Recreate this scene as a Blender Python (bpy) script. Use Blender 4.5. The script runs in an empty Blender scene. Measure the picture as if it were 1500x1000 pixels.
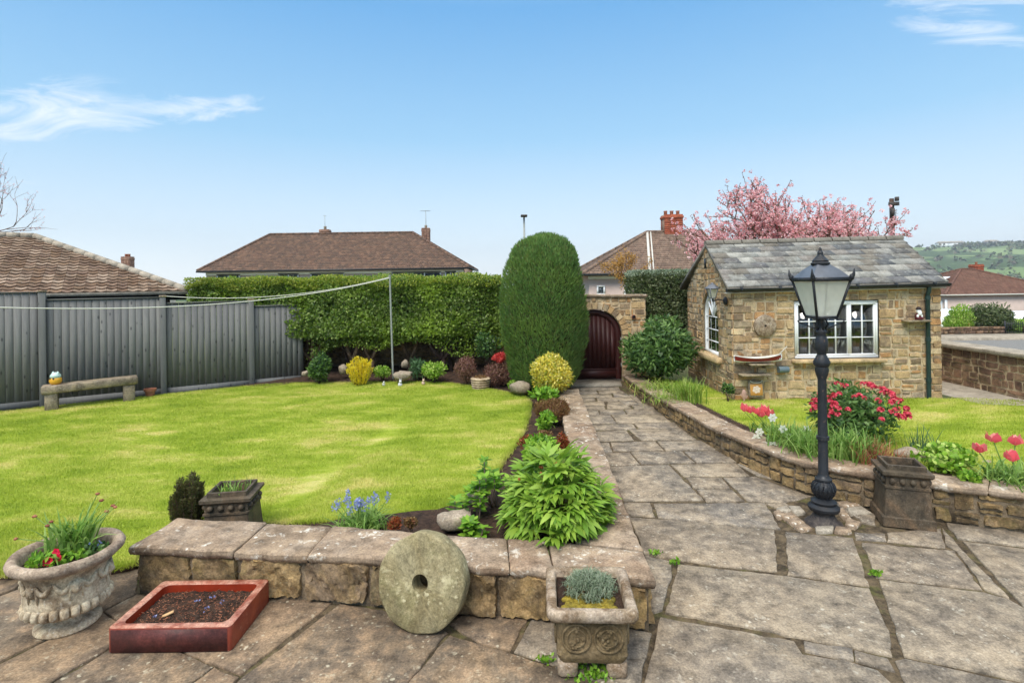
USE_HAZE = True; EXPO = 1.42
import bpy, bmesh, math, random
import numpy as np
from mathutils import Vector, Matrix
sc = bpy.context.scene
COL = sc.collection
PI = math.pi
R = np.random.default_rng(7)
random.seed(7)
# ------------------------------------------------------------ camera numbers (fitted to the photograph)
E, F, HY, ROLL = 2.5, 800.0, 415.0, 0.014      # eye height, focal length and horizon (in 1500 px widths), small roll
CR, SR = math.cos(ROLL), math.sin(ROLL)
def P(px, py, Y):
    """world point seen at a picture place and a known distance Y"""
    a, b = px - 750, py - HY
    X, V = a * CR - b * SR, b * CR + a * SR
    return np.array([X * Y / F, Y, E - V * Y / F])
def path_z(Y):
    return 0.2 * min(max((Y - 6.0) / 6.6, 0), 1)
def lawn_z(x, Y):
    a = min(max((Y - 5.0) / 5.0, 0), 1); b = min(max((x + 3.0) / 1.6, 0), 1); b = b * b * (3 - 2 * b)
    return 0.05 + 0.17 * max(a, b) if Y > 0 else .05
def G(px, py, z=0.0):
    """ground point: z a number or a function of (x, Y)"""
    a, b = px - 750, py - HY
    X, V = a * CR - b * SR, b * CR + a * SR
    zz = z if not callable(z) else 0.0
    for _ in range(8):
        Y = F * (E - zz) / V
        if callable(z): zz = z(X * Y / F, Y)
        else: break
    return np.array([X * Y / F, Y, zz])
PZ = lambda x, Y: path_z(Y)
# ------------------------------------------------------------ object helpers
def lin(c):
    return tuple(((v / 255) / 12.92 if v / 255 <= .04045 else ((v / 255 + .055) / 1.055) ** 2.4) for v in c) + (1,)
def tag(o, label=None, cat=None, group=None, kind=None):
    if label: o['label'] = label
    if cat: o['category'] = cat
    if group: o['group'] = group
    if kind: o['kind'] = kind
    return o
def thing(name, label, cat, loc=(0, 0, 0), group=None):
    o = bpy.data.objects.new(name, None); o.empty_display_size = .1
    COL.objects.link(o); o.location = tuple(loc)
    return tag(o, label, cat, group)
def dup(root, loc, label, rotz=0, scale=1, group=None):
    r = root.copy(); COL.objects.link(r); r.location = tuple(loc); r.rotation_euler = (0, 0, rotz)
    r.scale = (scale,) * 3 if not hasattr(scale, '__len__') else scale
    r['label'] = label
    if group: r['group'] = group
    def rec(a, b):
        for ch in list(a.children):
            c = ch.copy(); COL.objects.link(c); c.parent = b
            rec(ch, c)
    rec(root, r)
    return r
def base_of(o):
    l = Vector((0, 0, 0))
    while o is not None:
        l += Vector(o.location); o = o.parent
    return np.array(l)
class MB:
    """collects geometry in world coordinates and links it as one mesh object"""
    def __init__(s): s.v = []; s.f = []; s.n = 0
    def add(s, verts, faces):
        verts = np.asarray(verts, float).reshape(-1, 3)
        if isinstance(faces, np.ndarray): faces = [faces]
        by = {}
        for f in faces:
            if isinstance(f, np.ndarray) and f.ndim == 2: by.setdefault(f.shape[1], []).append(f)
            else: by.setdefault(len(f), []).append(np.array([f]))
        for k, l in by.items(): s.f.append(np.concatenate(l) + s.n)
        s.v.append(verts); s.n += len(verts)
        return s
    def merge(s, o):
        for f in o.f: s.f.append(f + s.n)
        s.v += o.v; s.n += o.n; return s
    def build(s, name, mat, parent=None, loc=None, smooth=False):
        me = bpy.data.meshes.new(name)
        v = np.concatenate(s.v) if s.v else np.zeros((0, 3))
        o = bpy.data.objects.new(name, me); COL.objects.link(o)
        if parent is not None:
            v = v - base_of(parent); o.parent = parent
        elif loc is not None:
            v = v - np.array(loc, float); o.location = tuple(loc)
        me.vertices.add(len(v)); me.vertices.foreach_set('co', v.astype(np.float32).ravel())
        lv = np.concatenate([f.ravel() for f in s.f]); cnt = np.concatenate([np.full(len(f), f.shape[1]) for f in s.f])
        me.loops.add(len(lv)); me.loops.foreach_set('vertex_index', lv.astype(np.int32))
        me.polygons.add(len(cnt)); st = np.concatenate([[0], np.cumsum(cnt)[:-1]])
        me.polygons.foreach_set('loop_start', st.astype(np.int32)); me.polygons.foreach_set('loop_total', cnt.astype(np.int32))
        if smooth: me.polygons.foreach_set('use_smooth', np.ones(len(cnt), bool))
        me.update(calc_edges=True); me.validate()
        me.materials.append(mat)
        if smooth and smooth != 'all':
            try: me.set_sharp_from_angle(angle=math.radians(smooth if smooth > 1 else 40))
            except Exception: pass
        return o
    def box(s, c, size, rz=0, bev=0, tilt=None):
        bm = bmesh.new(); bmesh.ops.create_cube(bm, size=1)
        for v in bm.verts: v.co = Vector((v.co.x * size[0], v.co.y * size[1], v.co.z * size[2]))
        if bev: bmesh.ops.bevel(bm, geom=list(bm.edges), offset=bev, segments=1, affect='EDGES')
        M = Matrix.Rotation(rz, 4, 'Z')
        if tilt is not None: M = M @ tilt
        bm.verts.index_update()
        vs = [tuple(M @ v.co + Vector(tuple(c))) for v in bm.verts]
        s.add(vs, [[v.index for v in f.verts] for f in bm.faces]); bm.free(); return s
    def bar(s, a, b, w, h=None):
        """square bar from a to b"""
        a = Vector(tuple(a)); b = Vector(tuple(b)); d = b - a; L = d.length; h = h or w
        q = d.to_track_quat('X', 'Z').to_matrix()
        vs = []
        for x in (0, L):
            for y, z in ((-w / 2, -h / 2), (w / 2, -h / 2), (w / 2, h / 2), (-w / 2, h / 2)): vs.append(tuple(a + q @ Vector((x, y, z))))
        s.add(vs, [[0, 3, 2, 1], [4, 5, 6, 7], [0, 1, 5, 4], [1, 2, 6, 5], [2, 3, 7, 6], [3, 0, 4, 7]]); return s
    def prism(s, poly, z0, z1):
        n = len(poly); z0f = z0 if callable(z0) else (lambda p: z0); z1f = z1 if callable(z1) else (lambda p: z1)
        vs = [(p[0], p[1], z0f(p)) for p in poly] + [(p[0], p[1], z1f(p)) for p in poly]
        fs = [list(range(n))[::-1], list(range(n, 2 * n))] + [[i, (i + 1) % n, n + (i + 1) % n, n + i] for i in range(n)]
        s.add(vs, fs); return s
    def tube(s, pts, rad, seg=8, cap=True):
        pts = [np.array(p, float) for p in pts]; n = len(pts)
        if not hasattr(rad, '__len__'): rad = [rad] * n
        vs = []; up = np.array([0.31, 0.17, 0.93])
        for i in range(n):
            t = pts[min(i + 1, n - 1)] - pts[max(i - 1, 0)]; t /= (np.linalg.norm(t) + 1e-9)
            a = np.cross(t, up)
            if np.linalg.norm(a) < .15: a = np.cross(t, [1, 0, 0])
            a /= np.linalg.norm(a); b = np.cross(t, a)
            for k in range(seg):
                w = 2 * PI * k / seg; vs.append(pts[i] + rad[i] * (math.cos(w) * a + math.sin(w) * b))
        fs = []
        for i in range(n - 1):
            for k in range(seg):
                k2 = (k + 1) % seg; fs.append([i * seg + k, i * seg + k2, (i + 1) * seg + k2, (i + 1) * seg + k])
        if cap: fs.append(list(range(seg))[::-1]); fs.append([(n - 1) * seg + k for k in range(seg)])
        s.add(vs, fs); return s
    def lathe(s, prof, c=(0, 0, 0), seg=32, cap=True, warp=None):
        vs = []; n = len(prof)
        for r, z in prof:
            for k in range(seg):
                w = 2 * PI * k / seg; rr, zz = (r, z) if warp is None else warp(r, z, w)
                vs.append((c[0] + rr * math.cos(w), c[1] + rr * math.sin(w), c[2] + zz))
        fs = [[i * seg + k, i * seg + (k + 1) % seg, (i + 1) * seg + (k + 1) % seg, (i + 1) * seg + k] for i in range(n - 1) for k in range(seg)]
        if cap: fs.append(list(range(seg))[::-1]); fs.append([(n - 1) * seg + k for k in range(seg)])
        s.add(vs, fs); return s
    def grid(s, V):
        """V: (a,b,3) array of points"""
        a, b = V.shape[:2]; idx = np.arange(a * b).reshape(a, b)
        f = np.stack([idx[:-1, :-1], idx[1:, :-1], idx[1:, 1:], idx[:-1, 1:]], -1).reshape(-1, 4)
        s.add(V.reshape(-1, 3), [f]); return s
    def ball(s, c, r, seg=10, rings=6, jit=0, rng=None):
        r = (r,) * 3 if not hasattr(r, '__len__') else r
        vs = []; 
        for i in range(rings + 1):
            th = PI * i / rings
            for k in range(seg):
                w = 2 * PI * k / seg
                q = 1 + (jit * math.sin(3 * w + 5 * th + c[0] * 9) * math.sin(4 * th + c[1] * 7 + w) if jit else 0)
                vs.append((c[0] + r[0] * q * math.sin(th) * math.cos(w), c[1] + r[1] * q * math.sin(th) * math.sin(w), c[2] + r[2] * q * math.cos(th)))
        fs = [[i * seg + k, (i + 1) * seg + k, (i + 1) * seg + (k + 1) % seg, i * seg + (k + 1) % seg] for i in range(rings) for k in range(seg)]
        s.add(vs, fs); return s
def one(name, mb, mat, label, cat, loc, group=None, smooth=False, kind=None):
    return tag(mb.build(name, mat, loc=loc, smooth=smooth), label, cat, group, kind)
def struct(name, mb, mat, smooth=False):
    return tag(mb.build(name, mat, smooth=smooth), kind='structure')
# ------------------------------------------------------------ leaves
def unit(a): return a / (np.linalg.norm(a, axis=-1, keepdims=True) + 1e-9)
def rdir(n, rng=R): return unit(rng.normal(size=(n, 3)))
def leaves(mb, p, d, up, L, W, bend=.15, shape='l'):
    """p base points, d leaf axes, up leaf normals, L lengths, W widths"""
    n = len(p); d = unit(d); s_ = unit(np.cross(d, up)); nn = unit(np.cross(s_, d))
    L = np.broadcast_to(L, (n,))[:, None]; W = np.broadcast_to(W, (n,))[:, None]
    b = bend * L
    if shape == 'q':
        V = np.stack([p, p + d * L * .5 + s_ * W * .5, p + d * L - nn * b, p + d * L * .5 - s_ * W * .5], 1)
        f = (np.arange(n)[:, None] * 4 + np.arange(4)[None]); mb.add(V.reshape(-1, 3), [f]); return
    V = np.stack([p, p + d * L * .35 + s_ * W * .5 + nn * W * .12, p + d * L * .35 - s_ * W * .5 + nn * W * .12,
                  p + d * L * .72 + s_ * W * .36 - nn * b * .4, p + d * L * .72 - s_ * W * .36 - nn * b * .4, p + d * L - nn * b], 1)
    i = np.arange(n)[:, None] * 6
    mb.add(V.reshape(-1, 3), [i + np.array([[0, 2, 1]]), i + np.array([[1, 2, 4, 3]]), i + np.array([[3, 4, 5]])])
def blades(mb, p, n, h, spread, w, droop=.5, rng=R, seg=4, lean=(0, 0), rad=.05):
    """grass or bulb leaves: curved strips from around p"""
    az = rng.uniform(0, 2 * PI, n); hh = h * rng.uniform(.6, 1.1, n); sp = spread * rng.uniform(.2, 1.1, n) ; ww = w * rng.uniform(.7, 1.2, n)
    base = np.array(p) + np.stack([rng.normal(0, rad, n), rng.normal(0, rad, n), np.zeros(n)], 1)
    dx, dy = np.cos(az), np.sin(az); side = np.stack([-dy, dx, np.zeros(n)], 1)
    tw = rng.uniform(-.9, .9, n); side = unit(side + np.stack([dx * tw, dy * tw, np.zeros(n)], 1))
    dr = droop * rng.uniform(.2, 1.3, n)
    rows = []
    for k in range(seg + 1):
        t = k / seg
        z = hh * (t - dr * t ** 3 * .8)
        out = sp * (t ** 1.6) 
        c = base + np.stack([dx * out + lean[0] * t, dy * out + lean[1] * t, z], 1)
        wk = ww * (1 - t ** 2.5) * .5 + .0005
        rows.append(c + side * wk[:, None]); rows.append(c - side * wk[:, None])
    V = np.stack(rows, 1); m = 2 * (seg + 1); i = np.arange(n)[:, None] * m
    mb.add(V.reshape(-1, 3), [i + np.array([[2 * k, 2 * k + 1, 2 * k + 3, 2 * k + 2]]) for k in range(seg)])
def vnoise(p, sc_, seed=0):
    """cheap smooth noise on (n,3) points, about -1..1"""
    q = p * sc_ + seed * 13.7
    x, y, z = q[..., 0], q[..., 1], q[..., 2]
    return (np.sin(x * 1.7 + 1.3 * np.sin(y * 1.1 + z)) + np.sin(y * 2.3 + 1.7 * np.sin(z * 1.3 + x * .7)) + np.sin(z * 2.1 + 1.1 * np.sin(x * 1.9 + y * .6))
            + .6 * np.sin(x * 4.3 + y * 3.1 + z * 3.7)) / 3.2
def bush(mb, c, rad, n, L, W, shape='l', out=.6, up=.3, rnd=.6, shell=.35, sq=2.0, lump=.12, bend=.15, rng=R, zmin=None, lsc=3.0):
    """leaves through the outer shell of a lumpy (super)ellipsoid"""
    c = np.array(c, float); rad = np.array(rad, float)
    d = rdir(n, rng)
    m = (np.abs(d) ** sq).sum(1) ** (-1 / sq)
    dd = d * m[:, None]
    nz = vnoise(dd * rad + c, lsc, 3)
    r = (1 - shell * rng.uniform(0, 1, n) ** 1.7) * (1 + lump * nz)
    p = c + dd * rad * r[:, None]
    if zmin is not None:
        k = p[:, 2] > zmin; p = p[k]; d = d[k]; n = len(p)
    nrm = unit(d / rad)
    ax = unit(nrm * out + np.array([0, 0, up]) + rdir(n, rng) * rnd)
    upv = unit(nrm + rdir(n, rng) * .5)
    leaves(mb, p, ax, upv, L * rng.uniform(.7, 1.25, n), W * rng.uniform(.75, 1.25, n), bend, shape)
def stems(mb, c, n, h, spread, r, rng=R):
    for i in range(n):
        a = rng.uniform(0, 2 * PI); s_ = spread * rng.uniform(.3, 1)
        q = np.array(c, float); e = q + [math.cos(a) * s_, math.sin(a) * s_, h * rng.uniform(.7, 1)]
        m = (q + e) / 2 + [0, 0, h * .1]
        mb.tube([q, m, e], [r, r * .8, r * .4], 5)
# ------------------------------------------------------------ masonry
def linemap(P0, P1):
    P0 = np.array(P0[:2], float); P1 = np.array(P1[:2], float); L = np.linalg.norm(P1 - P0); d = (P1 - P0) / L; n = np.array([d[1], -d[0]])
    def f(u, z, h):
        u, z, h = np.broadcast_arrays(u, z, h)
        xy = P0 + u[..., None] * d + h[..., None] * n
        return np.concatenate([xy, z[..., None]], -1)
    return f, L
def polymap(pts):
    pts = np.array([p[:2] for p in pts], float)
    # round the polyline a little
    for _ in range(2):
        q = [pts[0]]
        for a, b in zip(pts[:-1], pts[1:]): q += [a * .75 + b * .25, a * .25 + b * .75]
        q.append(pts[-1]); pts = np.array(q)
    seg = np.linalg.norm(np.diff(pts, axis=0), axis=1); S = np.concatenate([[0], np.cumsum(seg)])
    T = unit(np.gradient(pts, axis=0)); N = np.stack([T[:, 1], -T[:, 0]], 1)
    def f(u, z, h):
        u, z, h = np.broadcast_arrays(np.asarray(u, float), z, h)
        x = np.interp(u, S, pts[:, 0]); y = np.interp(u, S, pts[:, 1]); nx = np.interp(u, S, N[:, 0]); ny = np.interp(u, S, N[:, 1])
        return np.stack([x + nx * h, y + ny * h, z], -1)
    return f, S[-1]
def stone(mb, f, u0, u1, z0, z1, dep, cell, rng, rough=1.0, emb=.02, wav=None, clamp=None, cor=1.0):
    b = min(.009, (u1 - u0) * .2, (z1 - z0) * .2)
    nu = max(1, int((u1 - u0 - 2 * b) / cell)); nz = max(1, int((z1 - z0 - 2 * b) / cell))
    us = np.concatenate([[u0], np.linspace(u0 + b, u1 - b, nu + 1), [u1]]); zs = np.concatenate([[z0], np.linspace(z0 + b, z1 - b, nz + 1), [z1]])
    U, Z = np.meshgrid(us, zs, indexing='ij')
    ph = rng.uniform(0, 6, 6); fr = rng.uniform(5, 13, 3)
    H = dep * (1 + rough * .45 * (np.sin(U * fr[0] + Z * fr[1] + ph[0]) * np.sin(Z * fr[2] + U * 4 + ph[1])) + rough * .16 * np.sin(U * 37 + ph[2]) * np.sin(Z * 41 + ph[3]))
    H = H + rng.normal(0, dep * .10 * rough, H.shape)
    # tilt corners: rounded outline
    cu = (u0 + u1) / 2; cz = (z0 + z1) / 2
    ex = np.abs(U - cu) / ((u1 - u0) / 2); ez = np.abs(Z - cz) / ((z1 - z0) / 2)
    k = cor * rng.uniform(.02, .10, ) * (ex * ez) ** 4
    jw = min(.022, .16 * (u1 - u0)) * cor; jh = min(.016, .16 * (z1 - z0)) * cor; q4 = rng.uniform(-1, .3, (2, 2, 2)); su = (U - u0) / (u1 - u0); sz = (Z - z0) / (z1 - z0)
    bl = lambda q: q[0, 0] * (1 - su) * (1 - sz) + q[1, 0] * su * (1 - sz) + q[0, 1] * (1 - su) * sz + q[1, 1] * su * sz
    dU = bl(q4[..., 0] * [[-1, -1], [1, 1]]) * jw; dZ = bl(q4[..., 1] * [[-1, 1], [-1, 1]]) * jh
    k = np.minimum(k, .25 * min(1, (z1 - z0) / (u1 - u0 + 1e-6)) + .02)
    U = cu + (U - cu) * (1 - k); Z = cz + (Z - cz) * (1 - k)
    U = U + dU; Z = Z + dZ
    U = U + rng.normal(0, .0035 * rough, U.shape); Z = Z + rng.normal(0, .0035 * rough, Z.shape)
    H[0, :] = H[-1, :] = -emb; H[:, 0] = H[:, -1] = -emb
    if wav is not None: Z = Z + wav(U)
    if clamp is not None:
        for j in range(U.shape[1]):
            sg = clamp(float(Z[:, j].mean()))
            if not sg: return
            a_, b_ = min(sg, key=lambda s: 0 if s[0] <= cu <= s[1] else min(abs(s[0] - cu), abs(s[1] - cu)))
            U[:, j] = np.clip(U[:, j], a_, b_)
        if (U.max(0) - U.min(0)).max() < .025: return
    mb.grid(f(U, Z, H)[:, ::-1])
def masonry(mb, f, segs, bands, ch=(.1, .2), sw=(.14, .45), gap=.012, dep=.03, cell=.06, rng=R, rough=1.0, wavy=.012, split=.25, emb=.02):
    for za, zb in zip(bands[:-1], bands[1:]):
        H = zb - za; n = max(1, round(H / rng.uniform(*ch)))
        w = rng.uniform(.75, 1.35, n); zs = za + np.concatenate([[0], np.cumsum(w)]) / w.sum() * H
        for i in range(n):
            z0, z1 = zs[i], zs[i + 1]
            for (ua, ub) in segs((z0 + z1) / 2):
                u = ua
                while u < ub - .02:
                    ww = rng.uniform(*sw) * (1 if (z1 - z0) > .12 else 1.1)
                    if ub - (u + ww) < sw[0] * .7: ww = ub - u
                    wv = (lambda U: wavy * np.sin(U * 2.1 + z0 * 3) + wavy * .5 * np.sin(U * 5.3 + z0)) if wavy else None
                    d = dep * rng.uniform(.5, 1.3)
                    if rng.random() < split and (z1 - z0) > .13 and ww > .12:
                        m = z0 + (z1 - z0) * rng.uniform(.38, .62)
                        stone(mb, f, u + gap / 2, u + ww - gap / 2, z0 + gap / 2, m - gap / 2, d, cell, rng, rough, emb, wv)
                        stone(mb, f, u + gap / 2, u + ww - gap / 2, m + gap / 2, z1 - gap / 2, dep * rng.uniform(.5, 1.3), cell, rng, rough, emb, wv)
                    else:
                        stone(mb, f, u + gap / 2, u + ww - gap / 2, z0 + gap / 2, z1 - gap / 2, d, cell, rng, rough, emb, wv)
                    u += ww
def rubble(mb, f, segs, bands, ch=(.28, .4), bw=(.5, .9), area=(.014, .065), gap=.012, dep=.012, cell=.06, rng=R, rough=1.0, emb=.006, mn=.055, clamp=True):
    """random squared rubble: big blocks split again and again into stones"""
    def split(u0, u1, z0, z1, t):
        w, h = u1 - u0, z1 - z0
        if w * h > t or w > .5 or h > .24:
            if (w > h * rng.uniform(1.1, 2.4) and w > 2 * mn + .04) or h < 2 * mn:
                if w < .12: return stone(mb, f, u0 + gap / 2, u1 - gap / 2, z0 + gap / 2, z1 - gap / 2, dep * rng.uniform(.4, 1.4), cell, rng, rough, emb, None, segs if clamp else None)
                m = u0 + w * rng.uniform(.3, .7); split(u0, m, z0, z1, rng.uniform(*area)); split(m, u1, z0, z1, rng.uniform(*area)); return
            if h >= 2 * mn:
                m = z0 + h * rng.uniform(.35, .65); split(u0, u1, z0, m, rng.uniform(*area)); split(u0, u1, m, z1, rng.uniform(*area)); return
        stone(mb, f, u0 + gap / 2, u1 - gap / 2, z0 + gap / 2, z1 - gap / 2, dep * rng.uniform(.4, 1.4), cell, rng, rough, emb, None, segs if clamp else None)
    for za, zb in zip(bands[:-1], bands[1:]):
        n = max(1, round((zb - za) / rng.uniform(*ch))); wz = rng.uniform(.8, 1.25, n); zs = za + np.concatenate([[0], np.cumsum(wz)]) / wz.sum() * (zb - za)
        for z0, z1 in zip(zs[:-1], zs[1:]):
            sg = [s_ for q in (.08, .5, .92) for s_ in segs(z0 + (z1 - z0) * q)]
            if not sg: continue
            sm = segs((z0 + z1) / 2) or sg[:1]; lo_ = segs(z0 + .02) or sm
            for ua, ub in (sm if len(sm) > 1 else lo_ if len(lo_) == 1 else sm):
                u = ua
                while u < ub - .02:
                    w = rng.uniform(*bw)
                    if ub - (u + w) < .25: w = ub - u
                    split(u, u + w, z0, z1, rng.uniform(*area)); u += w
def backing(mb, f, segs, z0, z1, dz=.04, h=-.004):
    z = z0
    while z < z1 - 1e-4:
        zz = min(z + dz, z1)
        for ua, ub in segs((z + zz) / 2):
            n = max(1, int((ub - ua) / .4)); us = np.linspace(ua, ub, n + 1)
            U, Z = np.meshgrid(us, [z, zz], indexing='ij'); mb.grid(f(U, Z, np.full(U.shape, h))[:, ::-1])
        z = zz
def coping(mb, fpts, bpts, ztop, th, cuts, rng=R, rough=1.0, gap=.008, cell=.05, zf=None):
    """flat stones with broken edges between a front and a back line; cuts are fractions of the length"""
    def mk(pts):
        pts = np.array([p[:2] for p in pts], float); S = np.concatenate([[0], np.cumsum(np.linalg.norm(np.diff(pts, axis=0), axis=1))]); S /= S[-1]
        return lambda t: np.stack([np.interp(t, S, pts[:, 0]), np.interp(t, S, pts[:, 1])], -1)
    A, B = mk(fpts), mk(bpts)
    L = sum(np.linalg.norm(np.array(b[:2]) - np.array(a[:2])) for a, b in zip(fpts[:-1], fpts[1:]))
    for ta, tb in zip(cuts[:-1], cuts[1:]):
        g = gap / 2 / L; t0, t1 = ta + g, tb - g
        nt = max(2, int((t1 - t0) * L / cell)); W = np.linalg.norm(A(np.array(t0)) - B(np.array(t0))); nw = max(3, int(W / cell))
        e = .012 / W
        ts = np.concatenate([[t0], np.linspace(t0 + .01 / L, t1 - .01 / L, nt), [t1]]); ws = np.concatenate([[0], np.linspace(e, 1 - e, nw), [1]])
        T, Wd = np.meshgrid(ts, ws, indexing='ij')
        ph = rng.uniform(0, 6, 4); dz = rng.uniform(-.008, .008)
        fj = rough * (.007 * np.sin(T * L * 9 + ph[0]) + .004 * np.sin(T * L * 31 + ph[1])) / W
        def pt(T, Wd, z, extra=0):
            Wj = Wd + np.where(Wd < .5, fj - extra / W, -fj + extra / W)
            a = A(T); b = B(T); xy = a * (1 - Wj[..., None]) + b * Wj[..., None]
            return np.concatenate([xy, z[..., None]], -1)
        zt = ztop + dz + rough * (.004 * np.sin(T * L * 6 + ph[2]) * np.sin(Wd * 5 + ph[3])) + rng.normal(0, .0015 * rough, T.shape)
        edge = (T <= t0 + 1e-9) | (T >= t1 - 1e-9) | (Wd <= 0) | (Wd >= 1)
        zt = np.where(edge, zt - .012, zt)
        if zf is not None: zt = zt + zf(T)
        top = pt(T, Wd, zt)
        mb.grid(top)
        # skirt around
        a, b = T.shape
        ring = [(i, 0) for i in range(a)] + [(a - 1, j) for j in range(1, b)] + [(i, b - 1) for i in range(a - 2, -1, -1)] + [(0, j) for j in range(b - 2, 0, -1)]
        r0 = np.array([top[i, j] for i, j in ring]); cen = r0.mean(0); 
        def off(r, o, z):
            q = r.copy(); d = r[:, :2] - cen[:2]; d /= np.linalg.norm(d, axis=1)[:, None] + 1e-9
            q[:, :2] -= d * (o + rng.normal(0, .003 * rough, len(r)))[:, None]; q[:, 2] = z if not hasattr(z, '__len__') else z; return q
        r1 = off(r0, -.004, r0[:, 2] - th * .4); r2 = off(r0, .008 * rough, r0[:, 2] - th)
        r3 = off(r0, .03, r0[:, 2] - th)
        n = len(ring); V = np.concatenate([r0, r1, r2, r3]); i = np.arange(n); j = (i + 1) % n
        mb.add(V, [np.stack([i + k * n, i + (k + 1) * n, j + (k + 1) * n, j + k * n], 1) for k in range(3)] + [np.array([list(range(3 * n, 4 * n))])])
def rock(mb, c, r, rng=R, seg=14, rings=9):
    r = (r,) * 3 if not hasattr(r, '__len__') else r
    th = np.linspace(0, PI, rings + 1)[:, None]; w = np.linspace(0, 2 * PI, seg + 1)[None]
    d = np.stack([np.sin(th) * np.cos(w), np.sin(th) * np.sin(w), np.cos(th) + 0 * w], -1)
    s_ = rng.uniform(0, 50)
    q = 1 + .30 * vnoise(d, 1.6, s_) + .12 * vnoise(d, 4.5, s_ + 3) + .05 * vnoise(d, 11, s_ + 5)
    pw = np.sign(d) * np.abs(d) ** .8
    mb.grid(np.array(c) + pw * np.array(r) * q[..., None])
# ------------------------------------------------------------ materials
class NT:
    def __init__(s, name):
        s.m = bpy.data.materials.new(name); s.m.use_nodes = True; s.t = s.m.node_tree; s.t.nodes.clear()
        s.out = s.n('ShaderNodeOutputMaterial'); s.co = s.n('ShaderNodeTexCoord').outputs['Object']
    def n(s, ty, **kw):
        x = s.t.nodes.new(ty)
        for k, v in kw.items(): setattr(x, k, v)
        return x
    def l(s, a, b): s.t.links.new(a, b)
    def set(s, node, **kw):
        for k, v in kw.items():
            i = node.inputs[k.replace('_', ' ')]
            if hasattr(v, 'is_output'): s.l(v, i)
            else: i.default_value = v
        return node
    def vec(s, scale):
        if not hasattr(scale, '__len__'): return s.co
        m = s.n('ShaderNodeMapping'); s.l(s.co, m.inputs[0]); m.inputs['Scale'].default_value = scale; return m.outputs[0]
    def noise(s, scale, detail=4, rough=.6, dist=0, vec=None):
        x = s.n('ShaderNodeTexNoise'); sc_ = 1 if hasattr(scale, '__len__') else scale
        s.l(vec if vec is not None else s.vec(scale), x.inputs['Vector']); s.set(x, Scale=sc_, Detail=detail, Roughness=rough, Distortion=dist); return x.outputs['Fac']
    def vor(s, scale, feat='F1', rnd=1, out='Distance'):
        x = s.n('ShaderNodeTexVoronoi', feature=feat); sc_ = 1 if hasattr(scale, '__len__') else scale
        s.l(s.vec(scale), x.inputs['Vector']); s.set(x, Scale=sc_, Randomness=rnd); return x.outputs[out]
    def ramp(s, fac, stops, interp='LINEAR'):
        x = s.n('ShaderNodeValToRGB'); s.l(fac, x.inputs[0]); cr = x.color_ramp; cr.interpolation = interp
        while len(cr.elements) > 1: cr.elements.remove(cr.elements[-1])
        for i, (p, c) in enumerate(stops):
            e = cr.elements[0] if i == 0 else cr.elements.new(p)
            e.position = p; e.color = c if hasattr(c, '__len__') else (c, c, c, 1)
        return x.outputs[0]
    def mix(s, fac, a, b, mode='MIX'):
        x = s.n('ShaderNodeMix', data_type='RGBA', blend_type=mode)
        for i, v in ((0, fac), (6, a), (7, b)):
            if hasattr(v, 'is_output'): s.l(v, x.inputs[i])
            else: x.inputs[i].default_value = v
        return x.outputs[2]
    def math(s, op, a, b=0.0, clamp=False):
        x = s.n('ShaderNodeMath', operation=op, use_clamp=clamp)
        for i, v in ((0, a), (1, b)):
            if hasattr(v, 'is_output'): s.l(v, x.inputs[i])
            else: x.inputs[i].default_value = v
        return x.outputs[0]
    def isl(s): return s.n('ShaderNodeNewGeometry').outputs['Random Per Island']
    def bump(s, h, strength=.5, dist=.01, prev=None):
        b = s.n('ShaderNodeBump'); s.set(b, Height=h, Strength=strength, Distance=dist)
        if prev is not None: s.l(prev, b.inputs['Normal'])
        return b.outputs[0]
    def pbsdf(s, col, rough=.8, spec=.3, metal=0, nrm=None, **kw):
        b = s.n('ShaderNodeBsdfPrincipled'); s.set(b, Base_Color=col, Roughness=rough, Metallic=metal); b.inputs['Specular IOR Level'].default_value = spec
        if nrm is not None: s.l(nrm, b.inputs['Normal'])
        s.set(b, **kw); s.l(b.outputs[0], s.out.inputs[0]); return b
def spread(cols):
    n = len(cols); return [(i / n, lin(c)) for i, c in enumerate(cols)]
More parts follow.
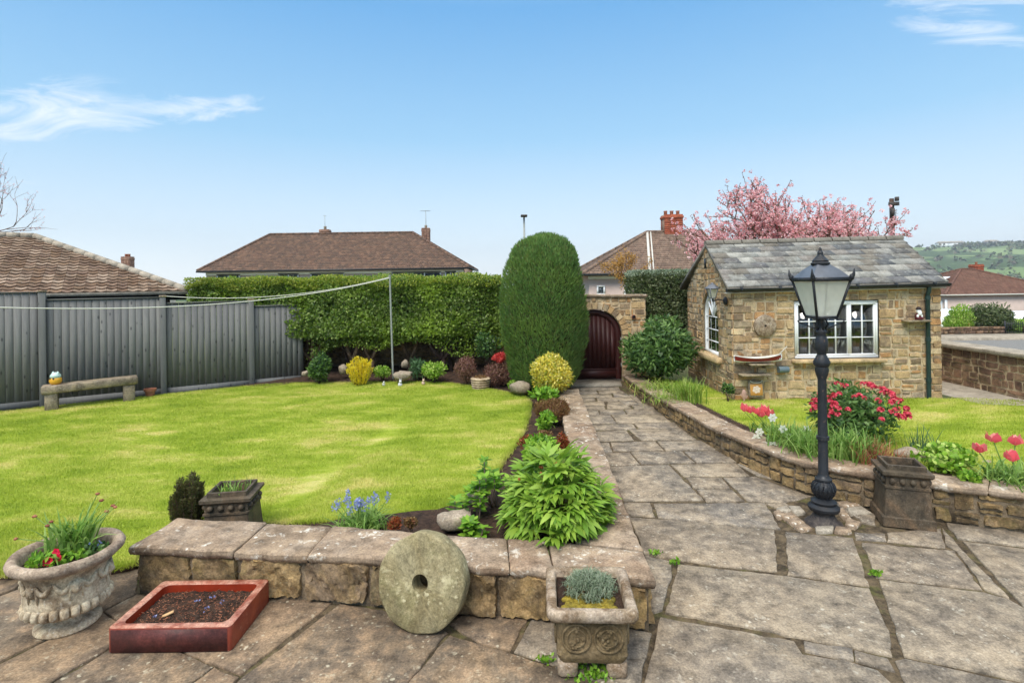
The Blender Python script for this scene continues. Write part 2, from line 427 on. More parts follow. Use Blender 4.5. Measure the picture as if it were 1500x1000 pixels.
def M_stone(name, cols, stain=(60, 55, 48), stain_amt=.6, lichen=0.0, tone2=None, lcol=(200, 198, 185), sc_=1.0, rough=.9, bump=.5, moss=0, fine=.35, bd=.006, lsc=30, bsc=2.6):
    t = NT(name)
    c = t.ramp(t.isl(), spread(cols), 'CONSTANT' if len(cols) > 6 else 'LINEAR')
    n1 = t.noise(bsc * sc_, 10, .7, .4)
    if tone2:
        n0 = t.noise((1.9 * sc_, 1.2 * sc_, 1.9 * sc_), 8, .68, .8); c = t.mix(t.ramp(n0, [(.44, 0.0), (.58, .8)]), c, lin(tone2))
    c = t.mix(t.ramp(n1, [(.42, 0.0), (.58, stain_amt)]), c, lin(stain))
    n3 = t.noise(7 * sc_, 8, .7)
    c = t.mix(t.ramp(n3, [(.3, fine), (.5, 0.0), (.72, fine)]), c, t.mix(t.ramp(n3, [(.45, 0.0), (.55, 1.0)]), lin([v * .5 for v in stain]), lin([min(255, v * 1.25) for v in cols[0]])))
    n2 = t.noise(60 * sc_, 4, .7)
    c = t.mix(.42, c, t.ramp(n2, [(.28, .0), (.72, 1.0)]), 'OVERLAY')
    if moss:
        nm = t.noise(3.1, 6, .7); c = t.mix(t.ramp(nm, [(.52, 0.0), (.68, moss)]), c, lin((92, 98, 38)))
    if lichen:
        v = t.vor(lsc, 'SMOOTH_F1'); nl = t.noise(4.3, 4, .6); nb = t.noise(48, 3, .7)
        m = t.math('MULTIPLY', t.ramp(t.math('ADD', v, t.math('MULTIPLY', nb, .5)), [(.36, 1.0), (.44, 0.0)]), t.ramp(nl, [(.44, 0.0), (.58, lichen)]))
        nq = t.noise(lsc * .55, 8, .75, .5); m = t.math('MAXIMUM', m, t.math('MULTIPLY', t.ramp(nq, [(.57, 0.0), (.62, lichen * .6)]), t.ramp(nl, [(.46, 0.0), (.54, 1.0)])))
        c = t.mix(m, c, lin(lcol))
    nr = t.bump(n3, bump, bd * 2.2); nr = t.bump(n2, bump * .8, bd * .5, nr)
    t.pbsdf(c, rough, .25, nrm=nr); return t.m
def M_plain(name, col, rough=.6, spec=.4, metal=0, var=.12, nsc=8, bump=.0, coat=0):
    t = NT(name); n = t.noise(nsc, 6, .65)
    c = t.mix(t.ramp(n, [(.3, var), (.7, 0.0)]), lin(col), lin([v * .45 for v in col]))
    kw = {}
    if coat: kw['Coat_Weight'] = coat
    t.pbsdf(c, rough, spec, metal, t.bump(t.noise(nsc * 7, 3, .6), bump, .003) if bump else None, **kw); return t.m
def M_leaf(name, cols, rough=.45, trans=.35, spec=.35, clump=.0, ccol=None, csc=2.0):
    t = NT(name)
    c = t.ramp(t.isl(), spread(cols), 'LINEAR')
    if clump:
        c = t.mix(t.ramp(t.noise(csc, 4, .6), [(.42, 0.0), (.62, clump)]), c, lin(ccol))
    b = t.pbsdf(c, rough, spec)
    tr = t.n('ShaderNodeBsdfTranslucent'); t.l(t.mix(.5, c, lin((170, 190, 60)), 'MULTIPLY') if False else c, tr.inputs[0])
    mx = t.n('ShaderNodeMixShader'); mx.inputs[0].default_value = trans
    t.l(b.outputs[0], mx.inputs[1]); t.l(tr.outputs[0], mx.inputs[2]); t.l(mx.outputs[0], t.out.inputs[0]); return t.m
def M_glass(name, tint=(230, 240, 240), refl=.06, rough=.02):
    t = NT(name); tr = t.n('ShaderNodeBsdfTransparent'); tr.inputs[0].default_value = lin(tint)
    g = t.n('ShaderNodeBsdfGlossy'); g.inputs['Roughness'].default_value = rough
    fr = t.n('ShaderNodeFresnel'); fr.inputs[0].default_value = 1.5
    mx = t.n('ShaderNodeMixShader'); t.l(t.math('ADD', fr.outputs[0], refl, True), mx.inputs[0]); t.l(tr.outputs[0], mx.inputs[1]); t.l(g.outputs[0], mx.inputs[2]); t.l(mx.outputs[0], t.out.inputs[0]); return t.m
def M_tiles(name, cols, stain=(60, 45, 40), amt=.4, bump=.4, moss=0):
    return M_stone(name, cols, stain, amt, 0, rough=.92, bump=bump, moss=moss, fine=.3)
M = {}
M['flag'] = M_stone('flagstone', [(150, 137, 118), (128, 120, 110), (162, 147, 125), (114, 106, 96), (142, 128, 110), (133, 125, 115)], (98, 91, 84), .55, .6, (158, 142, 120), (206, 198, 180), sc_=1.0, rough=.9, bump=.8, fine=.75, lsc=20, bsc=2.4)
M['flag_brown'] = M_stone('flagstone_brown', [(148, 124, 98), (122, 104, 86), (138, 123, 103), (110, 98, 84), (152, 125, 94)], (92, 80, 70), .55, .6, (154, 130, 102), (206, 196, 170), rough=.9, bump=.8, fine=.75, lsc=20, bsc=2.4)
M['joint'] = M_stone('joint_sand', [(104, 90, 70)], (54, 46, 36), .9, 0, bump=.9, fine=.5, sc_=3, moss=.5)
M['concrete'] = M_stone('concrete', [(168, 158, 142)], (120, 112, 100), .5, 0, bump=.4)
M['sandstone'] = M_stone('sandstone', [(198, 168, 124), (176, 146, 108), (212, 188, 150), (160, 130, 96), (192, 156, 110), (150, 130, 106), (206, 178, 136), (184, 138, 92), (170, 152, 126), (196, 178, 150), (140, 120, 98)], (112, 94, 74), .45, 0, bump=.7, fine=.4)
M['mortar'] = M_stone('mortar', [(200, 180, 148)], (166, 144, 114), .6, 0, bump=.6, sc_=2)
M['lowstone'] = M_stone('low_wall_stone', [(160, 134, 100), (128, 108, 84), (148, 130, 102), (116, 100, 84), (170, 142, 98), (136, 116, 94)], (60, 50, 40), .7, .35, (172, 142, 94), (170, 160, 130), bump=.9, moss=.25, fine=.55, bd=.01)
M['lowmortar'] = M_stone('low_wall_mortar', [(136, 120, 98)], (84, 72, 58), .8, 0, bump=.8, sc_=2)
M['cope'] = M_stone('coping_stone', [(152, 132, 108), (142, 122, 100), (160, 140, 118), (148, 124, 102)], (108, 92, 76), .6, .95, (176, 158, 138), (226, 220, 206), bump=.7, fine=.6, lsc=15)
M['farstone'] = M_stone('boundary_stone', [(150, 118, 92), (130, 102, 84), (164, 136, 106), (118, 92, 76)], (64, 54, 46), .7, 0, bump=.8, moss=.2)
M['grit'] = M_stone('millstone_grit', [(156, 146, 114)], (122, 112, 80), .6, 1.0, (136, 122, 88), (196, 186, 150), bump=1.0, moss=.3, fine=.6, lsc=13, bsc=4)
M['urnstone'] = M_stone('cast_stone', [(196, 182, 156)], (134, 112, 88), .85, .5, (216, 198, 164), (214, 208, 194), bump=.8, fine=.6, bsc=5)
M['urnrim'] = M_stone('cast_stone_rim', [(172, 154, 134)], (120, 102, 88), .8, .5, (150, 130, 112), (190, 182, 172), bump=.8, fine=.6, bsc=5)
M['planter'] = M_stone('planter_stone', [(172, 156, 138)], (114, 92, 68), .9, .5, (150, 132, 104), (206, 192, 176), bump=.9, fine=.6, bsc=6)
M['planter_body'] = M_stone('planter_body_stone', [(128, 110, 82)], (86, 72, 50), .8, .3, (108, 92, 62), (160, 146, 120), bump=1.0, fine=.6, bsc=6)
M['benchstone'] = M_stone('bench_stone', [(150, 136, 116)], (92, 82, 70), .8, .6, (164, 146, 112), (190, 184, 168), bump=.8, bsc=5)
M['clay_dark'] = M_stone('chimney_clay', [(88, 78, 64)], (54, 48, 40), .7, .3, (124, 100, 76), (150, 140, 126), bump=.5, rough=.6, bsc=6)
M['clay_pot'] = M_plain('terracotta', (170, 112, 88), .8, .2, var=.4)
M['soil'] = M_stone('soil', [(86, 66, 54)], (50, 38, 32), .8, 0, bump=1.0, fine=.6, sc_=3, bd=.02)
M['rock'] = M_stone('rockery_stone', [(164, 148, 128), (146, 130, 112), (172, 158, 140)], (96, 84, 70), .6, .4, bump=.8, moss=.3)
def M_glaze():
    t = NT('salt_glaze'); n = t.noise(5, 5, .6, .5); n2 = t.noise(22, 5, .7)
    c = t.mix(t.ramp(n, [(.35, 0.0), (.65, 1.0)]), lin((104, 36, 26)), lin((140, 62, 38)))
    c = t.mix(t.ramp(n2, [(.58, 0.0), (.75, .6)]), c, lin((176, 132, 108)))
    t.pbsdf(c, t.ramp(n2, [(.3, .32), (.7, .62)]), .5, nrm=t.bump(n2, .25, .004)); return t.m
M['glaze'] = M_glaze()
M['glaze_rim'] = M_stone('worn_glaze_rim', [(186, 140, 120)], (134, 60, 40), .8, .0, rough=.4, bump=.3, bsc=9)
M['trough_front'] = M_stone('dark_purple_front', [(96, 52, 48)], (66, 40, 38), .8, 0, rough=.5, bump=.25, bsc=5)  # darker and purpler than the other trough sides; front face only
M['slate'] = M_stone('slate', [(140, 140, 134), (108, 109, 110), (164, 162, 154), (126, 120, 110), (92, 95, 98), (148, 146, 140), (118, 118, 114), (132, 126, 120), (104, 104, 106)], (96, 88, 78), .45, .6, None, (186, 184, 172), rough=.75, bump=.4, fine=.4, lsc=10)
M['ridge'] = M_stone('ridge_tile', [(128, 122, 112)], (92, 88, 80), .5, .2, bump=.4)
M['tile_left'] = M_tiles('concrete_tile', [(140, 116, 98), (120, 98, 84), (152, 130, 110), (110, 88, 72), (130, 104, 82), (160, 140, 122)], (76, 58, 46), .6, .5, .10)
M['tile_red'] = M_tiles('plain_tile', [(120, 94, 78), (108, 84, 72), (132, 104, 86), (100, 80, 70)], (84, 74, 66), .6, .3)
M['tile_brown'] = M_tiles('brown_tile', [(128, 106, 92), (114, 94, 82), (138, 116, 100)], (94, 82, 72), .5, .3)
M['tile_far'] = M_tiles('russet_tile', [(114, 82, 70), (106, 76, 66), (122, 90, 76)], (92, 72, 62), .5, .2)
M['render_pink'] = M_plain('pink_render', (212, 190, 178), .9, .1, var=.15, nsc=3)
M['render_cream'] = M_plain('cream_render', (218, 206, 188), .9, .1, var=.15, nsc=3)
M['brick'] = M_stone('chimney_brick', [(176, 92, 66), (160, 82, 60), (188, 106, 78)], (110, 66, 52), .4, 0, bump=.4)
M['brick_pale'] = M_stone('pale_brick', [(160, 122, 104), (146, 110, 94), (172, 136, 116)], (110, 88, 76), .4, 0, bump=.4)
M['brick_mortar'] = M_plain('brick_mortar', (160, 130, 112), .9, .1)
M['white'] = M_plain('white_upvc', (242, 243, 242), .35, .4, var=.05)
M['offwhite'] = M_plain('weathered_white', (214, 210, 200), .6, .3, var=.2)
M['black_plastic'] = M_plain('black_gutter', (38, 42, 46), .4, .4, var=.2)
M['green_pipe'] = M_plain('dark_green_pipe', (40, 62, 60), .4, .4, var=.3)
M['iron'] = M_plain('painted_iron', (31, 34, 40), .4, .4, var=.5, nsc=30, bump=.4)
M['iron_rust'] = M_stone('worn_iron', [(86, 78, 72)], (46, 42, 44), .8, 0, bump=.6, rough=.6, bsc=12)
M['lead'] = M_plain('lantern_roof', (112, 116, 124), .45, .5, .3, var=.4, nsc=9)
M['dark_inside'] = M_plain('dark_room', (92, 66, 50), .9, .1, var=.5, nsc=3)
M['door'] = M_plain('stained_door', (62, 28, 26), .5, .3, var=.3, nsc=6, bump=.2)
M['galv'] = M_plain('galvanised', (168, 172, 166), .5, .4, .3, var=.35, nsc=14)
M['cord'] = M_plain('pale_cord', (226, 224, 212), .7, .2)
M['bark'] = M_stone('bark', [(128, 106, 84), (112, 90, 72)], (74, 60, 48), .6, 0, bump=.9, sc_=3)
M['bark_dark'] = M_stone('dark_bark', [(86, 68, 60)], (52, 42, 38), .6, 0, bump=.8, sc_=3)
M['twig'] = M_plain('pale_twig', (150, 130, 116), .9, .1, var=.4)
def M_iron():
    t = NT('worn_black_paint'); n = t.noise(26, 7, .72); n2 = t.noise(4, 5, .6)
    c = t.mix(t.ramp(n2, [(.4, 0.0), (.7, .5)]), lin((30, 33, 38)), lin((52, 55, 60)))
    c = t.mix(t.ramp(n, [(.60, 0.0), (.66, .8)]), c, lin((104, 84, 70)))
    t.pbsdf(c, t.ramp(n, [(.4, .35), (.65, .8)]), .4, nrm=t.bump(n, .5, .003)); return t.m
M['iron'] = M_iron()
def M_fence():
    t = NT('grey_stained_timber')  
    c = t.ramp(t.isl(), spread([(120, 119, 117), (114, 113, 112), (125, 124, 121), (109, 109, 108), (117, 116, 114)]))
    n = t.noise((30, 30, 2.2), 6, .6, .6)
    c = t.mix(t.ramp(n, [(.35, .35), (.6, 0.0)]), c, lin((80, 80, 80)))
    k = t.noise((3, 3, .7), 3, .6); c = t.mix(t.ramp(k, [(.45, 0.0), (.75, .45)]), c, lin((118, 120, 116)))
    v = t.vor((9, 9, 3.5)); c = t.mix(t.ramp(v, [(.08, .75), (.17, 0.0)]), c, lin((50, 50, 52)))
    t.pbsdf(c, .8, .2, nrm=t.bump(n, .5, .004)); return t.m
M['fence'] = M_fence()
def M_grass(name, blade):
    t = NT(name)
    a = t.noise((.55, 1.5, 1), 5, .62, .3); b = t.noise((2.2, 5.5, 1), 5, .65, .2)
    wv = t.n('ShaderNodeTexWave', wave_type='BANDS', bands_direction='X'); mp = t.n('ShaderNodeMapping'); t.l(t.co, mp.inputs[0]); mp.inputs['Rotation'].default_value = (0, 0, .75); t.l(mp.outputs[0], wv.inputs[0]); t.set(wv, Scale=.42, Distortion=.6)
    m = t.math('ADD', t.math('ADD', t.math('MULTIPLY', a, .60), t.math('MULTIPLY', b, .36)), t.math('MULTIPLY', wv.outputs['Fac'], .045))
    c = t.ramp(m, [(.38, lin((138, 160, 46))), (.46, lin((160, 178, 58))), (.54, lin((186, 194, 86))), (.62, lin((218, 208, 130)))])
    if blade:
        c = t.mix(t.ramp(t.isl(), [(0, 0.0), (.5, .12), (1, .55)]), c, lin((182, 196, 84)))
        b_ = t.pbsdf(c, .5, .25); tr = t.n('ShaderNodeBsdfTranslucent'); t.l(c, tr.inputs[0]); mx = t.n('ShaderNodeMixShader'); mx.inputs[0].default_value = .35
        t.l(b_.outputs[0], mx.inputs[1]); t.l(tr.outputs[0], mx.inputs[2]); t.l(mx.outputs[0], t.out.inputs[0])
    else:
        f = t.noise(90, 3, .7); c = t.mix(t.ramp(f, [(.35, .5), (.6, 0.0)]), c, lin((70, 92, 24)))
        t.pbsdf(c, .9, .1, nrm=t.bump(f, .8, .02))
    return t.m
M['lawn'] = M_grass('lawn_turf', False); M['blade'] = M_grass('grass_blade', True)
M['hedge'] = M_leaf('hedge_leaf', [(74, 100, 38), (100, 130, 48), (84, 112, 46), (126, 152, 60), (60, 84, 40), (148, 166, 92)], clump=.6, ccol=(150, 178, 50), csc=.8)
M['hedge_top'] = M_leaf('hedge_new_leaf', [(176, 182, 66), (146, 166, 56), (190, 190, 96), (120, 146, 54)])
M['hedge_dark'] = M_leaf('dark_hedge_leaf', [(74, 90, 50), (92, 110, 60), (62, 78, 46), (128, 136, 96)])
M['conifer'] = M_leaf('conifer_shoot', [(90, 128, 64), (104, 144, 72), (76, 112, 60), (126, 160, 88), (94, 132, 70), (112, 124, 70)], trans=.3, clump=.4, ccol=(134, 160, 72), csc=1.4)
M['rhodo'] = M_leaf('rhododendron_leaf', [(76, 112, 54), (100, 136, 66), (128, 160, 86), (66, 100, 50)], spec=.5)
M['glossy'] = M_leaf('glossy_leaf', [(60, 96, 48), (78, 116, 56), (120, 154, 72), (52, 82, 46)], spec=.5)
M['yellow'] = M_leaf('yellow_leaf', [(250, 224, 44), (240, 216, 40), (252, 236, 96), (222, 208, 50)])
M['variegated'] = M_leaf('variegated_leaf', [(238, 218, 92), (244, 234, 150), (210, 200, 70), (150, 166, 60), (230, 210, 76)])
M['lime'] = M_leaf('lime_leaf', [(120, 164, 44), (146, 186, 56), (104, 150, 42), (190, 210, 110)])
M['bluegreen'] = M_leaf('blue_green_leaf', [(62, 96, 60), (78, 112, 74), (96, 128, 88)])
M['purple'] = M_leaf('purple_leaf', [(142, 98, 92), (118, 82, 76), (158, 116, 104), (128, 100, 76)])
M['brownshoot'] = M_leaf('bronze_leaf', [(136, 106, 62), (112, 88, 54), (154, 124, 76), (124, 84, 58)])
M['peony'] = M_leaf('peony_leaf', [(120, 160, 52), (148, 186, 68), (130, 170, 60), (170, 198, 86), (104, 144, 48), (140, 170, 60)], trans=.35)
M['freshgreen'] = M_leaf('fresh_leaf', [(108, 158, 40), (134, 180, 56), (154, 190, 66), (96, 142, 40)])
M['bladegreen'] = M_leaf('bulb_leaf', [(112, 152, 62), (136, 172, 78), (98, 138, 56), (158, 186, 98)])
M['yellowgrass'] = M_leaf('sedge_leaf', [(120, 158, 52), (148, 178, 70), (108, 146, 48), (170, 184, 92)])
M['silver'] = M_leaf('silver_leaf', [(150, 164, 138), (128, 146, 116), (172, 180, 156), (112, 128, 100)])
M['moss'] = M_stone('moss', [(150, 132, 50)], (100, 92, 40), .7, 0, bump=1.0, sc_=4, fine=.5)
M['yew'] = M_leaf('heather_leaf', [(92, 102, 54), (78, 90, 48), (114, 110, 62), (96, 84, 58)])
M['reddish'] = M_leaf('red_new_leaf', [(160, 64, 40), (140, 72, 44), (176, 96, 52), (120, 84, 40)])
M['drystem'] = M_leaf('dry_stem', [(176, 112, 84), (150, 92, 70), (196, 134, 100)])
M['blossom'] = M_leaf('cherry_blossom', [(246, 196, 200), (250, 216, 216), (242, 176, 182), (252, 230, 226), (232, 156, 160)], trans=.4)
M['autumn'] = M_leaf('orange_leaf', [(186, 140, 62), (166, 120, 52), (200, 156, 84)])
M['red_petal'] = M_leaf('red_petal', [(230, 76, 100), (242, 116, 128), (212, 58, 84)], trans=.3)
M['coral_petal'] = M_leaf('coral_petal', [(246, 132, 136), (250, 166, 158), (240, 104, 116)], trans=.4)
M['crimson'] = M_leaf('crimson_petal', [(214, 16, 60), (196, 10, 52), (232, 36, 76)], trans=.3)
M['white_petal'] = M_leaf('white_petal', [(240, 240, 214), (246, 246, 232)], trans=.4)
M['blue_petal'] = M_leaf('blue_petal', [(158, 168, 216), (180, 188, 228), (140, 150, 206)], trans=.4)
M['azalea'] = M_leaf('azalea_petal', [(214, 78, 74), (226, 100, 92), (196, 58, 60)])
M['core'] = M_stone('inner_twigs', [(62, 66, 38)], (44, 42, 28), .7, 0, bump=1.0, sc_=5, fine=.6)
M['pane'] = M_glass('window_glass', (215, 222, 218), .07)
def M_milk():
    t = NT('lantern_glass'); tr = t.n('ShaderNodeBsdfTransparent'); tr.inputs[0].default_value = (.96, .97, .95, 1)
    d = t.n('ShaderNodeBsdfPrincipled'); t.set(d, Base_Color=lin((250, 248, 232)), Roughness=.25); tl = t.n('ShaderNodeBsdfTranslucent'); tl.inputs[0].default_value = lin((250, 250, 238))
    m1 = t.n('ShaderNodeMixShader'); m1.inputs[0].default_value = .55; t.l(d.outputs[0], m1.inputs[1]); t.l(tl.outputs[0], m1.inputs[2])
    m2 = t.n('ShaderNodeMixShader'); t.l(t.ramp(t.noise(3, 3), [(.3, .62), (.7, .82)]), m2.inputs[0]); t.l(tr.outputs[0], m2.inputs[1]); t.l(m1.outputs[0], m2.inputs[2]); t.l(m2.outputs[0], t.out.inputs[0]); return t.m
M['lampglass'] = M_milk()
# ============================================================ THE GROUND
def sstep(a, b, x):
    t = np.clip((np.asarray(x, float) - a) / (b - a), 0, 1); return t * t * (3 - 2 * t)
def terrain(x, y):
    r = np.hypot(x, y); az = x / np.maximum(y, 1)
    side = sstep(.45, .62, az) * (y > 0)
    base = np.interp(r, [0, 14, 20, 34, 60, 120, 350, 600, 900, 3000], [-.12, -.12, -.3, -.9, -2.2, -6, -14, -15, -16, -16])
    hill = np.interp(r, [0, 600, 760, 1000, 1300, 1600, 1900, 3000], [0, 0, 14, 44, 74, 93, 97, 92])
    hill = hill * (1 + .10 * np.sin(x * .006 + 1) * np.sin(y * .004)) + 2.5 * np.sin(x * .013) * (r > 900)
    return base * (.35 + .65 * side) + hill * side + 0 * r
rs = np.concatenate([[0], np.linspace(8, 60, 27), np.geomspace(70, 3000, 46)])
az = np.concatenate([np.linspace(-180, 20, 60), np.linspace(21, 60, 60), np.linspace(64, 180, 28)])
RR, AA = np.meshgrid(rs, np.radians(az), indexing='ij')
X, Y = RR * np.sin(AA), RR * np.cos(AA)
t = NT('fields')
rr = t.n('ShaderNodeVectorMath', operation='LENGTH'); t.l(t.co, rr.inputs[0]); dist = rr.outputs['Value']
fieldc = t.vor(.0052, out='Color'); sepx = t.n('ShaderNodeSeparateColor'); t.l(fieldc, sepx.inputs[0])
c = t.ramp(sepx.outputs[0], [(0, lin((104, 126, 78))), (.35, lin((124, 144, 90))), (.6, lin((140, 146, 100))), (.8, lin((96, 114, 74))), (1, lin((132, 150, 98)))])  # greens greyed in the colour itself, in place of thicker haze
ed = t.vor(.0052, 'DISTANCE_TO_EDGE'); c = t.mix(t.ramp(ed, [(.02, 1.0), (.05, 0.0)]), c, lin((60, 78, 48)))
wn = t.noise(.008, 5, .65); c = t.mix(t.ramp(wn, [(.52, 0.0), (.56, .9)]), c, lin((62, 80, 50)))
near = t.ramp(t.math('DIVIDE', dist, 600.0), [(.1, 1.0), (.5, 0.0)])
c = t.mix(near, c, t.mix(t.noise(.6, 4), lin((90, 110, 56)), lin((110, 100, 76))))
t.pbsdf(c, .95, .1)
gm = MB().grid(np.stack([X, Y, terrain(X, Y)], -1)[:, ::-1]); struct('ground', gm, t.m, smooth='all')

# ---- front wall and path edging: base line of the front wall (left to right), then along the path
W0, W1, W2, W3 = (-3.11, 4.51), (-1.41, 4.33), (-.29, 4.14), (.95, 3.93)
WEnd = (1.25, 10.85)
FB = [(-3.05, 4.98), (-1.62, 4.82), (-.30, 4.55), (.53, 4.40)]           # back edge of the front coping
INN = [(.53, 4.40), (.66, 6.1), (.88, 10.85)]                           # garden edge of the path-side coping
# ---- paving: one sheet for joints, real slabs on it
def pz2(x, y): return path_z(y)
pm = MB()
PATIO = [(-9, 4.75), (-9, -1.5), (9, -1.5), (9.0, 5.0), (4.6, 5.9), (3.6, 6.05), (2.9, 7.2), (2.3, 9.2), (2.2, 12.9), (1.0, 12.9), (.9, 4.4), (-3.2, 4.75), (-9, 4.75)]
ys = np.concatenate([np.linspace(-1.5, 6, 12), np.linspace(6.4, 14, 24)])
g0 = np.array([[(x, y, path_z(y) - .016) for x in np.linspace(-10, 10, 41)] for y in ys])
msk = MB()
for i in range(len(ys) - 1):
    for j in range(40):
        q = [g0[i, j], g0[i, j + 1], g0[i + 1, j + 1], g0[i + 1, j]]
        cx, cy = (q[0][0] + q[1][0]) / 2, (q[0][1] + q[2][1]) / 2
        if cy < 4.9 or (.7 < cx < 4.9 and cy < 6.5) or (.7 < cx < 3.9 and cy < 7.6) or (.9 < cx < 3.0) or (cx > 4.5 and cy < 6.0): msk.add(q, [[0, 1, 2, 3]])
struct('joint_bed', msk, M['joint'])
SL = """
-90,900 -90,840 5,838 40,846 20,861 0,869|-90,905 2,872 60,850 203,830 199,868 150,892 0,967 -90,1010|153,895 201,870 240,876 171,906|
-90,1016 0,972 151,896 168,908 230,925 159,947 72,999 -20,1060 -90,1060|74,1002 160,951 230,940 274,958 311,975 277,999 230,1060 -15,1060|
243,868 492,877 398,950 352,986 278,957 232,936 172,908|314,977 349,991 330,1008 281,1002|498,884 560,893 640,913 655,926 594,1001 545,1060 290,1060 354,992|
660,914 680,896 775,902 746,951 700,938|659,930 750,957 808,976 880,1000 905,1060 551,1060 597,1001|754,953 780,904 900,912 954,926 946,961 880,966 810,971|
814,976 880,969 945,964 938,1001 925,1060 912,1060 884,1001|944,812 983,822 984,842 970,892 953,897 951,850|
994,826 1153,843 1273,861 1302,923 1306,959 1167,931 1100,918 975,896|968,903 1100,926 1163,938 1175,957 1240,966 1285,980 1310,1003 1340,1060 930,1060 943,1003|
1178,938 1248,949 1250,965 1205,957 1180,952|1252,951 1300,963 1310,981 1290,976 1254,966|1288,848 1440,867 1477,877 1500,890 1570,928 1570,1012 1500,996 1325,959|
1312,966 1325,963 1500,1001 1590,1018 1590,1060 1350,1060|1151,778 1249,787 1273,857 1154,840|922,757 1000,762 1134,776 1138,836 1050,827 945,811|
1263,794 1398,806 1438,862 1283,844|1380,772 1399,793 1478,874 1443,862 1401,806 1386,797|1252,779 1296,781 1298,791 1254,789|1300,779 1378,773 1384,796 1384,801 1300,792|
1386,765 1500,780 1590,790 1590,815 1500,799 1403,788|1410,792 1500,803 1590,818 1590,930 1500,887 1486,872|958,737 1120,736 1143,774 1060,767 965,757|
914,736 952,736 959,756 919,753|889,683 979,680 1030,731 914,733|983,680 1077,677 1098,696 1003,697|1005,699 1057,699 1069,714 1018,715|1021,717 1071,716 1090,733 1035,734|
1060,699 1106,697 1188,726 1150,735 1096,733|879,663 922,662 937,679 888,681|925,662 998,660 1018,677 940,679|1003,661 1051,660 1077,676 1021,677|872,648 892,648 897,661 879,662|
895,648 960,646 972,659 899,660|963,646 1026,645 1050,658 976,659|864,632 917,630 928,644 870,646|922,629 996,626 1020,643 940,644|862,622 926,620 932,628 865,629|
930,619 988,618 996,626 936,627|853,608 894,607 903,619 861,620|896,607 968,606 983,617 905,619|851,601 876,601 878,607 853,607|878,600 913,599 917,606 879,606|
915,599 958,598 968,605 919,606|849,594 885,594 887,599 851,600|890,588 907,588 925,597 889,598|926,594 947,593 960,597 930,598|849,588 884,588 886,593 850,593|
907,587 928,586 936,592 918,593|847,582 870,582 872,586 849,587|874,582 924,581 929,586 876,587|845,578 895,577 897,581 847,581|898,576 918,576 923,580 900,581|
843,572 873,572 876,576 844,577|876,572 908,571 915,575 878,576|839,568 906,566 908,570 841,571|920,577 930,577 941,590 948,592 936,592|1080,679 1090,677 1130,700 1110,696|1052,659 1062,660 1082,674 1078,676|
1122,737 1150,736 1158,741 1150,748|1192,727 1250,748 1262,760 1236,748 1205,738|1250,745 1282,752 1282,768 1262,764"""
def slab(mb, pts, th=.03, rng=R):
    poly = np.array([G(x, y, PZ)[:2] for x, y in pts]); c0_ = poly.mean(0); d0_ = poly - c0_; poly = list(poly + d0_ / (np.linalg.norm(d0_, axis=1)[:, None] + 1e-9) * .004)
    dz = rng.uniform(-.003, .004); tx, ty = rng.normal(0, .0015, 2)
    out = []
    n = len(poly); ar = sum(poly[i][0] * poly[(i + 1) % n][1] - poly[(i + 1) % n][0] * poly[i][1] for i in range(n))
    if ar < 0: poly = poly[::-1]
    for i in range(n):                       # subdivide the edges and roughen them
        a, b = poly[i], poly[(i + 1) % n]; L = np.linalg.norm(b - a); k = max(1, int(L / .07))
        nn = np.array([b[1] - a[1], a[0] - b[0]]) / (L + 1e-9)
        for j in range(k):
            w = min(.005, L * .02); q = a + (b - a) * j / k
            out.append(q + nn * (rng.normal(0, w) - .002) if j else q)
    out = np.array(out); c = out.mean(0); m = len(out)
    Z = np.array([path_z(q[1]) for q in out]) + dz + (out[:, 0] - c[0]) * tx + (out[:, 1] - c[1]) * ty
    def ins(o):
        d = out - c; L = np.linalg.norm(d, axis=1)[:, None]; return out - d / L * o
    r0 = np.column_stack([out, Z - th]); r1 = np.column_stack([out, Z - .006]); r2 = np.column_stack([ins(.007), Z])
    i = np.arange(m); j = (i + 1) % m
    mb.add(np.concatenate([r0, r1, r2]), [np.stack([i + k * m, j + k * m, j + (k + 1) * m, i + (k + 1) * m], 1) for k in range(2)] + [np.array([list(range(2 * m, 3 * m))])])
pa, pb = MB(), MB()
for s_ in SL.replace('\n', '').split('|'):
    pts = [tuple(map(float, q.split(','))) for q in s_.split()]
    cx = sum(p[0] for p in pts) / len(pts)
    slab(pb if cx < 830 and pts[0][1] > 790 else pa, pts)
def rough_slab(q):
    n = 4; out = []
    for i in range(n):
        a, b = np.array(q[i]), np.array(q[(i + 1) % n]); k = max(1, int(np.linalg.norm(b - a) / .09))
        for j in range(k): out.append(a + (b - a) * j / k + R.normal(0, .005, 2))
    dz_ = R.uniform(-.003, .003); pa.prism(out, -.03, dz_)
yb = 4.75
while yb > 3.4:                              # the terrace goes on to the right, up to the boundary wall
    h_ = min(R.uniform(.45, .75), yb - 2.80 if yb < 3.9 else 9); x_ = 1.06 * yb + .13
    while x_ < 8.2:
        w_ = R.uniform(.6, 1.1)
        if yb < 5.46 - .41 * (x_ + w_ - 4.66): rough_slab([(x_, yb - h_ + .02), (x_ + w_ - .02, yb - h_ + .02), (x_ + w_ - .02, yb), (x_, yb)])
        x_ += w_
    yb -= h_
for k in range(100):                          # the terrace goes on beside and behind the camera
    i, j = k % 12, k // 12
    x0 = -6.2 + i * 1.25 - .5 * (j % 2); y0 = -1.3 + j * .58
    if y0 > 2.4: continue
    rough_slab([(x0, y0), (x0 + 1.23, y0), (x0 + 1.23, y0 + .56), (x0, y0 + .56)])
struct('patio_paving', pa, M['flag']); struct('terrace_paving', pb, M['flag_brown'])
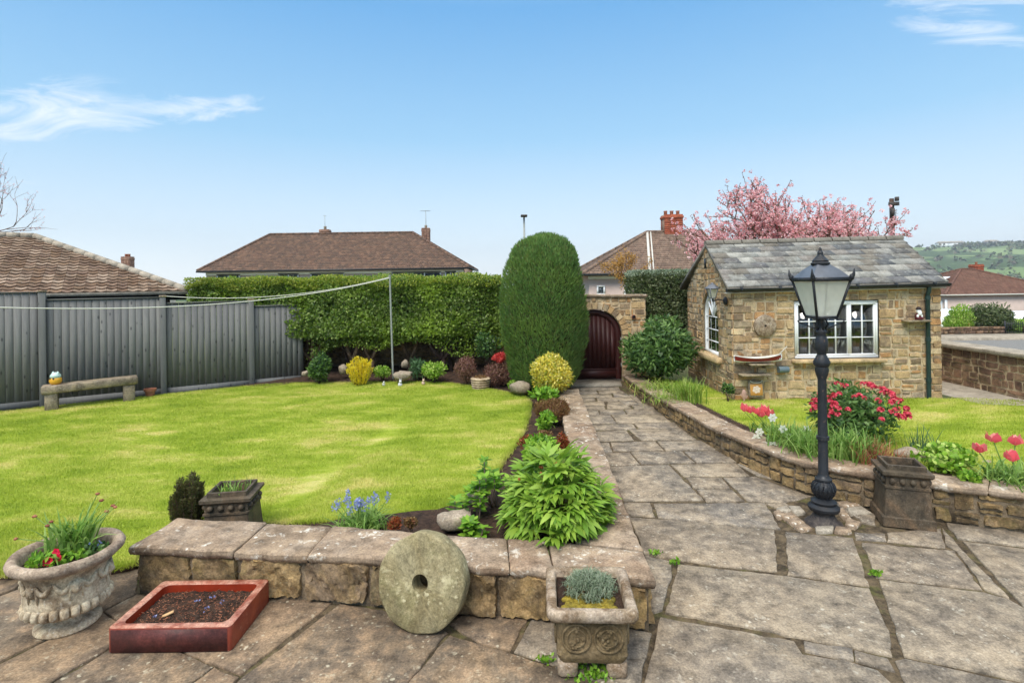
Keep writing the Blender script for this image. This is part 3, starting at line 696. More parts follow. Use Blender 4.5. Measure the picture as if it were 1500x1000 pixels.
th = MB(); q = [G(836, 567, PZ), G(911, 565, PZ), G(908, 557, PZ), G(838, 558, PZ)]; th.prism([p[:2] for p in q], .15, .215); struct('gate_threshold_path', th, M['concrete'])
# ---- small stone setts round the lamp post
SET = """1137,745 1152,741 1160,748 1144,751|1133,749 1142,746 1154,754 1140,758|1144,752 1160,750 1168,756 1150,760|1155,741 1172,742 1180,750 1165,752|1152,761 1168,757 1180,766 1162,768|
1163,770 1180,767 1190,773 1174,776|1194,771 1222,770 1220,777 1196,778|1224,771 1246,773 1248,779 1222,778|1225,735 1244,733 1262,740 1236,742|1262,741 1240,743 1246,752 1278,752|1222,742 1236,745 1248,760 1236,758|1240,758 1262,765 1252,772 1238,768"""
for k, s_ in enumerate(SET.replace('\n', '').split('|')):
    pts = [tuple(map(float, q.split(','))) for q in s_.split()]
    poly = [G(x, y, .015)[:2] for x, y in pts]; n = len(poly)
    if sum(poly[i][0] * poly[(i + 1) % n][1] - poly[(i + 1) % n][0] * poly[i][1] for i in range(n)) < 0: poly = poly[::-1]
    c = np.mean(poly, 0); mb = MB(); o = [p for p in poly]; ii = [p * .88 + c * .12 for p in poly]
    vs = [(*p, -.02) for p in o] + [(*p, .012) for p in o] + [(*p, .02 + R.uniform(0, .008)) for p in ii]
    mb.add(vs, [[i + a * n, (i + 1) % n + a * n, (i + 1) % n + (a + 1) * n, i + (a + 1) * n] for a in (0, 1) for i in range(n)] + [list(range(2 * n, 3 * n))])
    one('stone_sett', mb, M['cope'] if k % 3 else M['concrete'], 'small rough stone sett in the ring around the foot of the iron lamp post', 'paving sett', (c[0], c[1], 0), 'setts around the lamp post foot')
# ---- lawns
LAWN = [(-60, 592), (0, 604), (60, 597), (150, 588), (230, 579), (300, 572), (380, 564), (430, 561), (520, 560), (600, 559), (660, 561), (700, 567), (735, 573), (768, 580), (776, 590), (772, 612), (768, 628), (752, 655), (738, 672), (724, 695), (700, 722), (676, 738), (640, 749), (600, 752), (560, 757), (480, 763), (380, 766), (266, 768), (205, 800), (197, 826), (160, 834), (60, 840), (-100, 842), (-330, 846), (-330, 640)]
lawn_poly = np.array([G(x, y, lawn_z)[:2] for x, y in LAWN])
RL = [(1500, 776)]
# right-hand wall: foot of the wall, from the right end to the gate
RWpx = [(1640, 800), (1500, 779), (1390, 765), (1290, 746), (1225, 733), (1180, 722), (1130, 700), (1060, 665), (1000, 625), (950, 590), (914, 561)]
RW = np.array([G(x, y, PZ)[:2] for x, y in RWpx]); RW = np.vstack([[RW[0] + (RW[0] - RW[1]) * 3.3], [RW[0] + (RW[0] - RW[1]) * 1.5], RW])
def offset(pts, d):
    pts = np.array(pts); T = unit(np.gradient(pts, axis=0)); return pts + np.stack([T[:, 1], -T[:, 0]], 1) * d
RWo = offset(RW, -.01); RWback = offset(RW, .33); RWin = offset(RW, .30)
RZ = .33
rlawn_poly = np.array([tuple(p) for p in RWin[::-1]] + [(8.95, 4.3), (8.95, 9.4), (8.15, 9.75), (4.0, 9.98), (3.95, 11.2), (3.0, 12.6)])
def inpoly(poly, x, y):
    ins = np.zeros(np.shape(x), bool); n = len(poly)
    for i in range(n):
        x0, y0 = poly[i]; x1, y1 = poly[(i + 1) % n]
        c = ((y0 > y) != (y1 > y)) & (x < (x1 - x0) * (y - y0) / (y1 - y0 + 1e-12) + x0); ins ^= c
    return ins
def sheet(poly, zf, step=.25):
    bm = bmesh.new(); vs = [bm.verts.new((p[0], p[1], 0)) for p in poly]; bm.faces.new(vs)
    lo, hi = poly.min(0), poly.max(0)
    for ax in (0, 1):
        for v in np.arange(lo[ax] + step, hi[ax], step * 2):
            co = [0, 0, 0]; co[ax] = v; no = [0, 0, 0]; no[ax] = 1
            bmesh.ops.bisect_plane(bm, geom=list(bm.verts) + list(bm.edges) + list(bm.faces), plane_co=co, plane_no=no)
    bm.verts.index_update()
    m = MB(); m.add([(v.co.x, v.co.y, zf(v.co.x, v.co.y)) for v in bm.verts], [[v.index for v in f.verts] for f in bm.faces])
    up = m  # make sure faces look up
    me_n = sum(f.normal.z for f in bm.faces)
    if me_n < 0: m.f = [f[:, ::-1] for f in m.f]
    bm.free(); return m
def lz(x, y): return float(lawn_z(x, y))
struct('lawn', sheet(lawn_poly, lz), M['lawn'])
struct('lawn_beside_shed', sheet(rlawn_poly, lambda x, y: RZ), M['lawn'])
def skirt(poly, zf, dz=.12):
    m = MB(); n = len(poly)
    for i in range(n):
        a, b = poly[i], poly[(i + 1) % n]; m.add([(a[0], a[1], zf(*a) - dz), (b[0], b[1], zf(*b) - dz), (b[0], b[1], zf(*b)), (a[0], a[1], zf(*a))], [[0, 1, 2, 3]])
    return m
struct('lawn_edge_ground', skirt(lawn_poly, lz), M['soil'])
def grass(poly, zf, n, name, dens=None, bed=None):
    lo, hi = poly.min(0), poly.max(0)
    x = R.uniform(lo[0], hi[0], n * 3); y = lo[1] + (hi[1] - lo[1]) * R.uniform(0, 1, n * 3) ** 1.7
    k = inpoly(poly, x, y) & (np.abs(x / y) < 1.5); x, y = x[k][:n], y[k][:n]; n = len(x)
    z = np.array([zf(a, b) for a, b in zip(x, y)])
    if bed is not None: pass
    h = R.uniform(.018, .042, n) * (1 + .2 * np.sin(x * 3) * np.sin(y * 2)); az_ = R.uniform(0, 2 * PI, n); ln = R.uniform(.2, .9, n) * h
    w = R.uniform(.0025, .005, n) * (1 + (y - 4.5) * .10)
    s_ = np.stack([np.cos(az_ + 1.57), np.sin(az_ + 1.57), 0 * x], 1) * w[:, None] / 2
    p = np.stack([x, y, z - .004], 1); m_ = p + np.stack([np.cos(az_) * ln * .35, np.sin(az_) * ln * .35, h * .6], 1); tp = p + np.stack([np.cos(az_) * ln, np.sin(az_) * ln, h], 1)
    V = np.stack([p - s_, p + s_, m_ + s_ * .7, m_ - s_ * .7, tp], 1); i = np.arange(n)[:, None] * 5
    mb = MB(); mb.add(V.reshape(-1, 3), [i + np.array([[0, 1, 2, 3]]), i + np.array([[3, 2, 4]])])
    tag(mb.build(name, M['blade']), 'short mown grass blades of the ' + ('striped yellow and green main lawn' if name == 'grass' else 'small green lawn in front of the stone shed'), 'grass', kind='stuff')
def edge_tufts(poly, zf, mb_n, name):
    q = np.array(poly); nx_ = np.roll(q, -1, 0); L_ = np.linalg.norm(nx_ - q, axis=1); k = R.choice(len(q), mb_n, p=L_ / L_.sum()); t_ = R.uniform(0, 1, mb_n)[:, None]; p = q[k] * (1 - t_) + nx_[k] * t_ + R.normal(0, .022, (mb_n, 2))
    ok = (p[:, 1] > 3.5) & (np.abs(p[:, 0] / p[:, 1]) < 1.1); p = p[ok]; n = len(p); p3 = np.column_stack([p, [zf(a, b) - .02 for a, b in p]]); d = unit(rdir(n) * .6 + [0, 0, .8]); m = MB(); leaves(m, p3, d, rdir(n), .055 * R.uniform(.5, 1.3, n), .006, .2, 'q')
    tag(m.build(name, M['blade']), 'slightly longer ragged grass along the cut edge of the ' + ('main lawn' if zf is lz else 'small lawn by the shed'), 'grass', kind='stuff')
edge_tufts(lawn_poly, lz, 26000, 'edge_grass'); edge_tufts(rlawn_poly, lambda x, y: RZ, 9000, 'edge_grass')
grass(lawn_poly, lz, 450000, 'grass'); grass(rlawn_poly, lambda x, y: RZ, 120000, 'grass')
# ---- beds: soil sheets
bed1 = np.array([(-5.6, 12.35)] + [tuple(lawn_poly[i]) for i in range(7, 30)][::1] + [(-3.05, 5.0), (-1.62, 4.80), (-.30, 4.53), (.55, 4.38), (.70, 6.1), (.92, 10.9), (1.2, 13.0), (.9, 15.2), (-8.4, 15.2), (-8.4, 13.6)])
def bedz(x, y):
    if y > 11.3: return lz(x, y) - .02 + .10 * float(sstep(12.0, 14.0, y)) + .012 * math.sin(x * 7) * math.sin(y * 9)
    k = float(sstep(-2.4, -1.4, x)); return lz(x, y) - .03 + k * .06 * float(sstep(6.5, 5.2, y) if False else 1 - sstep(5.2, 6.5, y)) + .012 * math.sin(x * 9) * math.sin(y * 8)
struct('soil_ground', sheet(bed1, bedz, .12), M['soil'])
bed2 = np.array([tuple(p) for p in offset(RW, .28)[1:-1][::-1]] + [(5.1, 5.75), (4.9, 6.55), (4.4, 6.95), (3.7, 7.25), (3.1, 7.8), (2.7, 8.6), (2.6, 9.2), (2.45, 10.2), (3.05, 11.2), (3.6, 12.7), (2.8, 13.0)])
# soil strip behind the right wall
bs = MB(); A_ = offset(RW, .26); B_ = offset(RW, .62)
bs.grid(np.stack([np.column_stack([A_, np.full(len(A_), RZ + .02)]), np.column_stack([(A_ + B_) / 2, np.full(len(A_), RZ + .035)]), np.column_stack([B_, np.full(len(A_), RZ - .01)])], 1)); struct('soil_strip_ground', bs, M['soil'])

# ============================================================ LOW STONE WALLS
rw = np.random.default_rng(11)
def lowwall(root, segsF, z0, z1, ch, sw, dep, cell, holes=None):
    a, b = MB(), MB()
    for f, L in segsF:
        masonry(a, f, lambda z: [(0, L)], [z0, z1], ch, sw, .012, dep, cell, rw, 1.5, .0, .12, .02)
        backing(b, f, lambda z: [(0, L)], z0 - .06, z1 + .01, .2)
    a.build('stonework', M['lowstone'], root, smooth=38); b.build('mortar_core', M['lowmortar'], root)
gw = thing('garden_wall', 'low stone retaining wall with flat coping in front of the lawn, running on beside the path', 'garden wall', (W1[0], W1[1], 0))
fl = polymap([W0, W1, W2, W3]); fe = linemap((-3.06, 4.94), W0); fs = linemap(W3, WEnd); fi = linemap((.60, 10.85), (.60, 4.4))
lowwall(gw, [fl, fe, fs], .0, .335, (.27, .31), (.3, .58), .032, .022)
core = MB(); fN = np.array([W0, W1, W2, W3]); bk = np.array(FB)
cb = MB()
for a, b, c, d in ((W0, W1, FB[1], FB[0]), (W1, W2, FB[2], FB[1]), (W2, W3, FB[3], FB[2])):
    cb.prism([(a[0] + .02, a[1] + .03), (b[0], b[1] + .03), (c[0], c[1] - .03), (d[0] + .03, d[1] - .03)], -.1, .325)
cb.prism([(.60, 4.3), (W3[0] - .03, 4.0), (WEnd[0] - .03, WEnd[1]), (.94, 10.8)], -.1, .325)
cb.build('wall_core', M['lowmortar'], gw)
cp = MB()
fr = [(p[0], p[1] - .045) for p in (W0, W1, W2)]; fr[0] = (fr[0][0] - .05, fr[0][1])
fr.append((.28, 4.00)); bb = [(-3.10, 5.0)] + FB[1:3] + [(.25, 4.50)]
coping(cp, fr, bb, .39, .058, [0, .26, .44, .70, .905, 1.0], rw, 1.2)
coping(cp, [(.285, 4.0), (W3[0] + .045, W3[1] - .045)], [(.26, 4.49), (W3[0] + .05, 4.28)], .392, .062, [0, 1], rw, 1.2)
pf = [(W3[0] + .045, 4.30), (1.09, 6.1), (WEnd[0] + .04, WEnd[1])]; pb_ = [(.50, 4.46), (.66, 6.1), (.86, 10.85)]
coping(cp, pf, pb_, .39, .058, [0, .10, .21, .34, .47, .6, .73, .87, 1.0], rw, 1.0)
cp.build('coping', M['cope'], gw, smooth='all')
rwall = thing('curved_garden_wall', 'long curved low stone wall with coping between the paved path and the shed lawn', 'garden wall', (RW[5][0], RW[5][1], 0))
fR = polymap(RW[::-1])  # towards the right
fR = polymap([tuple(p) for p in RW]); 
def flip(fm):
    f, L = fm; return (lambda u, z, h: f(L - np.asarray(u, float), z, -np.asarray(h, float))), L
fR = flip(fR)
a, b = MB(), MB(); f, L = fR
Lw = L
rubble(a, f, lambda z: [(0, L)], [0.0, .335], (.3, .34), (.4, .7), (.02, .06), .012, .02, .03, rw, 1.4, .015, clamp=False)
backing(b, f, lambda z: [(0, L)], -.05, .34, .2)
a.build('stonework', M['lowstone'], rwall, smooth=38); b.build('mortar_core', M['lowmortar'], rwall)
cp = MB(); RF = offset(RW, -.045)[::-1]; RB = offset(RW, .33)[::-1]
cuts = [0]
while cuts[-1] < 1: cuts.append(min(1, cuts[-1] + rw.uniform(.055, .085)))
coping(cp, [tuple(p) for p in RF], [tuple(p) for p in RB], .385, .055, cuts, rw, 1.0); cp.build('coping', M['cope'], rwall, smooth='all')
cb = MB(); cin = offset(RW, .01); cout = offset(RW, .29)
for i in range(len(RW) - 1): cb.prism([cin[i], cin[i + 1], cout[i + 1], cout[i]], -.05, .33)
cb.build('wall_core', M['lowmortar'], rwall)
# ============================================================ STONE SHED
rs_ = np.random.default_rng(21)
SX0, SX1, SY0, SY1 = 4.0, 7.78, 9.92, 12.9; SG = RZ - .03
EAV, RID = 2.30, 3.24; MIDY = (SY0 + SY1) / 2
shed = thing('stone_shed', 'square stone garden shed with a grey slate roof and white windows', 'shed', ((SX0 + SX1) / 2, MIDY, SG))
fF, LF = linemap((SX0, SY0), (SX1, SY0)); fG, LG = linemap((SX0 + .14, SY1), (SX0, SY0)); fRr, LRr = linemap((SX1, SY0), (SX1 + .14, SY1)); fBk, LBk = linemap((SX1 + .14, SY1), (SX0 + .14, SY1))
# front window opening (from the photograph)
p0, p1 = P(1163, 441, SY0), P(1288, 524, SY0)
wx0, wx1, wz0, wz1 = p0[0] - SX0, p1[0] - SX0, p1[2], p0[2]
def segF(z):
    if wz0 - .0 < z < wz1: return [(0, wx0), (wx1, LF)]
    return [(0, LF)]
# arched window in the gable, u measured from the back
gu0, gu1, gz0, gsp, gzt = 1.20, 2.20, 1.00, 1.76, 2.27
gc = (gu0 + gu1) / 2; gr = (gu1 - gu0) / 2
def gext(z):
    a, b = 0, LG
    if z > EAV: k = (z - EAV) / (RID - EAV + .02); a, b = LG / 2 * k, LG - LG / 2 * k
    return a, b
def arch_half(z):
    if z < gz0 or z > gzt: return 0
    if z < gsp: return gr
    return gr * math.sqrt(max(0, 1 - ((z - gsp) / (gzt - gsp)) ** 2))
def segG(z):
    a, b = gext(z); h = arch_half(z)
    if b - a < .05: return []
    return [(a, gc - h), (gc + h, b)] if h > .01 else [(a, b)]
a = MB(); bk = MB()
bF = [SG, wz0, wz1, EAV + .04]
rubble(a, fF, segF, bF, rng=rs_)
rubble(a, fG, segG, [SG, gz0, gsp, gzt, EAV + .05, RID - .05], rng=rs_)
for f, L, sg, zt in ((fF, LF, segF, EAV + .05), (fG, LG, segG, RID), (fRr, LRr, lambda z: [gext(z)], RID), (fBk, LBk, lambda z: [(0, L)], EAV)):
    backing(bk, f, sg, SG - .05, zt, .03)
# reveals of the openings
def reveal(f, pts, d=.11):
    for (u0, z0), (u1, z1) in zip(pts[:-1], pts[1:]):
        U = np.array([[u0, u1], [u0, u1]]); Z = np.array([[z0, z1], [z0, z1]]); H = np.array([[.005, .005], [-d, -d]]); bk.grid(f(U, Z, H)); bk.grid(f(U, Z, H)[::-1])
reveal(fF, [(wx0, wz0), (wx1, wz0), (wx1, wz1), (wx0, wz1), (wx0, wz0)])
arc = [(gc - arch_half(z), z) for z in np.linspace(gsp, gzt, 14)] + [(gc + arch_half(z), z) for z in np.linspace(gzt, gsp, 14)]
reveal(fG, [(gu0, gz0)] + arc + [(gu1, gz0), (gu0, gz0)])
# voussoirs round the arch
for k in range(13):
    t0, t1 = PI * k / 13, PI * (k + 1) / 13
    def vou(U, Z, H, t0=t0, t1=t1):
        th = t0 + (t1 - t0) * U; rr = 1 + (Z) * .30
        return fG(gc - np.cos(th) * (gr + Z * .12), gsp + np.sin(th) * (gzt - gsp + Z * .12), H)
    stone(a, vou, .05, .95, .03, 1, .03, .5, rs_, .6)
for i in range(15):
    z0 = SG + i * (EAV - SG) / 15; z1 = z0 + (EAV - SG) / 15; la, lb = ((.34, .19), (.19, .30))[i % 2]
    stone(a, fF, .0, la, z0 + .006, z1 - .006, .022, .08, rs_, .5, cor=.3); stone(a, fG, LG - lb, LG - .0, z0 + .006, z1 - .006, .022, .08, rs_, .5, cor=.3); stone(a, fF, LF - (.28, .16)[i % 2], LF, z0 + .006, z1 - .006, .022, .08, rs_, .5, cor=.3)
a.build('stonework', M['sandstone'], shed, smooth=35); bk.build('mortar_wall', M['mortar'], shed)
rm = MB(); x0, x1, y0, y1 = SX0 + .16, SX1 - .04, SY0 + .16, SY1 - .1          # inside of the room
rm.box(((x0 + x1) / 2, (y0 + y1) / 2 + .0, 1.45), (x1 - x0, y1 - y0, 2.2)); rm.f = [f[:, ::-1] for f in rm.f]
# floor, back wall and shelves so that the panes show a room
rm2 = MB()
for z in (1.0, 1.35, 1.7, 2.0): rm2.box((5.9, y1 - .12, z), (3.0, .22, .03))
for k in range(26): rm2.box((4.6 + k * .12 + rs_.uniform(-.02, .02), y1 - .12, [1.0, 1.35, 1.7][k % 3] + .1), (.07, .1, rs_.uniform(.1, .2)))
rm.build('room', M['dark_inside'], shed); rm2.build('shelves', M['clay_pot'], shed)
sl = MB(); sl.box(((SX0 + wx0 + SX0 + wx1) / 2, SY0 - .03, wz0 - .035), (wx1 - wx0 + .12, .22, .06), bev=.008)
sl.build('window_sill', M['sandstone'], shed)
sl = MB(); c = fG(np.array(gc), np.array(gz0 - .05), np.array(.0)); sl.box(tuple(c), (.26, gu1 - gu0 + .34, .11), bev=.01); sl.build('gable_sill', M['sandstone'], shed)
# front window: frame, three casements, panes
fy = SY0 + .05; win = MB(); fw = .045
X0, X1, Z0, Z1 = SX0 + wx0, SX0 + wx1, wz0 + .0, wz1
def frame(mb, x0, x1, z0, z1, y, w, d):
    mb.box(((x0 + x1) / 2, y, z0 + w / 2), (x1 - x0, d, w)); mb.box(((x0 + x1) / 2, y, z1 - w / 2), (x1 - x0, d, w))
    mb.box((x0 + w / 2, y, (z0 + z1) / 2), (w, d, z1 - z0 - 2 * w)); mb.box((x1 - w / 2, y, (z0 + z1) / 2), (w, d, z1 - z0 - 2 * w))
frame(win, X0 + .005, X1 - .005, Z0 + .005, Z1 - .005, fy, fw, .07); wo = win.build('window', M['white'], shed)
cw = (X1 - X0 - 2 * fw) / 3
for i in range(3):
    a0 = X0 + fw + i * cw; cs = MB(); frame(cs, a0 + .002, a0 + cw - .002, Z0 + fw + .002, Z1 - fw - .002, fy - .012, .034, .05)
    gx0, gx1, gz0_, gz1_ = a0 + .036, a0 + cw - .036, Z0 + fw + .036, Z1 - fw - .036
    cs.box(((gx0 + gx1) / 2, fy - .012, (gz0_ + gz1_) / 2), (.016, .028, gz1_ - gz0_))
    for k in (1, 2): cs.box(((gx0 + gx1) / 2, fy - .0125, gz0_ + (gz1_ - gz0_) * k / 3), (gx1 - gx0, .025, .016))
    cs.build('casement', M['white'], wo)
    MB().box(((gx0 + gx1) / 2, fy + .004, (gz0_ + gz1_) / 2), (gx1 - gx0 + .01, .004, gz1_ - gz0_ + .01)).build('pane', M['pane'], wo)
# gable window
def gbar(mb, u0, z0, u1, z1, w, d=.05, h=-.07):
    A = fG(np.array(u0), np.array(z0), np.array(h)); B = fG(np.array(u1), np.array(z1), np.array(h)); mb.bar(A, B, d, w) if abs(z1 - z0) < abs(u1 - u0) * .5 else mb.bar(A, B, d, w)
gwn = MB()
def arcpts(sc_=1.0, n=16): return [(gc - gr * sc_ * math.cos(PI * k / n), gsp + (gzt - gsp) * sc_ * math.sin(PI * k / n)) for k in range(n + 1)]
def ring(mb, s0, s1, h0, h1):
    n = 20; V = []
    pin = [(gc - gr * s1, gz0 + .05)] + arcpts(s1) + [(gc + gr * s1, gz0 + .05)]; pout = [(gc - gr * s0, gz0)] + arcpts(s0) + [(gc + gr * s0, gz0)]
    rows = [[fG(np.array(u), np.array(z), np.array(h)) for (u, z) in L_] for L_, h in ((pout, h0), (pout, h1), (pin, h1), (pin, h0), (pout, h0))]
    V = np.array(rows); mb.grid(V)
ring(gwn, .985, .86, -.09, -.03); A = fG(np.array(gu0), np.array(gz0 + .03), np.array(-.06)); B = fG(np.array(gu1), np.array(gz0 + .03), np.array(-.06)); gwn.bar(A, B, .07, .06)
go = gwn.build('arched_window', M['white'], shed)
gb = MB()
for k in (-1, 1): gbar(gb, gc + k * gr * .30, gz0 + .05, gc + k * gr * .30, gsp, .016)
for z in (gz0 + .26, gz0 + .50, gsp): gbar(gb, gc - gr * .86, z, gc + gr * .86, z, .016)
for k in (-.5, -.18, .18, .5): gbar(gb, gc, gsp, gc + k * gr * 1.25, gsp + (gzt - gsp) * .78 * math.sqrt(max(.1, 1 - k * k * 1.6)), .014)
gb.build('glazing_bars', M['white'], go)
gp = MB(); pl = [(gc - gr * .9, gz0 + .04)] + arcpts(.9) + [(gc + gr * .9, gz0 + .04)]
gp.add([tuple(fG(np.array(u), np.array(z), np.array(-.062))) for u, z in pl], [list(range(len(pl)))]); gp.build('pane', M['pane'], go)
# slit in the gable
s_ = MB(); c = fG(np.array(LG / 2), np.array(2.86), np.array(.03)); s_.box(tuple(c), (.02, .07, .2)); s_.build('vent_slot', M['black_plastic'], shed)
# ---- roof: slates in courses
def roof_courses(mb, A, B, C, D, nrow, w, th=.012, rng=R, over=1.35, stagger=True, profile=0, gap=.004):
    """A-B eave (left,right), D-C ridge; tiles laid in courses between"""
    A, B, C, D = [np.array(p, float) for p in (A, B, C, D)]
    nrm = unit(np.cross(B - A, D - A)); 
    if nrm[2] < 0: nrm = -nrm
    along = unit(B - A); up = unit(((D + C) / 2 - (A + B) / 2)); up = unit(up - along * (up @ along)); nrm = unit(np.cross(along, up)); nrm = -nrm if nrm[2] < 0 else nrm
    for i in range(nrow):
        t0, t1 = i / nrow, min(1, (i + over) / nrow)
        La, Lb = A + (D - A) * t0, B + (C - B) * t0; Ta, Tb = A + (D - A) * min(1, t1), B + (C - B) * min(1, t1)
        L = np.linalg.norm(Lb - La)
        if L < .05: continue
        s0 = (La - A) @ along; o = (w * .5 * (i % 2) if stagger else 0)
        ks = np.arange(math.floor((s0 - o) / w) , math.ceil((s0 + L - o) / w) + 1)
        Lt = (Ta - A) @ along, (Tb - A) @ along
        rowh = (Ta - La) @ up
        for k in ks:
            u0 = k * w + o + (rng.uniform(-.012, .012) if stagger else 0) * (w > .15); u1 = u0 + w - gap
            a0, a1 = max(u0, s0), min(u1, s0 + L)
            if a1 - a0 < .02: continue
            b0, b1 = max(a0, Lt[0]), min(a1, Lt[1])
            if b1 < b0: b0 = b1 = min(max((a0 + a1) / 2, Lt[0]), Lt[1])
            base = A + up * ((La - A) @ up)
            dz = rng.uniform(0, .003); jl = rng.uniform(-.008, .008) * (w > .15)
            if profile:
                n = 7; us0 = np.linspace(a0, a1, n); us1 = np.linspace(b0, b1, n)
                pr = profile * (.5 + .5 * np.cos((us0 - u0) / w * 2 * PI * 1)) ; pr1 = profile * (.5 + .5 * np.cos((us1 - u0) / w * 2 * PI))
                lo = base + along * us0[:, None] + nrm * (th * 1.5 + pr + dz)[:, None]; lb = base + along * us0[:, None] + nrm * (pr - .012)[:, None]
                hi = base + up * rowh + along * us1[:, None] + nrm * (pr1 - th)[:, None]
                mb.grid(np.stack([lb, lo, hi])[:, ::-1] if False else np.stack([lb, lo, hi]).transpose(1, 0, 2))
            else:
                q = [base + along * a0 + up * jl, base + along * a1 + up * jl, base + up * rowh + along * b1, base + up * rowh + along * b0]
                tp = [q[0] + nrm * (th * 1.6 + dz), q[1] + nrm * (th * 1.6 + dz), q[2] + nrm * (th * .4), q[3] + nrm * (th * .4)]
                bt = [q[0] + nrm * (th * .4), q[1] + nrm * (th * .4)]
                mb.add(tp + bt, [[0, 1, 2, 3], [4, 5, 1, 0], [4, 0, 3], [5, 2, 1]])
def slatecolors(): pass
eA = P(1066, 421, SY0 - .13); eB = P(1389, 413, SY0 - .13); rA = P(1033, 357, MIDY); rB = P(1322, 353, MIDY)
eA = np.array([eA[0], SY0 - .13, 2.37]); eB = np.array([eB[0], SY0 - .13, 2.42]); rA = np.array([rA[0], MIDY, 3.27]); rB = np.array([rB[0], MIDY, 3.32])
rf = MB(); roof_courses(rf, eA, eB, rB, rA, 8, .30, .012, rs_, 1.3)
bA = np.array([eA[0] + .14, SY1 + .15, 2.36]); bB = np.array([eB[0] + .14, SY1 + .15, 2.42])
roof_courses(rf, bB, bA, rA, rB, 8, .30, .012, rs_, 1.3)
rdk = MB()                                                                     # closed deck under the slates
for q in ([eA, eB, rB, rA], [bB, bA, rA, rB]):
    q = [np.array(v) for v in q]; rdk.add(q + [v - [0, 0, .07] for v in q], [[0, 1, 2, 3], [7, 6, 5, 4], [0, 4, 5, 1], [1, 5, 6, 2], [2, 6, 7, 3], [3, 7, 4, 0]])
ro = rf.build('roof', M['slate'], shed); rdk.build('roof_deck', M['ridge'], ro)
rg = MB(); nR = 11; dr = (rB - rA)
for k in range(nR):
    a_ = rA + dr * (k / nR) + [0, 0, .0]; b_ = rA + dr * ((k + 1) / nR - .006)
    ang = np.linspace(-.15, PI + .15, 9); V = np.array([[q + np.array([0, math.cos(w) * .085, math.sin(w) * .075 - .005]) for w in ang] for q in (a_, b_)])
    rg.grid(V); rg.add([tuple(v) for v in V[0]], [list(range(9))]); rg.add([tuple(v) for v in V[1]], [list(range(9))[::-1]])
rg.build('ridge_tiles', M['ridge'], ro)
fa = MB(); fa.bar(eA + [.0, .10, -.10], eB + [-.0, .10, -.10], .12, .02); fa.build('fascia', M['offwhite'], shed)
gt = MB(); ang = np.linspace(PI, 2 * PI, 8)
for s in (1, .82):
    V = np.array([[q + np.array([0, math.cos(w) * .055 * s - .0, math.sin(w) * .055 * s]) for w in ang] for q in (eA + [-.02, -.0, -.03], eB + [.02, -.0, -.03])]); gt.grid(V if s == 1 else V[::-1])
gt.bar(eA + [-.02, -.055, -.03], eB + [.02, -.055, -.03], .008, .014)
for q in (eA + [-.02, 0, -.03], eB + [.02, 0, -.03]): gt.add([tuple(q + np.array([0, math.cos(w) * .055, math.sin(w) * .055])) for w in ang], [list(range(8))])
gu = gt.build('gutter', M['black_plastic'], shed)
for k in range(6): br = MB(); q = eA + (eB - eA) * (.06 + k * .175); br.box(q + np.array([0, -.0, -.035]), (.035, .125, .075), bev=.01); br.build('gutter_bracket', M['black_plastic'], gu)
dpx = P(1354, 430, SY0)[0]
dp = MB(); dp.tube([(dpx, SY0 - .12, 2.36), (dpx, SY0 - .11, 2.26), (dpx + .01, SY0 - .065, 2.18), (dpx + .01, SY0 - .065, SG + .02)], .036, 12)
for z in (2.1, 1.35, .62): dp.tube([(dpx + .01, SY0 - .065, z), (dpx + .01, SY0 - .065, z + .07)], .045, 12)
dp.build('downpipe', M['green_pipe'], shed, smooth=40)
vb = MB()
for (a_, b_) in ((eA, rA), (bA, rA)): vb.bar(a_ + np.array([.02, 0, -.05]), b_ + np.array([.02, 0, -.05]), .03, .05)
vb.build('verge_board', M['ridge'], shed)
# ---- things fixed to or standing by the shed
def onF(px, py, h=0): q = P(px, py, SY0 - h); return q
# round stone wheel in the wall
c = onF(1120, 477, .02); mb = MB()
ang = np.linspace(0, 2 * PI, 37)[:-1]; r_ = .19
def disc(mb, c, rad, th, hole, axis='y', n=36, sqh=False, tilt=None, jit=0, rng=R):
    ro_, rh, rows = [], [], []
    for k in range(n + 1):
        w = 2 * PI * k / n; q = 1 + jit * (math.sin(5 * w) + math.sin(11 * w + 1)) * .5
        s_ = hole / max(abs(math.cos(w)), abs(math.sin(w))) if sqh else hole
        rr = [(s_, 0), (rad * .5 * q, 0), ((rad - .012) * q, 0), (rad * q, .012), (rad * q, th - .012), ((rad - .012) * q, th), (rad * .5, th), (s_, th), (s_, 0)]
        rows.append([Vector((r * math.cos(w), y, r * math.sin(w))) for r, y in rr])
    V = np.array([[tuple((tilt @ v if tilt is not None else v) + Vector(tuple(c))) for v in row] for row in rows]); mb.grid(V)
disc(mb, c + np.array([0, -.04, 0]), .20, .06, .022, sqh=True, jit=.02)
one('grindstone', mb, M['planter'], 'small round grinding stone with a square hole set in the shed wall', 'grindstone', c)
# model boat on its shelf
bo = thing('model_boat', 'dark red and white model boat with a thin bowsprit on the shed wall shelf', 'model boat', onF(1112, 530, .15))
def boat():
    n, m = 24, 9; x0, x1 = onF(1076, 520, .15)[0], onF(1146, 520, .15)[0]; L = x1 - x0; zb = onF(1110, 531, .15)[2]; cy = SY0 - .14
    T = np.linspace(0, 1, n)[:, None]; A_ = np.linspace(0, PI, m)[None]
    wid = .085 * np.sin(PI * np.clip(T * .93 + .07, 0, 1)) ** .6 * (T < .999); keel = zb + .025 * (2 * T - 1) ** 4 + .01 * T
    top = zb + .085 + .055 * (2 * T - .9) ** 2
    Xx = x0 + T * L * (1 + 0 * A_) + 0; Yy = cy + wid * np.cos(A_); Zz = top - (top - keel) * np.sin(A_) ** .8
    return Xx + 0 * A_, Yy, Zz, top, wid, x0, L, cy
bx, by, bz, top, wid, x0, L, cy = boat()
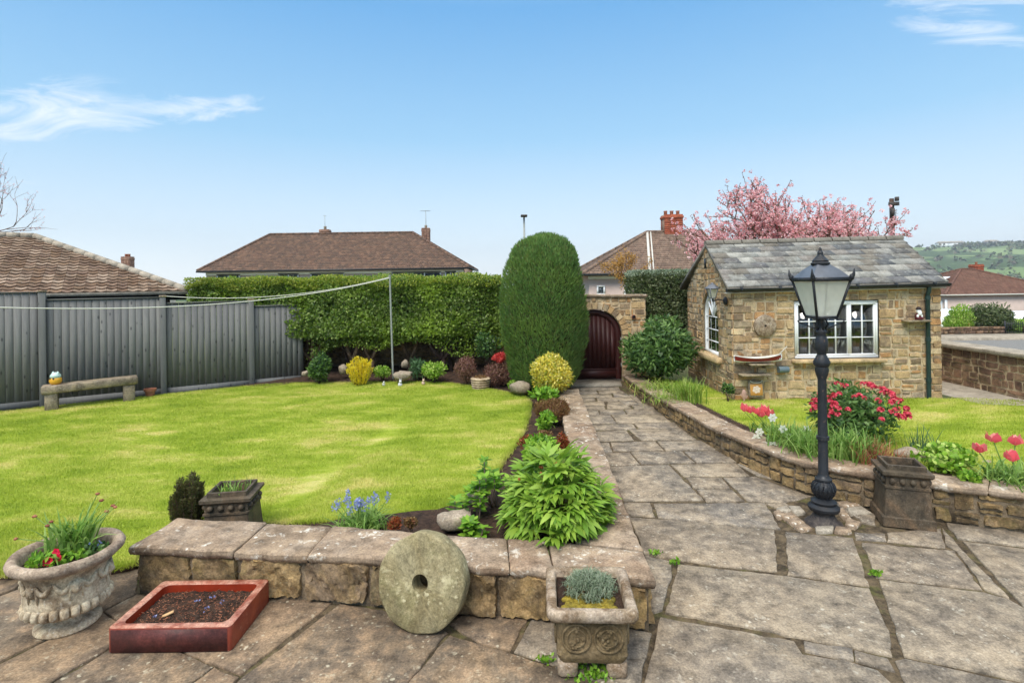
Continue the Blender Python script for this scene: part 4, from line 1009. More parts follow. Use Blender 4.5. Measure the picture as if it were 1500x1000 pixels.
V = np.stack([bx, by, bz], -1)
hull = MB(); hull.grid(V); hull.grid(V[::-1]); hull.build('hull', None or M['white'], bo, smooth='all')
red = M_plain('boat_red', (120, 30, 34), .35, .5); rd = MB(); V2 = V.copy(); V2[..., 1] = cy + (V[..., 1] - cy) * 1.03 
sel = [0, 1, 2]; V2 = V2[:, :3]; V3 = np.stack([bx, by, bz], -1)[:, -3:]; V3[..., 1] = cy + (V3[..., 1] - cy) * 1.03; rd.grid(V2); rd.grid(V3); rd.build('topside', red, bo, smooth='all')
ru = MB(); ru.tube([(x0 + L * t_, cy - w_[0] * 1.05, z_[0] + .003) for t_, w_, z_ in zip(np.linspace(0, 1, 24), wid, top)], .006, 6); ru.tube([(x0 + L * t_, cy + w_[0] * 1.05, z_[0] + .003) for t_, w_, z_ in zip(np.linspace(0, 1, 24), wid, top)], .006, 6); ru.build('gunwale', M['offwhite'], bo)
dk = MB(); dk.add([(x0 + L * t_, cy - w_[0], z_[0] - .015) for t_, w_, z_ in zip(np.linspace(0, 1, 24), wid, top)] + [(x0 + L * t_, cy + w_[0], z_[0] - .015) for t_, w_, z_ in zip(np.linspace(0, 1, 24), wid, top)], [[i, i + 1, 25 + i, 24 + i] for i in range(23)]); dk.build('deck', M['sandstone'], bo)
mb = MB(); a_ = onF(1138, 522, .15); b_ = onF(1153, 507, .15); mb.tube([a_, b_], [.008, .006], 6); mb.build('bowsprit', M['offwhite'], bo)
mb = MB()
c = onF(1113, 532, .12); mb.box((c[0], SY0 - .12, c[2] - .012), (.42, .26, .03), bev=.006)
mb.box((c[0] - .12, SY0 - .08, c[2] - .06), (.06, .14, .07), bev=.01); mb.box((c[0] + .12, SY0 - .08, c[2] - .06), (.06, .14, .07), bev=.01)
one('stone_shelf', mb, M['benchstone'], 'stone corbel shelf holding up the red model boat', 'shelf', (c[0], SY0, c[2]))
c = onF(1106, 549, .15); mb = MB(); mb.box((c[0], SY0 - .12, c[2]), (.52, .24, .035), bev=.008)
tag(mb.build('stone_ledge', M['benchstone'], loc=(c[0], SY0, c[2])), 'thin stone slab ledge jutting out over the painted flower plaque', 'ledge')
c = onF(1147, 541, .08); mb = MB(); mb.lathe([(.001, -.09), (.058, -.09), (.06, -.08), (.06, .08), (.055, .09), (.001, .09)], (0, 0, 0), 20)
mb.v = [v[:, [2, 1, 0]] * [1, 1, 1] + [c[0], SY0 - .09, c[2]] for v in mb.v]; mb.box((c[0], SY0 - .02, c[2]), (.08, .06, .06))
one('floodlight', mb, M_plain('grey_blue_metal', (96, 112, 118), .4, .5), 'grey cylindrical metal light fixed to the shed wall right of the boat', 'wall light', c, smooth=40)
pl_ = thing('flower_plaque', 'orange slate plaque with a pale flower painted on it leaning under the ledge', 'plaque', onF(1109, 580, .12))
c = onF(1108, 569, .12); mb = MB(); mb.box((c[0], SY0 - .10, c[2] - .01), (.27, .03, .30), bev=.012, tilt=Matrix.Rotation(-.12, 4, 'X')); mb.build('board', M['benchstone'], pl_)
mb = MB(); mb.box((c[0], SY0 - .122, c[2] - .02), (.22, .008, .20), bev=.003, tilt=Matrix.Rotation(-.12, 4, 'X')); mb.build('painted_field', M_plain('orange_paint', (206, 150, 76), .6, .3, var=.3), pl_)
mb = MB()
for k in range(6):
    w = k * PI / 3 + .3; mb.ball((c[0] + .045 * math.cos(w), SY0 - .129, c[2] - .02 + .045 * math.sin(w)), (.03, .006, .03), 10, 6)
mb.ball((c[0], SY0 - .134, c[2] - .02), (.02, .006, .02), 8, 5); mb.build('flower_painting', M_plain('pale_paint', (226, 206, 186), .6, .3), pl_)
mb = MB(); mb.tube([(c[0] + .11 * math.cos(w), SY0 - .115, c[2] + .15 + .05 * math.sin(w)) for w in np.linspace(PI, 2 * PI, 9)], .005, 6); mb.build('rope_hanger', M['cord'], pl_)
c = onF(1090, 583, .14); mb = MB()                                               # carved fish standing on its tail
mb.lathe([(.001, 0), (.035, .0), (.03, .02), (.012, .05), (.03, .09), (.045, .14), (.04, .19), (.02, .235), (.001, .245)], (0, 0, 0), 12)
mb.v = [v * [1, .6, 1] + np.array([c[0], SY0 - .14, SG]) for v in mb.v]
mb.box((c[0] + .035, SY0 - .14, SG + .12), (.05, .008, .06), tilt=Matrix.Rotation(.6, 4, 'Y')); mb.box((c[0] - .04, SY0 - .14, SG + .15), (.04, .008, .05), tilt=Matrix.Rotation(-.6, 4, 'Y'))
one('fish_ornament', mb, M_plain('pink_stone', (196, 158, 142), .8, .2, var=.4), 'small pale pink stone fish ornament standing at the foot of the shed wall', 'garden ornament', (c[0], SY0 - .14, SG), smooth=40)
c = onF(1346, 470, .12); mb = MB(); mb.box((c[0] - .03, SY0 - .09, c[2]), (.42, .2, .035), bev=.008)
tag(mb.build('stone_bracket', M['benchstone'], loc=(c[0], SY0, c[2])), 'narrow stone bracket shelf under the little white figure by the downpipe', 'ledge')
gn = thing('garden_figure', 'small seated white and dark red garden figure on the bracket beside the downpipe', 'garden ornament', (c[0], SY0 - .1, c[2] + .018))
cx, cz = c[0] + .0, c[2] + .018
mb = MB(); mb.lathe([(.05, 0), (.055, .03), (.045, .09), (.03, .12)], (cx, SY0 - .11, cz), 12); mb.ball((cx - .04, SY0 - .15, cz + .03), (.022, .035, .02)); mb.ball((cx + .04, SY0 - .15, cz + .03), (.022, .035, .02)); mb.build('coat', M_plain('figure_red', (96, 34, 42), .6), gn, smooth='all')
mb = MB(); mb.ball((cx, SY0 - .12, cz + .155), (.04, .04, .045)); mb.ball((cx, SY0 - .15, cz + .12), (.035, .025, .045)); mb.ball((cx - .035, SY0 - .14, cz + .07), (.02, .02, .03)); mb.ball((cx + .035, SY0 - .14, cz + .07), (.02, .02, .03)); mb.build('head', M['white'], gn, smooth='all')
mb = MB(); mb.lathe([(.046, .185), (.04, .21), (.02, .235), (.001, .24)], (cx, SY0 - .115, cz), 12); mb.build('hat', M_plain('figure_dark', (44, 30, 34), .6), gn, smooth='all')
# wall lantern on the gable near the corner
c0 = np.array(fG(np.array(LG - .22), np.array(P(1055, 441, 10.1)[2]), np.array(.04)))
wl = thing('wall_lantern', 'old four-sided lantern on a bracket at the corner of the shed gable', 'wall light', c0)
mb = MB(); mb.lathe([(.001, 0), (.075, 0), (.08, .02), (.05, .04), (.001, .05)], (0, 0, 0), 16); mb.v = [np.stack([-v[:, 2], v[:, 0], v[:, 1]], 1) + c0 for v in mb.v]; mb.build('wall_plate', M['iron'], wl, smooth=40)
lx = c0 + np.array([-.26, -.02, .0])
mb = MB(); mb.tube([c0 + [-.03, 0, 0], c0 + [-.14, -.01, .03], lx + [0, 0, .0], lx + [0, 0, .05]], .012, 8); mb.build('bracket', M['iron'], wl, smooth=40)
def lantern_body(root, c, rt, rb, h, rot, names, fr, glass, roofm, t_=.012):
    """four-sided tapering lantern: c is the centre of its base"""
    def cn(r, z, k): w = rot + PI / 2 * k; return np.array([c[0] + r * math.cos(w), c[1] + r * math.sin(w), c[2] + z])
    fm = MB(); gl = MB()
    for k in range(4):
        fm.bar(cn(rb, 0, k), cn(rt, h, k), t_ * 1.5); fm.bar(cn(rb, 0, k), cn(rb, 0, k + 1), t_ * 1.3); fm.bar(cn(rt, h, k), cn(rt, h, k + 1), t_ * 1.8)
        q = [cn(rb * .99, .005, k), cn(rb * .99, .005, k + 1), cn(rt * .985, h - .005, k + 1), cn(rt * .985, h - .005, k)]; gl.add(q, [[0, 1, 2, 3]])
    fm.build('frame', fr, root); gl.build('glass', glass, root); return cn
cn = lantern_body(wl, lx + [0, 0, .06], .105, .06, .17, PI / 4 + .1, None, M['lead'], M['lampglass'], None, .009)
mb = MB(); mb.lathe([(.15, .23), (.14, .245), (.05, .31), (.03, .315), (.03, .335), (.001, .35)], lx, 4); mb.build('cap', M['lead'], wl)
# ============================================================ GATE WALL
rg_ = np.random.default_rng(31)
GY = 12.78; gz = path_z(GY); gx0, gx1 = P(832, 500, GY)[0], P(911, 500, GY)[0]; gcx = (gx0 + gx1) / 2; gr_ = (gx1 - gx0) / 2
gtop = P(872, 453, GY)[2]; gspr = gtop - gr_ * .96; wtop = P(900, 435, GY)[2]; wx0_, wx1_ = .3, P(946, 500, GY)[0]
arch = thing('gate_wall', 'tall stone wall with a rounded archway holding the brown garden gate', 'wall', (gcx, GY, gz))
fW, LW = linemap((wx0_, GY), (wx1_, GY))
def segW(z):
    c = gcx - wx0_
    if z < gspr: h = gr_
    elif z < gtop: h = gr_ * math.sqrt(max(0, 1 - ((z - gspr) / (gtop - gspr)) ** 2))
    else: h = 0
    return [(0, c - h - .0), (c + h, LW)] if h > .02 else [(0, LW)]
a, bk = MB(), MB()
rubble(a, fW, segW, [gz - .05, gspr, gtop, wtop], rng=rg_)
backing(bk, fW, segW, gz - .1, wtop, .03)
fWr, LWr = linemap((wx1_, GY), (wx1_, GY + .35)); masonry(a, fWr, lambda z: [(0, LWr)], [gz - .05, wtop], (.1, .17), (.16, .35), .02, .02, .05, rg_); backing(bk, fWr, lambda z: [(0, LWr)], gz - .1, wtop, .3)
fWb, _ = linemap((wx1_, GY + .35), (wx0_, GY + .35)); backing(bk, fWb, lambda z: [(LW - b_, LW - a_) for a_, b_ in segW(z)], gz - .1, wtop, .04)
arcW = [(gcx - wx0_ - gr_, gz - .1)] + [(gcx - wx0_ - gr_ * math.cos(PI * k / 24), gspr + (gtop - gspr) * math.sin(PI * k / 24)) for k in range(25)] + [(gcx - wx0_ + gr_, gz - .1)]
for (u0, z0), (u1, z1) in zip(arcW[:-1], arcW[1:]):
    U = np.array([[u0, u1], [u0, u1]]); Z = np.array([[z0, z1], [z0, z1]]); H = np.array([[.004, .004], [-.35, -.35]]); bk.grid(fW(U, Z, H))
for k in range(17):
    t0, t1 = PI * k / 17, PI * (k + 1) / 17
    def vou(U, Z, H, t0=t0, t1=t1):
        th = t0 + (t1 - t0) * U; return fW(gcx - wx0_ - np.cos(th) * (gr_ + Z * .17), gspr + np.sin(th) * (gtop - gspr + Z * .17), H)
    stone(a, vou, .04, .96, .02, 1, .028, .5, rg_, .6)
a.build('stonework', M['sandstone'], arch, smooth=35); bk.build('mortar_wall', M['mortar'], arch)
cp = MB(); coping(cp, [(wx0_, GY - .05), (wx1_ + .04, GY - .05)], [(wx0_, GY + .40), (wx1_ + .04, GY + .40)], wtop + .06, .055, [0, .22, .45, .7, 1], rg_); cp.build('coping', M['cope'], arch, smooth='all')
q = P(928, 464, GY - .03); mb = MB(); mb.lathe([(.04, 0), (.052, .004), (.052, .03), (.04, .03)], (0, 0, 0), 16, cap=False); mb.v = [np.stack([v[:, 0], -v[:, 2], v[:, 1]], 1) + q for v in mb.v]; mb.build('pipe_ring', M['clay_pot'], arch)
mb = MB(); mb.lathe([(.001, 0), (.041, 0), (.041, .012), (.001, .012)], (0, 0, 0), 16); mb.v = [np.stack([v[:, 0], -v[:, 2], v[:, 1]], 1) + q for v in mb.v]; mb.build('pipe_hole', M['black_plastic'], arch)
gate = thing('garden_gate', 'dark brown arched wooden gate with vertical boards, closed in the archway', 'gate', (gcx, GY + .08, gz))
def archpoly(s, zb, n=24, off=0): return [(gcx - gr_ * s, zb)] + [(gcx - gr_ * s * math.cos(PI * k / n), gspr + off + (gtop - gspr) * s * math.sin(PI * k / n)) for k in range(n + 1)] + [(gcx + gr_ * s, zb)]
def plate(mb, poly, y0, y1):
    n = len(poly); mb.add([(x, y0, z) for x, z in poly] + [(x, y1, z) for x, z in poly], [list(range(n)), list(range(n, 2 * n))[::-1]] + [[i + n, (i + 1) % n + n, (i + 1) % n, i] for i in range(n)])
nb = 9; mb = MB()
for k in range(nb):                                                           # boards
    xa = gcx - gr_ * .80 + k * gr_ * 1.6 / nb; xb = xa + gr_ * 1.6 / nb - .003
    zt = lambda x: gspr + (gtop - gspr) * .80 * math.sqrt(max(0, 1 - ((x - gcx) / (gr_ * .8)) ** 2))
    plate(mb, [(xa, gz + .2), (xb, gz + .2), (xb, zt(xb)), (xa, zt(xa))][::-1], GY + .08, GY + .13)
mb.build('boards', M['door'], gate)
mb = MB(); po, pi = archpoly(.985, gz + .02), archpoly(.78, gz + .02)
V = np.array([[(x, y, z) for x, z in pp] for pp, y in ((po, GY + .12), (po, GY + .06), (pi, GY + .06), (pi, GY + .075), ([(gcx + (x - gcx) * .97, z) for x, z in pi], GY + .12))]); mb.grid(V)
mb.box((gcx, GY + .092, gz + .13), (gr_ * 1.6, .06, .22)); mb.box((gcx, GY + .085, gz + .255), (gr_ * 1.6, .075, .03), bev=.006); mb.build('gate_frame', M['door'], gate)
for z in (.35, .95, 1.2):
    mb = MB(); mb.box((gx1 - .012, GY + .05, gz + z), (.02, .03, .09), bev=.004); mb.build('hinge', M['galv'], gate)

# ============================================================ FENCE
FA, FBn = G(0, 601, lambda x, y: lawn_z(x, y) - .03), G(440, 557, lambda x, y: lawn_z(x, y) - .03)
fd = unit((FBn - FA)[:2]); fn = np.array([fd[1], -fd[0]])
def onfence(px):                                                              # distance along the fence seen at this picture column
    a = (px - 750) / F; # x = a*Y along line FA + s*fd
    return (a * FA[1] - FA[0]) / (fd[0] - a * fd[1])
fence = thing('panel_fence', 'grey stained close-board timber fence stepping down along the left of the lawn', 'fence', ((FA[0] + FBn[0]) / 2, (FA[1] + FBn[1]) / 2, .1))
bnd = [-480, -190, 62, 238, 367, 440]; tops = [415, 421, 429.5, 438, 443, 448]
for i in range(5):
    s0, s1 = onfence(bnd[i]), onfence(bnd[i + 1]); pxm = (max(bnd[i], -40) + bnd[i + 1]) / 2
    Ym = (FA[:2] + fd * onfence(pxm))[1]; zt = P(pxm, tops[i + 1] if i else 421, Ym)[2]
    if i == 0: zt += .1
    mb = MB(); s = s0 + .05; zb0 = .02 + lawn_z(0, (FA[:2] + fd * s0)[1]) - .04
    while s < s1 - .06:
        w = .118; zb = lawn_z(0, (FA[:2] + fd * s)[1]) + .08; c = FA[:2] + fd * (s + w / 2) + fn * .02
        sg = 1; q = np.array([[-w / 2, .000], [w / 2, .000], [w / 2, .005], [-w / 2, .006]])
        vs = []
        for z in (zb, zt + R.uniform(-.003, .003)):
            for u, h in q: p_ = c + fd * u + fn * h; vs.append((p_[0], p_[1], z))
        mb.add(vs, [[0, 1, 5, 4], [1, 2, 6, 5], [2, 3, 7, 6], [3, 0, 4, 7], [4, 5, 6, 7], [3, 2, 1, 0]]); s += w + .005
    mb.build('panel', M['fence'], fence)
    mb = MB(); a_, b_ = FA[:2] + fd * (s0 + .05), FA[:2] + fd * (s1 - .02)
    za, zb = lawn_z(0, a_[1]) + .02, lawn_z(0, b_[1]) + .02
    mb.bar((*(a_ + fn * .012), za), (*(b_ + fn * .012), zb), .03, .16); mb.build('gravel_board', M['fence'], fence)
    for z in (zt + .012, ):
        mb = MB(); mb.bar((*(a_ + fn * .02), z), (*(b_ + fn * .02), z), .06, .022); mb.build('capping_rail', M['fence'], fence)
for i, px in enumerate(bnd[:-1]):
    s_ = onfence(px); c = FA[:2] + fd * s_ + fn * .03; Yp = c[1]
    zt = P(max(px, 0), [395, 419, 428, 435, 440][i], Yp)[2] if px > 0 else 2.62
    mb = MB(); mb.box((c[0], c[1], (zt + 0) / 2), (.11, .11, zt), math.atan2(fd[1], fd[0]), .004); mb.build('post', M['fence'], fence)
    mb = MB(); mb.box((c[0], c[1], zt + .018), (.14, .14, .035), math.atan2(fd[1], fd[0]), .01); mb.build('post_cap', M['benchstone'], fence)
# ---- stone bench against the fence
ba, bb_ = G(76, 599, lawn_z), G(189, 586, lawn_z); ba, bb_ = np.array(ba), np.array(bb_); bd = unit((bb_ - ba)[:2]); bn = np.array([bd[1], -bd[0]]); L = np.linalg.norm((bb_ - ba)[:2]); ang = math.atan2(bd[1], bd[0])
bench = thing('stone_bench', 'weathered stone bench of one long slab on two blocks in front of the grey fence', 'bench', ((ba + bb_) / 2))
mc = (ba + bb_) / 2; hz = .40
mb = MB(); mb.box((mc[0], mc[1], lz(*mc[:2]) + hz), (L + .30, .34, .15), ang, .02, tilt=Matrix.Rotation(-.02, 4, 'Y')); mb.build('seat', M['benchstone'], bench)
for p_ in (ba, bb_):
    mb = MB(); mb.box((p_[0], p_[1], p_[2] + .15), (.20, .28, .36), ang, .02); mb.build('leg', M['benchstone'], bench)
c = mc[:2] - bd * (L / 2 - .06); zc = lz(*mc[:2]) + hz + .095
oc = thing('owl_ornament', 'small round yellow and pale blue owl ornament sitting on the end of the stone bench', 'garden ornament', (c[0], c[1], zc - .02))
mb = MB(); mb.lathe([(.001, -.02), (.075, -.02), (.10, .03), (.095, .09), (.06, .14)], (c[0], c[1], zc), 18); mb.build('body', M_plain('yellow_glaze', (232, 172, 50), .35, .5), oc, smooth='all')
mb = MB(); mb.lathe([(.088, .10), (.085, .15), (.05, .195), (.001, .205)], (c[0], c[1], zc), 18); mb.lathe([(.03, 0), (.02, .03), (.001, .06)], (c[0] - .045, c[1], zc + .165), 8); mb.lathe([(.03, 0), (.02, .03), (.001, .06)], (c[0] + .045, c[1], zc + .165), 8); mb.build('head', M_plain('pale_blue_glaze', (196, 220, 214), .35, .5), oc, smooth='all')
for s_ in (-1, 1): mb = MB(); mb.ball((c[0] + .03 * s_, c[1] - .088, zc + .09), (.018, .01, .018), 8, 5); mb.build('eye', M['black_plastic'], oc)
c = G(220, 580, lawn_z); tp = thing('terracotta_pot', 'small empty terracotta flower pot on the lawn edge right of the bench', 'flower pot', c)
mb = MB(); mb.lathe([(.001, 0), (.075, 0), (.10, .13), (.095, .13), (.072, .01), (.001, .01)], c, 20, cap=False); mb.build('pot', M['clay_pot'], tp, smooth=40)
mb = MB(); mb.lathe([(.10, .11), (.115, .11), (.118, .16), (.10, .16), (.095, .12)], c, 20, cap=False); mb.build('rim', M['clay_pot'], tp, smooth=40)
# ---- washing line
pb0 = G(576, 557, lawn_z); ptp = P(571, 404, pb0[1]); ptp = np.array([ptp[0], ptp[1], ptp[2]])
wp = thing('washing_line_post', 'thin galvanised washing line post standing at the far edge of the lawn', 'post', pb0)
mb = MB(); mb.tube([pb0 - [0, 0, .1], ptp], .024, 10); mb.build('pole', M['galv'], wp, smooth=40)
mb = MB(); mb.tube([ptp + [0, 0, -.01], ptp + [0, 0, .015]], .03, 10); mb.bar(ptp + [-.03, 0, -.05], ptp + [.03, 0, -.05], .03); mb.build('pole_cap', M['galv'], wp)
def sag(a, b, s, n=40): t_ = np.linspace(0, 1, n)[:, None]; p_ = a + (b - a) * t_; p_[:, 2] -= (s * 4 * t_ * (1 - t_))[:, 0]; return list(p_)
a_ = P(-260, 437, 6.4); mb = MB(); mb.tube(sag(ptp + [0, 0, -.05], a_, .36, 60), .0085, 6)
one('washing_line', mb, M['cord'], 'long white washing line sagging in front of the grey fence', 'washing line', ptp, smooth=40)
a_ = FA[:2] + fd * onfence(238); a_ = np.array([a_[0], a_[1] - .06, P(238, 433, a_[1])[2]]); mb = MB(); mb.tube(sag(ptp + [0, 0, -.03], a_, .22, 50), .0075, 6)
one('washing_line', mb, M['cord'], 'higher pale line running from the metal post to the second fence post', 'washing line', a_, smooth=40)
# ============================================================ HEDGES AND SHRUBS AT THE BACK
rh = np.random.default_rng(41)
def boxcloud(mb, lo, hi, n, L, W, lump=.10, depth=.3, top=None, under=0, rng=rh, faces=(1, 1, 1, 1, 1, 0), lsc=1.4):
    """leaves in the outer shell of a clipped box: faces front,back,left,right,top,bottom"""
    lo, hi = np.array(lo), np.array(hi); s = hi - lo
    ar = np.array([s[0] * s[2], s[0] * s[2], s[1] * s[2], s[1] * s[2], s[0] * s[1], s[0] * s[1]]) * np.array(faces)
    k = rng.choice(6, n, p=ar / ar.sum()); u = rng.uniform(0, 1, (n, 3)); p = lo + u * s
    N = np.zeros((n, 3)); dd = depth * rng.uniform(0, 1, n) ** 1.6
    for i, (ax, sg) in enumerate(((1, -1), (1, 1), (0, -1), (0, 1), (2, 1), (2, -1))):
        m = k == i; N[m, ax] = sg; p[m, ax] = (lo[ax] + dd[m]) if sg < 0 else (hi[ax] - dd[m])
    nz = vnoise(p, lsc, 1) * lump + vnoise(p, lsc * 3, 2) * lump * .5
    p = p + N * nz[:, None]
    # round the arrises
    e = (p - (lo + hi) / 2) / (s / 2); ex = np.sort(np.abs(e), 1); m = (ex[:, 1] > .90); p[m] -= (e[m] * .05) * np.minimum(s, 1)
    ax = unit(N * .5 + [0, 0, .25] + rdir(n, rng) * .8); s3 = rng.uniform(.55, 1.5, n); leaves(mb, p, ax, unit(N + rdir(n, rng) * .6), L * s3, W * s3, .15, 'q')
hyf, hyb = 13.25, 14.9; hz1 = P(500, 407, hyf)[2]; hx0, hx1 = -7.95, -.25
hedge = thing('privet_hedge', 'long tall clipped green hedge behind the washing line post with bare trunks showing below', 'hedge', (-4.2, 14.0, .3))
hm = MB()
boxcloud(hm, (hx0, hyf, 1.2), (hx1, hyb, hz1 - .02), 100000, .066, .042, .19, .42, faces=(1.6, .3, 1, 1, 1, .7))
n = 9000; x = rh.uniform(-5, hx1, n); p = np.stack([x, rh.uniform(hyf, hyb, n), 1.2 - rh.uniform(0, .55, n) ** 1.0 * (.5 + .5 * np.sin(x * 2.3 + 1) * np.sin(x * .9))], 1)
leaves(hm, p, unit(rdir(n, rh) + [0, -.3, 0]), rdir(n, rh), .06, .038, .15, 'q')
hm.build('foliage', M['hedge'], hedge)
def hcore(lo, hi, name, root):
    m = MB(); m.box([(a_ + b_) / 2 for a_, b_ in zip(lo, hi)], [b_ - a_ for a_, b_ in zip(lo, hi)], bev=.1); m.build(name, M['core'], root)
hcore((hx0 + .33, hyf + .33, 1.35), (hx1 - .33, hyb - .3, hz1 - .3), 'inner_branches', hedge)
ht = MB(); n = 9000; x = rh.uniform(hx0, hx1, n); x = np.where(rh.uniform(0, 1, n) < .45, hx0 + (x - hx0) * .55, x); y = rh.uniform(hyf - .02, hyb, n); z = hz1 - .02 + rh.uniform(-.26, .06, n) * (.4 + .6 * np.abs(np.sin(x * 1.7))) + .03 * np.sin(x * 4)
y = np.where(rh.uniform(0, 1, n) < .5, hyf - .04 + rh.uniform(0, .1, n), y)
leaves(ht, np.stack([x, y, z], 1), unit(rdir(n, rh) * .6 + [0, -.2, .7]), rdir(n, rh), .055, .032, .1, 'q'); ht.build('new_growth', M['hedge_top'], hedge)
tw = MB()
for i in range(70):
    x = rh.uniform(hx0 + .2, hx1 - .2); y = rh.uniform(hyf + .3, hyb - .3); tw.tube([(x, y, 1.0), (x + rh.uniform(-.3, .3), y, 1.8), (x + rh.uniform(-.5, .5), y + rh.uniform(-.3, .3), hz1 - .15)], [.02, .013, .006], 5)
tw.build('twigs', M['bark_dark'], hedge)
for px, m_ in ((446, 0), (458, 0), (505, 1), (536, 0), (545, 0), (598, 0), (648, 1), (660, 1), (668, 1), (518, 0), (727, 0)):
    b0 = P(px, 500, 13.75); z0 = bedz(b0[0], 13.75); mb = MB(); r = rh.uniform(.045, .08)
    x, y = b0[0], 13.75 + rh.uniform(-.2, .3)
    fork = rh.integers(2, 4)
    mb.tube([(x, y, z0 - .1), (x + rh.uniform(-.05, .05), y, z0 + .35)], [r * 1.3, r], 8)
    for k in range(fork):
        dx = (k - (fork - 1) / 2) * rh.uniform(.35, .6); mb.tube([(x, y, z0 + .3), (x + dx * .5, y - .05, z0 + .6), (x + dx * .9, y, z0 + 1.0), (x + dx * 1.1, y, 2.0)], [r * .9, r * .7, r * .55, r * .3], 7)
    mb.build('trunk', M['bark'] if m_ == 0 else M['bark_dark'], hedge, smooth='all')
# old rubble wall behind the hedge
ow = thing('rubble_wall', 'low old rubble wall in deep shade behind the hedge trunks', 'wall', (-4, 15.05, .2)); a, b = MB(), MB(); f, L = linemap((-8.3, 14.95), (.9, 14.95))
masonry(a, f, lambda z: [(0, L)], [.15, 1.35], (.14, .22), (.2, .5), .04, .04, .07, rh, 1.3, .02, .3); backing(b, f, lambda z: [(0, L)], .0, 1.37, .4)
b.box((-3.7, 15.25, .68), (9.2, .5, 1.4)); a.build('stonework', M['lowstone'], ow, smooth='all'); b.build('core', M['lowmortar'], ow)
# clipped conifer
cc = P(796, 450, 11.75); zt = P(799, 344, 11.5)[2]; zb = .32
con = thing('clipped_conifer', 'tall clipped dome-shaped conifer standing left of the garden gate', 'conifer', (cc[0], 11.75, .25))
mb = MB(); n = 64000; t_ = rh.uniform(0, 1, n); w = rh.uniform(0, 2 * PI, n)
tt = np.array([0, .05, .15, .3, .45, .6, .72, .82, .9, .96, 1.0]); rr_ = np.array([.70, .80, .89, .97, 1.0, .99, .93, .84, .72, .55, .12])
t_ = np.concatenate([t_[:int(n * .86)], rh.uniform(.8, 1, n - int(n * .86))])
rad = np.interp(t_, tt, rr_) * .91 ; d_ = rh.uniform(0, 1, n) ** 1.8 * .22
slope = np.interp(t_, [0, .6, .8, .95, 1], [0, .15, .7, 2, 5]); Nn = unit(np.stack([np.cos(w), np.sin(w), slope], 1))
p = np.stack([cc[0] + rad * np.cos(w), 11.75 + rad * np.sin(w), zb + t_ * (zt - zb)], 1); p = p - Nn * d_[:, None] + Nn * (vnoise(p, 1.6, 4) * .045 + vnoise(p, 6, 5) * .03)[:, None]
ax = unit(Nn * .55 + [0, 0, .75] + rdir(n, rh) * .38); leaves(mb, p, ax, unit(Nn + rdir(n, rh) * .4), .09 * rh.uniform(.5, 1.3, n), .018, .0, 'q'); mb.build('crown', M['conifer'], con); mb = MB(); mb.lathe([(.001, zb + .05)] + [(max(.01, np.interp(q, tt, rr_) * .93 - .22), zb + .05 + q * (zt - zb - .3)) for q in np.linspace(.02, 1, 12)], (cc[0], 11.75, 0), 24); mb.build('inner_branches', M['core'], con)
mb = MB(); mb.tube([(cc[0], 11.75, .1), (cc[0], 11.75, 2.8)], [.09, .03], 8)
for k in range(60):
    z = rh.uniform(.4, 3.0); w = rh.uniform(0, 2 * PI); mb.tube([(cc[0], 11.75, z), (cc[0] + .7 * math.cos(w), 11.75 + .7 * math.sin(w), z + .35)], [.015, .005], 4)
mb.build('trunk', M['bark_dark'], con)
# dark hedge and rhododendron right of the gate
c = P(972, 435, 13.6); hd = thing('dark_hedge', 'dark green clipped hedge block behind the wall right of the gate', 'hedge', (c[0] + .1, 13.9, .2))
mb = MB(); xa, xb = P(930, 435, 13.2)[0], P(1030, 435, 13.2)[0]; zt2 = P(970, 398, 13.2)[2]
boxcloud(mb, (xa, 13.2, .5), (xb, 14.6, zt2), 24000, .055, .034, .07, .35, faces=(1.6, .3, 1, 1, 1, 0)); n = 3500; x = rh.uniform(xa, xb, n)
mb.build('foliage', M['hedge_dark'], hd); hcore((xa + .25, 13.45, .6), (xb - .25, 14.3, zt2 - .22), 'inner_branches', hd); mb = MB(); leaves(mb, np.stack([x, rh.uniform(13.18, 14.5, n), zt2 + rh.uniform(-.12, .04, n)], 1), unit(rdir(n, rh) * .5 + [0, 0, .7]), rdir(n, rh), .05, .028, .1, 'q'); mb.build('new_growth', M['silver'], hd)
mb = MB(); stems(mb, ((xa + xb) / 2, 13.9, .2), 26, 2.2, .7, .025, rh); mb.build('stems', M['bark_dark'], hd)
def shrub(name, label, px, py, wpx, hpx, Y, mat, n, L, W, zb, cat='shrub', group=None, sq=2.0, lump=.14, shape='q', stemn=14, depth=None, up=.3, out=.5, fol='foliage', stem_m='bark_dark', lsc=5.0, shell=.5, zmin=None, bend=.15, rnd=.7):
    """a leafy shrub: px,py centre in the photograph, wpx,hpx its size there, Y its distance"""
    c = P(px, py, Y); rx = wpx / 2 * Y / F; rz = hpx / 2 * Y / F; ry = depth or rx
    o = thing(name, label, cat, (c[0], Y, zb), group)
    mb = MB(); stems(mb, (c[0], Y, zb - .03), stemn, c[2] + rz * .5 - zb, rx * .7, max(.006, rx * .022), rh); mb.build('stems', M[stem_m], o)
    mb = MB(); R3 = np.array([rx, ry, rz]); m_ = 3 if n < 300 else (7 if n < 1500 else 12); zm = zmin if zmin is not None else zb + .01
    for k in range(m_):
        d_ = rdir(1, rh)[0]; s_ = rh.uniform(.46, .64); cc_ = c + d_ * R3 * (1.02 - s_) * rh.uniform(.75, 1.08)
        bush(mb, cc_, R3 * s_ * [1, 1, rh.uniform(.9, 1.15)], int(n / m_ * 1.25), L, W, shape, out, up, rnd, shell, sq, lump, bend, rh, zmin=zm, lsc=lsc)
    mb.build(fol, M[mat], o)
    return o, c, (rx, ry, rz)
